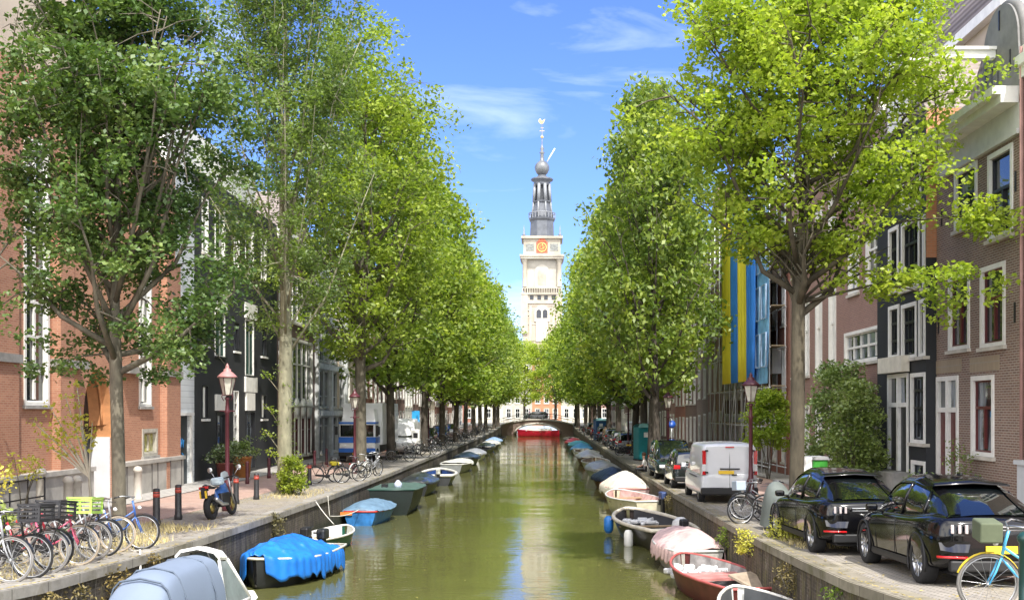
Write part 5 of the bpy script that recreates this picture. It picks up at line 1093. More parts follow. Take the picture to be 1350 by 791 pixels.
def suv(loc, rz, label):
    root = empty('parked_car', loc, rz, label, 'car', 'two black electric SUVs parked on the right quay')
    b = MB(); S = []
    # y, bottom z, rocker w, mid w, shoulder w/z, deck w/z
    ST = [(-2.36,.52,.52,.60,.58,.86,.50,.94),(-2.30,.40,.74,.80,.76,.93,.66,1.03),(-2.12,.30,.86,.90,.86,1.00,.74,1.10),(-1.80,.24,.91,.94,.90,1.03,.76,1.12),(-1.45,.23,.92,.955,.925,1.02,.78,1.09),(-.9,.22,.90,.925,.90,.98,.78,1.05),(-.2,.22,.895,.905,.88,.955,.78,1.02),(.5,.22,.90,.91,.88,.95,.77,1.01),(1.0,.22,.91,.93,.89,.94,.74,1.0),(1.5,.23,.91,.94,.885,.90,.66,.965),(1.95,.25,.88,.91,.82,.82,.56,.89),(2.22,.30,.78,.82,.72,.72,.48,.78),(2.35,.40,.56,.60,.54,.62,.36,.66)]
    for y, zb, wr, wm, ws, zs, wd, zd in ST:
        S.append(ssec(y, [(0,zb),(wr*.9,zb),(wr,zb+.07),(wr-.012,zb+.16),(wm,zb+(zs-zb)*.52),(wm-.004,zb+(zs-zb)*.82),(ws,zs),(wd+ (ws-wd)*.45,zs+(zd-zs)*.62),(wd,zd),(0,zd+.02)][0:]))
    secs = []
    for s_ in S: secs.append(s_)
    # ssec makes an open ring from -bottom... close it
    b.loft(secs, closed=False); b.add(S[0], [tuple(range(len(S[0])))]); b.add(S[-1], [tuple(range(len(S[-1])))[::-1]])
    bot = [[(-s_[0][0] if 0 else s_[0][0], s_[0][1], s_[0][2]) for s_ in S]]
    o = b.build('body', CARP, root)
    bm = bmesh.new(); bm.from_mesh(o.data); bmesh.ops.remove_doubles(bm, verts=bm.verts, dist=.0005); bmesh.ops.holes_fill(bm, edges=[e for e in bm.edges if e.is_boundary], sides=0); bmesh.ops.recalc_face_normals(bm, faces=bm.faces); bm.to_mesh(o.data); bm.free()
    for p in o.data.polygons: p.use_smooth = True
    md = o.modifiers.new('s','SUBSURF'); md.levels = md.render_levels = 2; applied(o)
    cut_arches(o, (-1.49, 1.49), .405, .37, 1.9)
    for p in o.data.polygons: p.use_smooth = True
    # greenhouse
    g = MB(); GS = [(-2.20,1.06,.70,1.075,.62),(-1.95,1.07,.73,1.20,.56),(-1.55,1.06,.76,1.36,.54),(-1.05,1.03,.79,1.50,.555),(-.45,1.0,.80,1.60,.575),(.2,.99,.80,1.60,.58),(.62,.98,.79,1.50,.575),(1.0,.97,.77,1.27,.60),(1.34,.97,.70,1.02,.62)]
    secs = []
    for y, zb, wb, zt, wt in GS:
        h = zt-zb; secs.append(ssec(y, [(0,zb),(wb,zb),(wb-(wb-wt)*.42,zb+h*.55),(wt+.02,zb+h*.90),(wt-.08,zt),(wt*.5,zt+.022),(0,zt+.03)]))
    g.loft([[p for p in s_ if True] for s_ in secs]); go = g.build('cabin_glass', CARGL, root)
    # painted roof sides / pillars that follow the greenhouse
    def gp(y, f):                                       # point on the side at fraction f of height
        for A, B_ in zip(GS, GS[1:]):
            if A[0] <= y <= B_[0]:
                t = (y-A[0])/(B_[0]-A[0]); zb, wb, zt, wt = [A[k_]+(B_[k_]-A[k_])*t for k_ in (1,2,3,4)]
                if f <= .55: w = wb-(wb-wt)*.42*(f/.55)
                elif f <= .9: w = wb-(wb-wt)*.42 + (wt+.02-(wb-(wb-wt)*.42))*((f-.55)/.35)
                else: w = wt+.02 + (-.10)*(f-.9)/.1
                return w, zb+(zt-zb)*f
        return GS[0][4], GS[0][3]
    pl = MB()
    for sx in (-1, 1):
        up = []; lo = []
        for i in range(29):
            y = -2.18+3.5*i/28; w1, z1 = gp(y, 1.0); w0, z0 = gp(y, .84); up.append((sx*(w1-.05), y, z1+.022)); lo.append((sx*(w0+.012), y, z0+.006))
        pl.loft([up, [(sx*(abs(a[0]+c[0])/2+.012), a[1], (a[2]+c[2])/2+.012) for a, c in zip(up, lo)], lo])
        w, z = gp(-.32,.0); w2, z2 = gp(-.38,.86); pl.tube([(sx*(w+.004),-.32,z),(sx*(gp(-.35,.5)[0]+.004),-.35,gp(-.35,.5)[1]),(sx*(w2+.006),-.38,z2)], .028, 6)
        pl.tube([(sx*(gp(-1.35,0)[0]),-1.35,gp(-1.35,0)[1]),(sx*(gp(-1.30,.5)[0]),-1.30,gp(-1.30,.5)[1]),(sx*(gp(-1.22,.86)[0]),-1.22,gp(-1.22,.86)[1])], .03, 6)
        # C pillar panel
        A = [(sx*(gp(y,0)[0]+.008), y, gp(y,0)[1]-.01) for y in (-2.16,-1.95,-1.75,-1.55)]; B_ = [(sx*(gp(y,.86)[0]+.012), y, gp(y,.86)[1]) for y in (-2.12,-1.86,-1.66,-1.46)]
        M_ = [(sx*(gp(y,.5)[0]+.010), y, gp(y,.5)[1]) for y in (-2.14,-1.90,-1.70,-1.50)]; pl.loft([A,M_,B_])
    rf = []
    for y in (-1.05,-.8,-.45,-.1,.2,.42):
        w, z = gp(y, 1.0); rf.append([(-w+.04,y,z+.024),(-w*.5,y,z+.040),(0,y,z+.046),(w*.5,y,z+.040),(w-.04,y,z+.024)])
    pl.loft(rf); pl.build('roof', CARP, root)
    sp = MB(); sp.loft([[(-.56,-1.00,1.552),(0,-1.02,1.60),(.56,-1.00,1.552)],[(-.58,-1.32,1.515),(0,-1.38,1.555),(.58,-1.32,1.515)],[(-.58,-1.33,1.49),(0,-1.39,1.53),(.58,-1.33,1.49)],[(-.56,-1.05,1.50),(0,-1.05,1.54),(.56,-1.05,1.50)]]); sp.build('spoiler', CARP, root)
    an = MB(); an.cbox((0,-.78,1.665),(.05,.17,.05)); an.build('antenna', CARP, root, bevel=.015)
    # rear: lights, panel, bumper
    for sx in (-1, 1):
        l = MB(); l.loft([[(sx*(.40),-2.325,.96),(sx*.60,-2.29,.965),(sx*.745,-2.20,.97),(sx*.83,-2.08,.975)],[(sx*.40,-2.375,.84),(sx*.60,-2.345,.83),(sx*.765,-2.25,.82),(sx*.865,-2.10,.83)]]); lo_ = l.build('tail_light_housing', TRIM, root); m2 = lo_.modifiers.new('t','SOLIDIFY'); m2.thickness = .02
        for q, (xx, yy) in enumerate(((.49,-2.375),(.585,-2.362),(.68,-2.335))):
            l = MB(); l.cbox((sx*xx, yy-.03, .90), (.045,.05,.13), rz=sx*(.08+.12*q)); l.build('tail_light', mat('pale_lens', (.50,.44,.44), .1, coat=1, var=.15), root, bevel=.01)
        l = MB(); l.loft([[(sx*.46,-2.375,.50),(sx*.70,-2.315,.50),(sx*.86,-2.19,.50)],[(sx*.46,-2.372,.465),(sx*.69,-2.32,.465),(sx*.855,-2.195,.465)]]); q_ = l.build('reflector', REDL, root); q_.modifiers.new('t','SOLIDIFY').thickness = .015
        l = MB(); l.loft([[(sx*.42,-2.36,.68),(sx*.62,-2.335,.68),(sx*.84,-2.235,.70)],[(sx*.46,-2.39,.56),(sx*.66,-2.35,.56),(sx*.82,-2.255,.585)]]); l.build('bumper_corner', mat('polished_black', (.03,.03,.035), .06, metal=.8, coat=1), root)
        # mirror, door handle lines
        l = MB(); l.cbox((sx*1.0,.72,1.055),(.20,.13,.13)); mo = l.build('side_mirror', CARP, root, bevel=.04)
        l = MB(); l.tube([(sx*.80,.74,1.0),(sx*.95,.73,1.02)], .025, 6); l.build('mirror_arm', TRIM, mo)
        l = MB(); l.tube([(sx*1.0*w_, y, z_) for w_, y, z_ in ((.915,-1.12,.40),(.928,-1.03,.62),(.915,-.95,.92))], .006, 4); l.tube([(sx*.90,-.28,.33),(sx*.912,-.28,.6),(sx*.898,-.29,.93)], .006, 4); l.tube([(sx*.905,.78,.33),(sx*.92,.80,.6),(sx*.90,.80,.9)], .006, 4); l.build('door_gap', RUBBER, root)
        l = MB(); l.loft([[(sx*.905,-1.0,.24),(sx*.905,1.0,.24)],[(sx*.935,-1.0,.28),(sx*.935,1.0,.28)],[(sx*.925,-1.0,.36),(sx*.925,1.0,.36)]]); l.build('sill_trim', TRIM, root)
        for yy in (-1.49,1.49):
            l = MB(); l.tube([(sx*(.935), yy+.415*math.cos(a), .37+.415*math.sin(a)) for a in [PI*i/16 - .25 + i*0 for i in range(-1, 20)]], .018, 6); l.build('arch_trim', TRIM, root)
            wheel(root, sx*.81, yy, .372, .24, sx)
    l = MB(); l.cbox((0.03,-2.372,.60),(.46,.02,.11)); l.build('licence_plate', PLATE, root)
    l = MB(); l.tube([(-.36,-2.375,.93),(0,-2.385,.935),(.36,-2.375,.93)], .012, 6); l.tube([(-.35,-2.378,.885),(.35,-2.378,.885)], .008, 5); l.build('tail_trim', STEEL, root)
    l = MB(); l.box(-.70,.70,-2.34,-2.2,.27,.44); l.box(-.62,.62,-2.2,2.1,.2,.26); l.build('bumper', TRIM, root, bevel=.03)
    l = MB(); l.box(-.84,.84,-1.95,-1.05,.22,.75); l.box(-.84,.84,1.05,1.9,.22,.70); l.build('wheel_housing', RUBBER, root) if 0 else None
    return root
suv((6.66,18.4,pz(18.4)-.005), R(-1.0), 'black SUV nearest the camera on the right quay with tri-bar tail lights').rotation_euler = (R(-1.9),0,R(-1))
suv((6.12,23.3,pz(23.3)), R(1.5), 'black SUV parked second, in front of the large sunny tree').rotation_euler = (R(-1.2),0,R(1.5))
def boxcar(loc, rz, label, L, W, H, paint, kind='car', group=None, name='parked_car', hood=.9, rear='hatch', wb=2.5, wr=.32, zsh=.88, plate=True, bump_=TRIM, facing=1):
    """generic hatchback or van body: lofted lower body and cabin"""
    root = empty(name, loc, rz, label, kind, group); hl = L/2; hw = W/2
    van = rear == 'van'
    b = MB(); S = []
    for y, zb, k, zs in ((-hl,.42,.90,zsh-.04),(-hl+.06,.30,.97,zsh),(-hl+.35,.24,1,zsh+.02),(0,.22,1,zsh),(hl-hood-.1,.22,1,zsh),(hl-hood*.6,.24,.99,zsh-.03),(hl-.2,.26,.94,zsh-.14),(hl,.40,.74,zsh-.28)):
        S.append(ssec(y, [(0,zb),(hw*k*.92,zb),(hw*k,zb+.10),(hw*k,zb+(zs-zb)*.5),(hw*k*.985,zs-.05),(hw*k*.93,zs+.02),(hw*k*.8,zs+.05),(0,zs+.07)]))
    b.loft(S); b.add(S[0], [tuple(range(len(S[0])))]); b.add(S[-1], [tuple(range(len(S[-1])))[::-1]])
    o = b.build('body', paint, root)
    bm = bmesh.new(); bm.from_mesh(o.data); bmesh.ops.remove_doubles(bm, verts=bm.verts, dist=.0005); bmesh.ops.holes_fill(bm, edges=[e for e in bm.edges if e.is_boundary], sides=0); bmesh.ops.recalc_face_normals(bm, faces=bm.faces); bm.to_mesh(o.data); bm.free()
    md = o.modifiers.new('s','SUBSURF'); md.levels = md.render_levels = 2; applied(o); cut_arches(o, (-wb/2, wb/2), wr+.05, wr, W)
    for p in o.data.polygons: p.use_smooth = True
    cab = MB(); zb = zsh-.0; yf = hl-hood
    if van: G = [(-hl+.03,zb,.975,H-.10,.86),(-hl+.10,zb,.985,H-.02,.88),(-hl+.4,zb,.99,H,.90),(0,zb,.99,H,.90),(yf-.75,zb,.98,H-.02,.88),(yf-.25,zb,.96,H-.35,.86),(yf+.12,zb,.92,zb+.12,.82)]
    else: G = [(-hl+.10,zb,.86,zb+.12,.80),(-hl+.22,zb,.9,H-.20,.76),(-hl+.42,zb,.92,H-.05,.75),(-.3,zb,.94,H,.76),(.35,zb,.94,H-.02,.76),(yf-.35,zb,.93,H-.30,.76),(yf+.15,zb,.88,zb+.06,.74)]
    secs = []
    for y, z0, wb_, zt, wt in G:
        h = zt-z0; wb_ *= hw; wt *= hw; secs.append(ssec(y, [(0,z0),(wb_,z0),(wb_-(wb_-wt)*.4,z0+h*.5),(wt+.03,z0+h*.88),(wt-.06,zt),(wt*.5,zt+.02),(0,zt+.03)]))
    cab.loft(secs); cab.add(secs[0], [tuple(range(len(secs[0])))]); cab.add(secs[-1], [tuple(range(len(secs[-1])))[::-1]])
    c = cab.build('cabin', paint if van else CARGL, root)
    if van:
        c.modifiers.new('b','BEVEL').width = .03
        w_ = MB()
        for sx in (-1,1): w_.add([(sx*(hw*.955),yf-1.35,zb+.12),(sx*hw*.955,yf-.20,zb+.12),(sx*hw*.90,yf-.55,H-.32),(sx*hw*.925,yf-1.35,H-.32)], [(0,1,2,3)])
        w_.add([(-hw*.82,yf+.14,zb+.15),(hw*.82,yf+.14,zb+.15),(hw*.80,yf-.52,H-.18),(-hw*.80,yf-.52,H-.18)], [(0,1,2,3)]); w_.build('cabin_glass', CARGL, root)
        m_ = MB(); m_.tube([(0,-hl-.0,.45),(0,-hl+.015,1.2),(0,-hl+.04,H-.2)], .008, 4); m_.box(-hw*.34, hw*.34, -hl-.03, -hl+.01, zb+.17, zb+.21); m_.build('door_gap', TRIM, root)
        m_ = MB(); m_.box(-hw*.97, hw*.97, -hl-.07, -hl+.25, .30, .54); m_.build('bumper', bump_, root, bevel=.04)
        for sx in (-1,1): m_ = MB(); m_.box(sx*hw*.88-.055, sx*hw*.88+.055, -hl-.02, -hl+.10, zb+.0, zb+.78); m_.box(sx*hw*.88-.057, sx*hw*.88+.057, -hl-.024, -hl+.08, zb+.12, zb+.34, 1); m_.build('tail_light', [REDL, CLRL], root)
    else:
        p_ = MB()
        for sx in (-1,1):
            for f0 in (.88,): p_.loft([[(sx*(w*hw+.035-0), y, z0+(zt-z0)*.88) for y, z0, q, zt, w in G[1:6]],[(sx*(w*hw-.04), y, zt+.012) for y, z0, q, zt, w in G[1:6]]])
            for j in (2,3,5): y, z0, wb_, zt, w = G[j]; p_.tube([(sx*wb_*hw,y+(.15 if j==2 else 0),z0),(sx*(w*hw+.035),y,z0+(zt-z0)*.9)], .035, 6)
        p_.loft([[(-(w*hw-.04),y,zt+.014),(0,y,zt+.045),((w*hw-.04),y,zt+.014)] for y, z0, q, zt, w in G[2:5]]); p_.build('roof', paint, root)
        for sx in (-1,1): m_ = MB(); m_.cbox((sx*hw*.80,-hl+.03,zsh-.02),(.26,.14,.16)); m_.build('tail_light', REDL, root, bevel=.03)
        m_ = MB(); m_.box(-hw*.9, hw*.9, -hl-.04, -hl+.2, .30, .50); m_.build('bumper', bump_, root, bevel=.04)
    for sx in (-1,1):
        m_ = MB(); m_.cbox((sx*hw*.68,hl-.06,zsh-.26),(.30,.16,.14), rz=-sx*.35); m_.build('headlight', CLRL, root, bevel=.03)
        m_ = MB(); m_.cbox((sx*(hw+.12),yf-.35,zb+.16),(.18,.12,.16)); m_.build('side_mirror', paint, root, bevel=.03)
        for yy in (-wb/2, wb/2): wheel(root, sx*(hw-.12), yy, wr, .2, sx, spokes=6)
    m_ = MB(); m_.cbox((-.12 if van else 0,-hl-.02 if not van else -hl-.03,zb+.08 if van else .62),(.50,.02,.11)); m_.build('licence_plate', PLATE, root); 
    if van:
        for sx in (-1,1):
            for zz in (zb+.05, zb+.75): q_ = MB(); q_.box(sx*hw*.80-.05, sx*hw*.80+.05, -hl-.035, -hl+.02, zz, zz+.05); q_.build('hinge', TRIM, root)
            q_ = MB(); q_.box(min(sx*hw*1.0,sx*hw*.985), max(sx*hw*1.0,sx*hw*.985)+0, -hl*.55, hl*.2, zsh-.12, zsh-.095); q_.build('side_moulding', TRIM, root)
        q_ = MB(); q_.box(.06,.22,-hl-.05,-hl,zb-.02,zb+.02); q_.build('handle', TRIM, root); q_ = MB(); q_.box(-.14,.14,-hl-.0,-hl+.06,H-.12,H-.08); q_.build('brake_light', REDL, root)
    return root
boxcar((5.92,37.8,pz(37)), R(0), 'white panel van parked between the bicycles and the black hatchback', 4.7, 1.88, 1.94, CARW, 'van', rear='van', name='parked_van', wb=3.1, wr=.33, zsh=.95, hood=1.0)
BK2 = mat('black_green_paint', (.012,.016,.015), .2, var=.1, coat=1)
boxcar((5.75,44.6,pz(44)), 0, 'small black hatchback with red tail lights ahead of the white van', 3.7, 1.66, 1.50, BK2, group='parked cars farther along the right quay')
boxcar((5.75,50.6,pz(50)), PI, 'dark green estate car ahead of the small black hatchback', 4.5, 1.80, 1.72, mat('dark_green_car', (.015,.03,.026), .2, coat=1, var=.1), group='parked cars farther along the right quay', wr=.34)
for y, c, lab in ((81,(.30,.31,.33),'silver'),(88,(.02,.025,.03),'black'),(99,(.50,.50,.50),'white'),(113,(.03,.05,.12),'dark blue'),(127,(.25,.03,.03),'red'),(141,(.3,.31,.33),'grey')):
    boxcar((6.0,y,pz(y)), 0, f'{lab} car parked far along the right quay, {y-74} metres beyond the toilet cabin' if 0 else f'{lab} car parked far along the right quay beyond the teal toilet cabin', 4.2, 1.75, 1.5, mat(lab+'_far_paint', c, .25, coat=.8, var=.1), group='cars parked far along the right quay')
for y, c, lab in ((92,(.45,.46,.48),'silver'),(103,(.02,.02,.02),'black'),(116,(.03,.07,.2),'blue'),(130,(.5,.5,.5),'white')):
    boxcar((-11.2,y,pz(y)), PI, f'{lab} car parked far along the left quay beyond the white van', 4.2, 1.75, 1.5, mat(lab+'_far_paint2', c, .25, coat=.8, var=.1), group='cars parked far along the left quay')
boxcar((-1.9,194.5,2.62), PI/2, 'dark car crossing the far bridge', 4.4, 1.8, 1.5, BK2)
boxcar((6.9,83.5,pz(80)), 0, 'white van with a red patch beyond the teal toilet cabin', 4.8, 1.9, 2.3, CARW, 'van', rear='van', name='parked_van', wb=3.0)
boxcar((-10.3,80,pz(80)), PI, 'white delivery van facing the camera right behind the blue and white truck', 5.0, 1.95, 2.5, mat('van_white2', (.70,.70,.68), .35, coat=.4), 'van', rear='van', name='parked_van', wb=3.1, wr=.35, zsh=1.05)
# blue and white box truck, faces the camera
tr = empty('delivery_truck', (-11.25,65.5,pz(65)), 0, 'blue and white box truck facing the camera on the left roadway', 'truck')
TW = mat('truck_white', (.70,.71,.72), .4, coat=.3, var=.06); TBL = mat('truck_blue', (.01,.12,.50), .35, coat=.4, var=.1)
m_ = MB(); m_.box(-1.22,1.22,1.9,9.0,1.0,3.55); m_.build('cargo_box', TW, tr, bevel=.03)
m_ = MB(); m_.box(-1.08,1.08,-.05,1.75,.45,2.45); cb_ = m_.build('cab', TW, tr, bevel=.09)
m_ = MB(); m_.box(-1.09,1.09,-.075,-.03,1.18,1.52); m_.box(-1.09,1.09,-.078,-.03,.62,.86); m_.box(-1.10,-1.075,-.04,1.7,1.15,1.5); m_.box(1.075,1.10,-.04,1.7,1.15,1.5); m_.box(-1.09,1.09,-.06,1.2,2.30,2.42); m_.build('blue_band', TBL, tr)
m_ = MB(); m_.box(-.98,.98,-.085,-.03,1.56,2.24); m_.box(-1.095,-1.07,.15,1.2,1.55,2.2); m_.box(1.07,1.095,.15,1.2,1.55,2.2); m_.build('cab_glass', CARGL, tr)
m_ = MB(); m_.prism([(-1.0,2.45),(1.0,2.45),(.9,3.2),(-.9,3.2)], .5, 1.7); m_.build('wind_deflector', TW, tr)
m_ = MB(); m_.box(-1.1,1.1,-.14,.3,.38,.62); m_.build('bumper', TRIM, tr, bevel=.04)
m_ = MB(); m_.cbox((0,-.155,.52),(.5,.02,.11)); m_.build('licence_plate', PLATE, tr)
for sx in (-1,1):
    m_ = MB(); m_.cbox((sx*.85,-.09,.98),(.28,.06,.16)); m_.build('headlight', CLRL, tr); m_ = MB(); m_.cbox((sx*1.26,.1,1.9),(.16,.12,.5)); m_.build('side_mirror', TRIM, tr, bevel=.03)
    for yy in (.75,6.6): wheel(tr, sx*.98, yy, .42, .28, sx, STEEL, 6)
m_ = MB(); m_.box(-1.1,1.1,1.8,9,.55,1.0); m_.build('chassis', TRIM, tr)
# far truck and portable toilets
def toilet(x, y, m, lab):
    t = empty('portable_toilet', (x,y,pz(y)), R(12), lab, 'toilet cabin'); mb = MB(); mb.box(-.58,.58,-.58,.58,.08,2.05); mb.build('cabin', m, t, bevel=.04)
    mb = MB(); mb.loft([[(-.62,-.62,2.05),(0,-.64,2.05),(.62,-.62,2.05)],[(-.5,-.5,2.22),(0,-.45,2.30),(.5,-.5,2.22)],[(-.5,.5,2.22),(0,.45,2.30),(.5,.5,2.22)],[(-.62,.62,2.05),(0,.64,2.05),(.62,.62,2.05)]]); mb.build('roof', mat('teal_roof', (.20,.42,.42), .5), t)
    mb = MB(); mb.box(-.42,.42,-.60,-.57,.18,1.95); d = mb.build('door', m, t, bevel=.01); mb = MB(); mb.box(-.25,.12,-.615,-.6,1.45,1.75); mb.build('notice', WHITE, d)
    mb = MB(); mb.box(-.6,.6,-.6,.6,-.02,.08); mb.build('base', DKST, t)
toilet(6.15,68.5,mat('teal_plastic', (.01,.20,.22), .45, var=.15),'teal portable toilet behind the dark tree trunk on the right quay')
toilet(5.6,114,mat('blue_plastic', (.01,.07,.20), .45, var=.15),'dark blue portable toilet far along the right quay')

# ------------------------------------------------------------------ bicycles (forward +y, wheels r=.345)
def bike(loc, rz, label, group, frame, tyre=RUBBER, crate=None, basket=None, saddle=BLACKP, lean=R(6), sc=1.0, rimc=STEEL, rear_bag=None, fend=None, near=True, panel=None, steer=0):
    root = empty('bicycle', loc, rz, label, 'bicycle', group); root.rotation_euler = (0, lean, rz); root.scale = (sc,sc,sc)
    r = .345; W = .545; fend = fend or frame
    for yy in (-W, W):
        w = MB(); n = 28 if near else 16
        w.tube([(0, yy+r*math.cos(2*PI*i/n), r+r*math.sin(2*PI*i/n)) for i in range(n)], .021, 6, closed=True); wo_ = w.build('wheel', tyre, root)
        q = MB(); q.tube([(0, yy+(r-.028)*math.cos(2*PI*i/n), r+(r-.028)*math.sin(2*PI*i/n)) for i in range(n)], .010, 5, closed=True)
        for i in range(16 if near else 8): a = 2*PI*i/(16 if near else 8)+.1; sx = .03*(1 if i % 2 else -1); q.tube([(sx, yy, r),(0, yy+(r-.03)*math.cos(a), r+(r-.03)*math.sin(a))], .0022 if near else .005, 3, caps=False)
        q.lathe([(.0,-.05),(.022,-.045),(.022,.045),(.0,.05)], 8, (0,yy,r), axis='x'); q.build('rim', rimc, wo_)
        m_ = MB(); a0, a1 = (R(15), R(185)) if yy < 0 else (R(20), R(150)); secs = []
        for i in range(13): a = a0+(a1-a0)*i/12; secs.append([(-.032, yy+(r+.03)*math.cos(a), r+(r+.03)*math.sin(a)),(0, yy+(r+.042)*math.cos(a), r+(r+.042)*math.sin(a)),(.032, yy+(r+.03)*math.cos(a), r+(r+.03)*math.sin(a))])
        m_.loft(secs); m_.build('mudguard', fend, root)
    bb = (0,-.06,.30); st = (0,-.24,.80); hd = (0,.36,.86); hl_ = (0,.40,.66); fa = (0,W,r); ra = (0,-W,r)
    f = MB(); f.tube([bb,st],.017,8); f.tube([bb,(0,.20,.42),hl_],.02,8); f.tube([(0,-.15,.55),(0,.12,.60),(0,.38,.78)],.016,8); f.tube([hl_,hd,(0,.33,.98)],.021,8)
    for sx in (-.045,.045): f.tube([hl_,(sx,.43,.62),(sx,.47,.5),(sx,W,r)],.012,6); f.tube([bb,(sx,-.3,.32),(sx,-W,r)],.011,6); f.tube([st,(sx*.8,-.3,.72),(sx,-W,r)],.009,6)
    f.build('frame', frame, root)
    h = MB(); h.tube([(-.30,.10,1.04),(-.27,.22,1.07),(-.12,.33,1.06),(0,.34,1.03),(.12,.33,1.06),(.27,.22,1.07),(.30,.10,1.04)],.012,6); h.tube([(0,.34,.96),(0,.34,1.04)],.014,6)
    ho = h.build('handlebar', STEEL, root); g = MB()
    for sx in (-1,1): g.tube([(sx*.285,.17,1.058),(sx*.305,.07,1.03)],.018,6)
    g.build('grip', BLACKP, ho)
    s = MB(); s.tube([st,(0,-.27,.92)],.013,6); s.loft([[(-.02,.0,.945),(0,.01,.955),(.02,.0,.945)],[(-.04,-.14,.95),(0,-.14,.965),(.04,-.14,.95)],[(-.10,-.28,.965),(0,-.28,.98),(.10,-.28,.965)],[(-.10,-.36,.975),(0,-.37,.985),(.10,-.36,.975)],[(-.06,-.39,.94),(0,-.40,.94),(.06,-.39,.94)]]); s.build('saddle', saddle, root)
    p = MB(); p.lathe([(.0,.05),(.09,.05),(.09,.056),(.0,.056)],16,bb,axis='x'); p.tube([(.06,bb[1],bb[2]),(.08,bb[1]+.1,bb[2]-.14)],.01,5); p.tube([(-.06,bb[1],bb[2]),(-.08,bb[1]-.1,bb[2]+.14)],.01,5)
    p.cbox((.13,bb[1]+.1,bb[2]-.14),(.1,.07,.02)); p.cbox((-.13,bb[1]-.1,bb[2]+.14),(.1,.07,.02)); p.loft([[(.06,.05,.35),(.06,-.5,.39)],[(.06,.08,.30),(.06,-.56,.33)],[(.06,.02,.24),(.06,-.5,.30)]]); p.build('crank', DKST, root)
    rk = MB()
    for sx in (-.07,.07): rk.tube([(sx,-.25,.745),(sx,-.85,.745)],.007,5); rk.tube([(sx,-.72,.745),(sx*.7,-W,r)],.006,5)
    for q in range(4): rk.tube([(-.07,-.3-.17*q,.745),(.07,-.3-.17*q,.745)],.006,5)
    rk.build('rear_rack', DKST, root)
    l = MB(); l.lathe([(.0,.0),(.035,.01),(.04,.05),(.0,.08)],10,(0,.44,.84),axis='y'); l.build('front_lamp', CLRL, root)
    l = MB(); l.cbox((0,-.90,.70),(.06,.03,.05)); l.build('rear_lamp', REDL, root)
    if crate:
        m_, (cw, cl_, ch) = crate; c = MB(); y0 = .42; z0 = .90; t = .015
        c.box(-cw/2,cw/2,y0,y0+cl_,z0,z0+t)
        for k_ in range(4):
            za, zb_ = z0+.02+ch*k_/4, z0+ch*(k_+.72)/4
            c.box(-cw/2,cw/2,y0,y0+t,za,zb_); c.box(-cw/2,cw/2,y0+cl_-t,y0+cl_,za,zb_); c.box(-cw/2,-cw/2+t,y0+t,y0+cl_-t,za,zb_); c.box(cw/2-t,cw/2,y0+t,y0+cl_-t,za,zb_)
        for sx in (-1,1):
            for yy in (y0,y0+cl_-.03): c.box(sx*cw/2-(.03 if sx>0 else 0)+ (.002*sx), sx*cw/2+(0 if sx>0 else .03)+(.002*sx), yy-.002, yy+.032, z0, z0+ch)
        c.box(-cw/2-.012,cw/2+.012,y0-.012,y0+t+.004,z0+ch-.01,z0+ch+.025); c.box(-cw/2-.012,cw/2+.012,y0+cl_-t,y0+cl_+.012,z0+ch-.01,z0+ch+.025); c.box(-cw/2-.012,-cw/2+t,y0,y0+cl_,z0+ch-.008,z0+ch+.023); c.box(cw/2-t,cw/2+.012,y0,y0+cl_,z0+ch-.008,z0+ch+.023)
        c.build('crate', m_, root); c = MB()
        for sx in (-.08,.08): c.tube([(sx,.45,.9),(sx,.75,.89),(sx*.6,W,r)],.008,5)
        c.build('front_rack', DKST, root)
    if panel: c = MB(); c.box(-.18,.18,.44,.70,.86,1.10); c.build('basket', panel, root, bevel=.02)
    if rear_bag: c = MB(); c.cbox((0,-.6,.80),(.34,.36,.16)); c.build('pannier', rear_bag, root, bevel=.05)
    return root
G1 = 'bicycles parked on the near left quay'
def fcol(n, c): return mat('frame_'+n, c, .3, var=.1, coat=.5)
KB = fcol('black', (.015,.015,.017)); KR = fcol('red', (.40,.03,.05)); KG = fcol('grey', (.30,.31,.33)); KW = fcol('white', (.65,.65,.62)); KBL = fcol('blue', (.04,.13,.42)); KPK = fcol('pink', (.55,.08,.16)); KGR = fcol('green', (.03,.14,.08)); KTEAL = fcol('skyblue', (.08,.42,.72))
BCR = mat('black_crate', (.025,.025,.028), .5, var=.2); GCR = mat('lime_crate', (.36,.55,.10), .5, var=.1); TAN = mat('tan_tyre', (.35,.29,.22), .7); GRYT = mat('grey_tyre', (.20,.19,.18), .7)
bk = [(22.3,-8.75,KBL,RUBBER,None,'bicycle with blue frame, farthest of the row by the church'),(21.75,-9.05,KG,TAN,None,'grey bicycle beside the farthest blue one by the church'),(21.1,-9.0,KB,RUBBER,None,'black bicycle without crate on the near left quay'),
      (20.4,-8.95,KG,GRYT,None,'grey bicycle just beyond the lime green crate'),(19.5,-8.85,KPK,TAN,(GCR,(.60,.42,.27)),'pink bicycle carrying the lime green crate'),(18.8,-9.0,KR,RUBBER,None,'red bicycle just in front of the lime green crate'),
      (18.25,-8.8,KB,GRYT,(BCR,(.54,.42,.28)),'black bicycle carrying a large black crate'),(17.55,-8.75,KB,RUBBER,(BCR,(.46,.36,.26)),'black bicycle with a black crate at the left edge'),(17.0,-8.8,KG,GRYT,None,'grey bicycle cut by the left edge')]
rb = random.Random(12)
for y, x, fr_, ty, cr_, lab in bk: bike((x+.0,y,pz(y)+.008), R(-90+rb.uniform(-6,8)), lab, G1, fr_, ty, cr_, lean=R(rb.uniform(-9,-3)), fend=KB if fr_ != KW else KW, saddle=BLACKP)
G2 = 'bicycles parked around the third left tree'
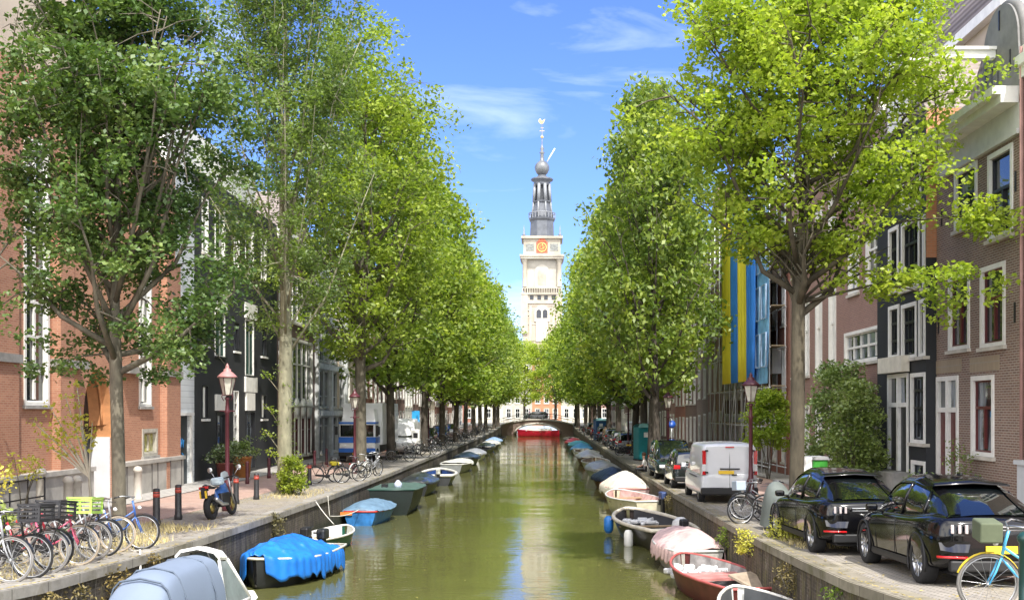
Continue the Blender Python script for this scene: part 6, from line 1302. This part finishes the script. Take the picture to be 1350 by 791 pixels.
for x, y, rz, fr_, lab in ((-9.2,46.5,-80,KB,'black bicycle nearest the dark bollard on the left quay'),(-8.6,47.6,-60,KB,'black bicycle with yellow bag beside the white bicycle'),(-8.45,50.0,-25,KW,'white bicycle in front of the third left tree'),(-8.2,51.2,-30,KG,'grey bicycle leaning behind the white one'),(-8.35,53.0,-20,KG,'silver bicycle behind the grey one by the third left tree')):
    bike((x,y,pz(y)+.008), R(rz), lab, G2, fr_, near=True, rear_bag=mat('yellow_bag',(.6,.5,.03),.6) if 'yellow' in lab else None, lean=R(5), rimc=STEEL if fr_ != KW else KW)
bike((-8.8,66.5,pz(66)+.008), R(-80), 'black bicycle at the foot of the fourth left tree', None, KB, near=False)
G3 = 'bicycles parked behind the covered scooter on the right quay'
GP = mat('bluegrey_panel', (.35,.42,.50), .5, var=.2)
for x, y, rz, fr_, lab, kw in ((5.75,29.4,65,KB,'black bicycle leaning behind the white van',{}),(5.55,28.4,100,KB,'black bicycle with blue-grey box beside the covered scooter',dict(panel=GP)),(6.0,30.1,80,KG,'grey bicycle in the cluster behind the white van',{}),(6.3,28.9,75,KB,'dark bicycle under the sunny tree trunk',{})):
    bike((x,y,pz(y)+.008), R(rz), lab, G3, fr_, lean=R(5), **kw)
bike((5.78,13.0,pz(13.0)+.008), R(84), 'sky blue bicycle with green bag and yellow forks at the right edge', None, KTEAL, GRYT, fend=mat('frame_yellow', (.65,.48,.04), .4), panel=mat('olive_bag', (.10,.12,.07), .8), lean=R(-5))
# far bicycles: copies of one plain bicycle
fb = bike((-8.6,78,pz(78)+.008), R(-70), 'plain dark bicycle standing alone by the left quay beyond the fourth tree', 'bicycles parked far along the quays', KB, near=False)
rf_ = random.Random(3); tb2 = {}
for c in scene.objects:
    if c.parent: tb2.setdefault(c.parent.name, []).append(c)
for i in range(34):
    c = copy_tree(fb, None, tb2); lft = i % 2 == 0; y = (72+i*2.6+rf_.uniform(0,1)); x = (-8.5 if lft else 5.5)+rf_.uniform(-.4,.4); c['label'] = f"plain dark bicycle, {ordn[i//2]} counted away along the far {'left' if lft else 'right'} quay"
    c.location = (x, y, pz(y)+.008); c.rotation_euler = (0, R(5), R(rf_.uniform(-100,-50)))
# motorcycle seen from behind
mo = empty('motorcycle', (-8.95,30.4,pz(30.4)+.006), R(-6), 'black and blue motorcycle with yellow plate on the left quay', 'motorcycle'); mo.rotation_euler = (0, R(-7), R(-6))
for yy, w_ in ((-.70,.09),(.72,.06)):
    m_ = MB(); m_.tube([(0, yy+.255*math.cos(2*PI*i/28), .32+.255*math.sin(2*PI*i/28)) for i in range(28)], w_, 10, closed=True); q_ = m_.build('wheel', RUBBER, mo)
    m_ = MB(); m_.tube([(0, yy+.19*math.cos(2*PI*i/24), .32+.19*math.sin(2*PI*i/24)) for i in range(24)], .025, 6, closed=True)
    for i in range(5): a = 2*PI*i/5; m_.tube([(.0,yy,.32),(0,yy+.18*math.cos(a),.32+.18*math.sin(a))], .018, 5)
    m_.lathe([(.13,.05),(.13,.06)], 16, (0,yy,.32), axis='x'); m_.build('rim', mat('gold_rim', (.45,.36,.12), .35, metal=.7), q_)
m_ = MB(); m_.loft([[(-.05,-.30,.55),(0,-.3,.80),(.05,-.30,.55)],[(-.15,0,.50),(0,0,.86),(.15,0,.50)],[(-.17,.3,.52),(0,.3,.96),(.17,.3,.52)],[(-.08,.52,.66),(0,.52,.94),(.08,.52,.66)]], closed=True, caps=True); m_.build('tank', KBL, mo, bevel=.03)
m_ = MB(); m_.cbox((0,.05,.48),(.34,.55,.38)); m_.cbox((0,-.4,.42),(.16,.6,.12)); m_.build('engine', DKST, mo, bevel=.04)
m_ = MB(); m_.loft([[(-.10,-.05,.80),(0,-.05,.86),(.10,-.05,.80)],[(-.15,-.4,.82),(0,-.4,.88),(.15,-.4,.82)],[(-.10,-.85,.93),(0,-.85,.97),(.10,-.85,.93)],[(-.04,-1.0,.93),(0,-1.02,.95),(.04,-1.0,.93)],[(-.06,-.8,.80),(0,-.8,.78),(.06,-.8,.80)]]); m_.build('seat', BLACKP, mo)
m_ = MB(); m_.cbox((0,-1.0,.88),(.26,.08,.07)); m_.build('tail_light', REDL, mo, bevel=.02)
m_ = MB(); m_.cbox((0,-1.08,.70),(.20,.015,.20)); m_.build('licence_plate', PLATE, mo); m_ = MB(); m_.cbox((0,-1.0,.75),(.10,.2,.30)); m_.build('tail_piece', DKST, mo)
m_ = MB(); m_.tube([(.20,.0,.35),(.22,-.4,.38),(.24,-.85,.55)], [.035,.05,.06], 10); m_.build('exhaust', STEEL, mo)
m_ = MB(); m_.tube([(-.40,.38,1.06),(-.30,.46,1.10),(0,.50,1.06),(.30,.46,1.10),(.40,.38,1.06)], .018, 6); h_ = m_.build('handlebar', DKST, mo)
for sx in (-1,1):
    m_ = MB(); m_.tube([(sx*.28,.46,1.10),(sx*.40,.50,1.28)], .008, 5); m_.lathe([(.0,.0),(.07,.0),(.08,.02),(.0,.03)], 12, (sx*.42,.50,1.32), axis='y'); m_.build('mirror', STEEL, mo)
    m_ = MB(); m_.tube([(sx*.09,.72,.32),(sx*.10,.56,.75),(sx*.10,.48,1.05)], .026, 8); m_.build('fork', STEEL, mo)
m_ = MB(); m_.loft([[(-.14,.5,.98),(0,.62,1.0),(.14,.5,.98)],[(-.10,.48,1.22),(0,.54,1.26),(.10,.48,1.22)]]); m_.build('windshield', mat('pale_plastic', (.55,.62,.65), .2), mo)
m_ = MB(); m_.cbox((.02,-.1,1.0),(.32,.30,.22)); m_.build('pale_bag', mat('pale_bag', (.50,.60,.66), .6), mo, bevel=.07)
m_ = MB(); m_.tube([(-.1,.1,.3),(-.26,.16,.01)], .014, 5); m_.build('kickstand', DKST, mo)
# covered scooter
cs = empty('covered_scooter', (5.75,26.4,pz(26.4)), R(20), 'scooter under a grey-green rain cover beside the second black SUV', 'scooter')
m_ = MB(); S_ = []
for y, h, w in ((-.95,.30,.10),(-.85,.72,.26),(-.45,.86,.32),(-.05,.84,.30),(.30,1.16,.34),(.50,1.22,.30),(.72,.98,.22),(.90,.55,.12)):
    S_.append([(-w*1.25,y*1.05,.10),(-w*1.12,y,h*.45),(-w*.85,y,h*.85),(-w*.35,y,h),(w*.35,y,h),(w*.85,y,h*.85),(w*1.12,y,h*.45),(w*1.25,y*1.05,.10)])
m_.loft(S_); o = m_.build('cover', mat('greygreen_cover', (.13,.15,.14), .6, var=.2, scale=2, bmp=.3), cs, subsurf=2)
for yy in (-.62,.66):
    m_ = MB(); m_.tube([(0, yy+.22*math.cos(2*PI*i/20), .25+.22*math.sin(2*PI*i/20)) for i in range(20)], .045, 8, closed=True); q_ = m_.build('wheel', GRYT, cs); m_ = MB(); m_.lathe([(.0,-.03),(.17,-.02),(.17,.02),(.0,.03)], 14, (0,yy,.25), axis='x'); m_.build('rim', STEEL, q_)

# ------------------------------------------------------------------ street furniture
def bollard(x, y, lab, h=.95, m=None, band=True, r=.085, grp='dark bollards along the left quay'):
    o = empty('bollard', (x,y,pz(y)), 0, lab, 'bollard', grp); m_ = MB(); m_.lathe([(r*1.25,-.02),(r*1.25,.12),(r*1.05,.16),(r,h-.06),(r*.92,h-.01),(r*.5,h),(.0,h)], 14); m_.build('post', m or mat('bollard_black', (.03,.03,.033), .5, var=.3), o)
    if band: m_ = MB(); m_.lathe([(r*1.02,h-.22),(r*1.03,h-.22),(r*1.02,h-.13),(r*.9,h-.13)], 14, cap=False); m_.lathe([(r*1.02,h-.11),(r*1.03,h-.11),(r*1.0,h-.08),(r*.9,h-.08)], 14, cap=False); m_.build('red_band', mat('dull_red', (.40,.06,.04), .5), o)
bollard(-9.85,27.8,'black bollard nearest the parked bicycles'); bollard(-9.9,29.6,'black bollard just left of the motorcycle'); bollard(-9.95,35.3,'black bollard just right of the motorcycle',.9); bollard(-9.85,37.4,'black bollard between the motorcycle and the pale trunk',.9); bollard(-9.75,45.3,'black bollard right of the pale ivy-covered trunk',.9)
BUR = mat('burgundy_iron', (.085,.018,.026), .4, var=.2)
for i, (x, y) in enumerate(((-12.5,46.0),(-12.6,50.0),(-12.5,59.4),(-12.5,62.6))): bollard(x, y, ['burgundy post in front of the potted shrubs','burgundy post beside the dark doorway of the black house','burgundy post left of the blue truck, nearer one','burgundy post left of the blue truck, farther one'][i], .95, BUR, False, .07, 'burgundy posts along the left footpath')
for i, (x, y, h) in enumerate(((-14.1,30.7,1.35),(-13.6,31.3,1.1),(-13.9,32.6,1.05),(-13.7,36.9,1.15))):
    o = empty('stone_post', (x,y,pz(y)), 0, ['tall pale stone post before the church, leftmost','short pale stone post with dark fitting before the church','pale stone post before the church, third from the left','pale stone post beside the pale church door'][i], 'stone post', 'pale stone posts before the church')
    m_ = MB(); m_.lathe([(.16,-.02),(.16,.1),(.13,.14),(.125,h-.2),(.15,h-.18),(.15,h-.12),(.12,h-.04),(.06,h),(.0,h+.005)], 14); m_.build('post', LSTONE, o)
fe = empty('railing', (-13.95,27.6,pz(28)), R(90), 'dark iron railing between the stone posts and the plants', 'railing'); m_ = MB()
for z_ in (.55,1.05): m_.tube([(0,0,z_),(3.0,0,z_)], .022, 6)
for x_ in (0,1,2,3): m_.tube([(x_,0,0),(x_,0,1.08)], .022, 6)
m_.build('bars', DKST, fe)
def lamp(x, y, h, lab, ac=False, topm=None):
    o = empty('street_lamp', (x,y,pz(y)), R(20), lab, 'street lamp', 'classic lantern street lamps'); m_ = MB(); hp = h-1.02
    m_.lathe([(.16,-.02),(.16,.12),(.12,.2),(.11,.7),(.14,.74),(.085,.85),(.065,1.2),(.06,hp-.5),(.09,hp-.45),(.06,hp-.38),(.045,hp-.1),(.08,hp-.06),(.05,hp)], 14); m_.build('pole', BUR, o)
    m_ = MB(); m_.tube([(-.22,0,hp-.42),(.22,0,hp-.42)], .018, 6); 
    for sx in (-1,1): m_.tube([(sx*.10,0,hp-.12),(sx*.16,0,hp+.0),(sx*.12,0,hp+.12)], .014, 5)
    m_.build('crossbar', BUR, o)
    z = hp+.05; m_ = MB(); m_.lathe([(.12,z),(.24,z+.52)], 6, sm=False, cap=False); g_ = m_.build('lantern_glass', mat('lantern_glass', (.62,.60,.52), .12, var=.3, scale=4, coat=1), o)
    m_ = MB()
    for i in range(6): a = 2*PI*i/6; m_.tube([(.125*math.cos(a),.125*math.sin(a),z),(.247*math.cos(a),.247*math.sin(a),z+.52)], .012, 5)
    m_.tube([(.25*math.cos(2*PI*i/6),.25*math.sin(2*PI*i/6),z+.52) for i in range(6)], .018, 5, closed=True); m_.tube([(.125*math.cos(2*PI*i/6),.125*math.sin(2*PI*i/6),z) for i in range(6)], .014, 5, closed=True); m_.build('lantern_frame', topm or BUR, o)
    m_ = MB(); m_.lathe([(.30,z+.52),(.27,z+.57),(.15,z+.68),(.11,z+.70),(.11,z+.76),(.05,z+.80),(.06,z+.85),(.03,z+.90),(.0,z+.95)], 12); m_.build('lantern_roof', mat('pinkish_copper', (.42,.20,.19), .5, var=.2) if topm is None and ac else BUR, o)
lamp(-9.45,32.6,4.40,'street lamp with pinkish lantern roof behind the motorcycle', True)
lamp(-9.4,54.0,4.2,'street lamp standing before the blue and white truck')
lamp(6.55,35.2,4.25,'tall burgundy street lamp beside the white van'); lamp(6.2,56.0,4.2,'street lamp beside the dark green car'); lamp(5.9,79.0,4.3,'street lamp beyond the teal toilet cabin'); lamp(-9.4,88,4.3,'street lamp far along the left quay')
def planter(x, y, m, r, h, lab, lm, seed):
    o = empty('potted_shrub', (x,y,pz(y)+.03), 0, lab, 'potted plant'); m_ = MB(); m_.lathe([(r*.8,0),(r,h-.08),(r*1.1,h-.07),(r*1.1,h),(r*.95,h),(r*.9,h-.06),(.0,h-.06)], 20); m_.build('pot', m, o)
    rd = random.Random(seed); cl = [(rd.gauss(0,r*.9), rd.gauss(0,r*.9), h+.35+rd.gauss(0,.22)) for _ in range(40)]; leafobj('foliage', cl, 26, .24, .12, .08, seed, lm, o)
    m_ = MB(); [m_.tube([(0,0,h-.1),(c[0]*.5,c[1]*.5,h+.2),c], .012, 4) for c in cl[:6]]; m_.build('stem', BARK, o)
planter(-13.9,50.3,mat('orange_pot', (.50,.20,.06), .6, var=.25),.42,.95,'shrub in a large orange wooden tub before the black house',LMS,61); planter(-13.9,47.6,mat('dark_red_pot', (.16,.04,.03), .6),.36,.8,'shrub in a dark red pot beside the street lamp',LMD,62)
gb = empty('rubbish_container', (8.15,33.3,pz(33)), R(8), 'bright green rubbish container between the tree trunk and the tall shrub', 'rubbish container'); m_ = MB(); m_.box(-.2,.28,-.3,.3,.08,1.5); m_.build('body', mat('bright_green', (.05,.32,.04), .45), gb, bevel=.04); m_ = MB(); m_.prism([(-.24,1.5),(.32,1.5),(.26,1.6),(-.18,1.6)], -.34, .34); m_.box(-.48,-.22,-.3,.3,.0,1.58,1); m_.build('lid', [mat('grey_lid', (.35,.36,.36), .5), WHITE], gb)
ub = empty('utility_post', (5.32,12.15,pz(12.15)), 0, 'dark green utility post at the right edge beside the blue bicycle', 'utility post'); m_ = MB(); m_.lathe([(.13,-.02),(.13,.06),(.095,.1),(.09,.88),(.11,.90),(.11,.95),(.07,1.0),(.0,1.01)], 16); m_.build('post', mat('dark_teal_green', (.01,.05,.045), .4, coat=.3), ub)
# roadworks bits: barrier boards and a person resting
bar = empty('barrier', (8.2,31.5,pz(31)), R(75), 'orange and white road barrier beside the covered scooter', 'barrier'); m_ = MB()
for i in range(6): m_.box(-.75+.25*i,-.5+.25*i,-.02,.02,.78,.98, i % 2)
m_.build('board', [mat('safety_orange', (.75,.16,.04), .5), WHITE], bar); m_ = MB()
for sx in (-.6,.6): m_.tube([(sx,-.25,0),(sx,0,.95),(sx,.25,0)], .02, 6)
m_.build('leg', STEEL, bar)
# ------------------------------------------------------------------ people
SKIN = mat('skin', (.55,.32,.23), .6, var=.1)
def body(J, E, rad, name, m, parent, sub=2, root_i=0):
    me = bpy.data.meshes.new(name); me.from_pydata(J, E, []); o = bpy.data.objects.new(name, me); link(o, parent)
    md = o.modifiers.new('k', 'SKIN'); sk = me.skin_vertices[0].data
    for i, r_ in enumerate(rad): sk[i].radius = (r_, r_) if not isinstance(r_, tuple) else r_
    sk[root_i].use_root = True
    md.use_smooth_shade = True; s_ = o.modifiers.new('s','SUBSURF'); s_.levels = s_.render_levels = sub; applied(o); o.data.materials.clear(); o.data.materials.append(m); return o
def person(loc, rz, label, top, legs, hairm, sit=False, group=None):
    r = empty('person', loc, rz, label, 'person', group)
    if sit:
        hz = .12; J = [(0,0,hz),(0,-.02,hz+.22),(0,.0,hz+.42),(0,.01,hz+.52),(0,.03,hz+.60),(0,.04,hz+.72),
            (-.10,0,hz),(-.11,.42,hz+.03),(-.11,.46,hz-.40),(-.11,.58,hz-.43),(.10,0,hz),(.11,.42,hz+.03),(.11,.46,hz-.40),(.11,.58,hz-.43),
            (-.18,-.01,hz+.44),(-.23,.08,hz+.20),(-.15,.28,hz+.12),(.18,-.01,hz+.44),(.23,.08,hz+.20),(.15,.28,hz+.12)]
    else:
        J = [(0,0,.92),(0,0,1.15),(0,0,1.38),(0,.0,1.48),(0,.02,1.56),(0,.02,1.68),(-.09,0,.88),(-.11,.03,.48),(-.12,-.02,.08),(-.12,.14,.03),(.09,0,.88),(.11,.10,.48),(.12,.16,.08),(.12,.30,.03),
            (-.18,0,1.41),(-.23,-.02,1.13),(-.22,.08,.90),(.18,0,1.41),(.23,-.02,1.13),(.22,.10,.92)]
    E = [(0,1),(1,2),(2,3),(3,4),(4,5),(0,6),(6,7),(7,8),(8,9),(0,10),(10,11),(11,12),(12,13),(2,14),(14,15),(15,16),(2,17),(17,18),(18,19)]
    rad = [.13,.12,.13,.055,.07,.095,.09,.065,.042,.04,.09,.065,.042,.04,.06,.045,.03,.06,.045,.03]
    o = body(J, E, rad, 'body', SKIN, r)
    # clothes as thin shells following the same bones
    Jt = [J[0],J[1],J[2],J[14],J[15],J[17],J[18]]; body(Jt, [(0,1),(1,2),(2,3),(3,4),(2,5),(5,6)], [.155,.145,.150,.078,.062,.078,.062], 'shirt', top, r)
    Jl = [J[0],J[6],J[7],J[8],J[10],J[11],J[12]]; body(Jl, [(0,1),(1,2),(2,3),(0,4),(4,5),(5,6)], [.150,.110,.085,.062,.110,.085,.062], 'trousers', legs, r)
    hd = Vector(J[5]); m_ = MB(); m_.lathe([(.0,-.06),(.08,-.05),(.108,.0),(.112,.05),(.09,.10),(.05,.125),(.0,.13)], 14, (hd.x, hd.y-.025, hd.z+.0)); m_.build('hair', hairm, r)
    for sx in (-1,1):
        f_ = MB(); w = Vector(J[16] if sx < 0 else J[19]); e = Vector(J[15] if sx < 0 else J[18]); d = (w-e).normalized(); s_ = d.cross(Vector((0,0,1))).normalized()
        f_.tube([w, w+d*.05, w+d*.09], [.026,.036,.030], 8)
        for k_ in range(4): b_ = w+d*.085+s_*(.016*(k_-1.5)); f_.tube([b_, b_+d*(.04-.004*abs(k_-1.5)), b_+d*.062+Vector((0,0,-.02))], [.0085,.008,.006], 6)
        f_.tube([w+d*.03-s_*.03*sx, w+d*.06-s_*.052*sx, w+d*.085-s_*.055*sx], [.010,.009,.007], 6); f_.build('hand', SKIN, r)
    return r
HB = mat('brown_hair', (.10,.045,.02), .6); HD = mat('dark_hair', (.02,.015,.012), .6)
person((4.95,55.5,pz(55)+.03), R(85), 'person in a white shirt sitting on the right quay edge', WHITE, KB, HB, sit=True)
for i, (x, y, rz, tp, lg, lab) in enumerate(((5.3,98,160,mat('tan_coat',(.45,.33,.20),.8),BLACKP,'person in tan clothes standing far on the right quay'),(6.6,101,200,mat('red_top',(.4,.05,.05),.8),BLACKP,'person in red top standing far on the right quay'),(-10.0,84,10,WHITE,KBL,'person in white shirt walking far on the left quay'),(-2.9,191,90,mat('purple_top',(.2,.15,.3),.8),BLACKP,'person in purple top at the far bridge railing'),(1.7,190.8,90,WHITE,BLACKP,'person in white at the far bridge railing'))):
    z = pz(y) if y < 185 else 2.95
    if abs(y-190.9) < 1: z = 1.5+deckz(x+1.5)-1.4
    person((x,y,z), R(rz), lab, tp, lg, HD)

# signs and meters along the left quay
def sign(x, y, h, lab, kind, m):
    o = empty('road_sign', (x,y,pz(y)), R(8), lab, 'road sign'); q = MB(); q.tube([(0,0,0),(0,0,h)], .03, 8); q.build('pole', STEEL, o); q = MB()
    if kind == 'round': q.lathe([(.0,-.045),(.21,-.045),(.21,-.03),(.0,-.03)], 24, (0,0,h-.3), axis='y')
    else: q.box(-.28,.28,-.05,-.03,h-.85,h-.02)
    q.build('plate', m, o)
BLS = mat('sign_blue', (.02,.30,.65), .4, var=.05)
sign(-9.6,81,3.1,'pale blue rectangular sign on a pole beside the white delivery van','rect',BLS); sign(6.85,60,2.65,'small dark blue round sign on a pole beyond the dark green car','round',mat('sign_dark_blue', (.02,.09,.42), .4, var=.05))
pm = empty('parking_meter', (-9.3,78.5,pz(78)), 0, 'white ticket machine box under the pale blue sign', 'ticket machine'); q = MB(); q.box(-.28,.28,-.2,.2,.0,1.75); q.build('cabinet', WHITE, pm, bevel=.03); q = MB(); q.box(-.16,.16,-.215,-.2,1.15,1.5); q.build('screen', DKST, pm)
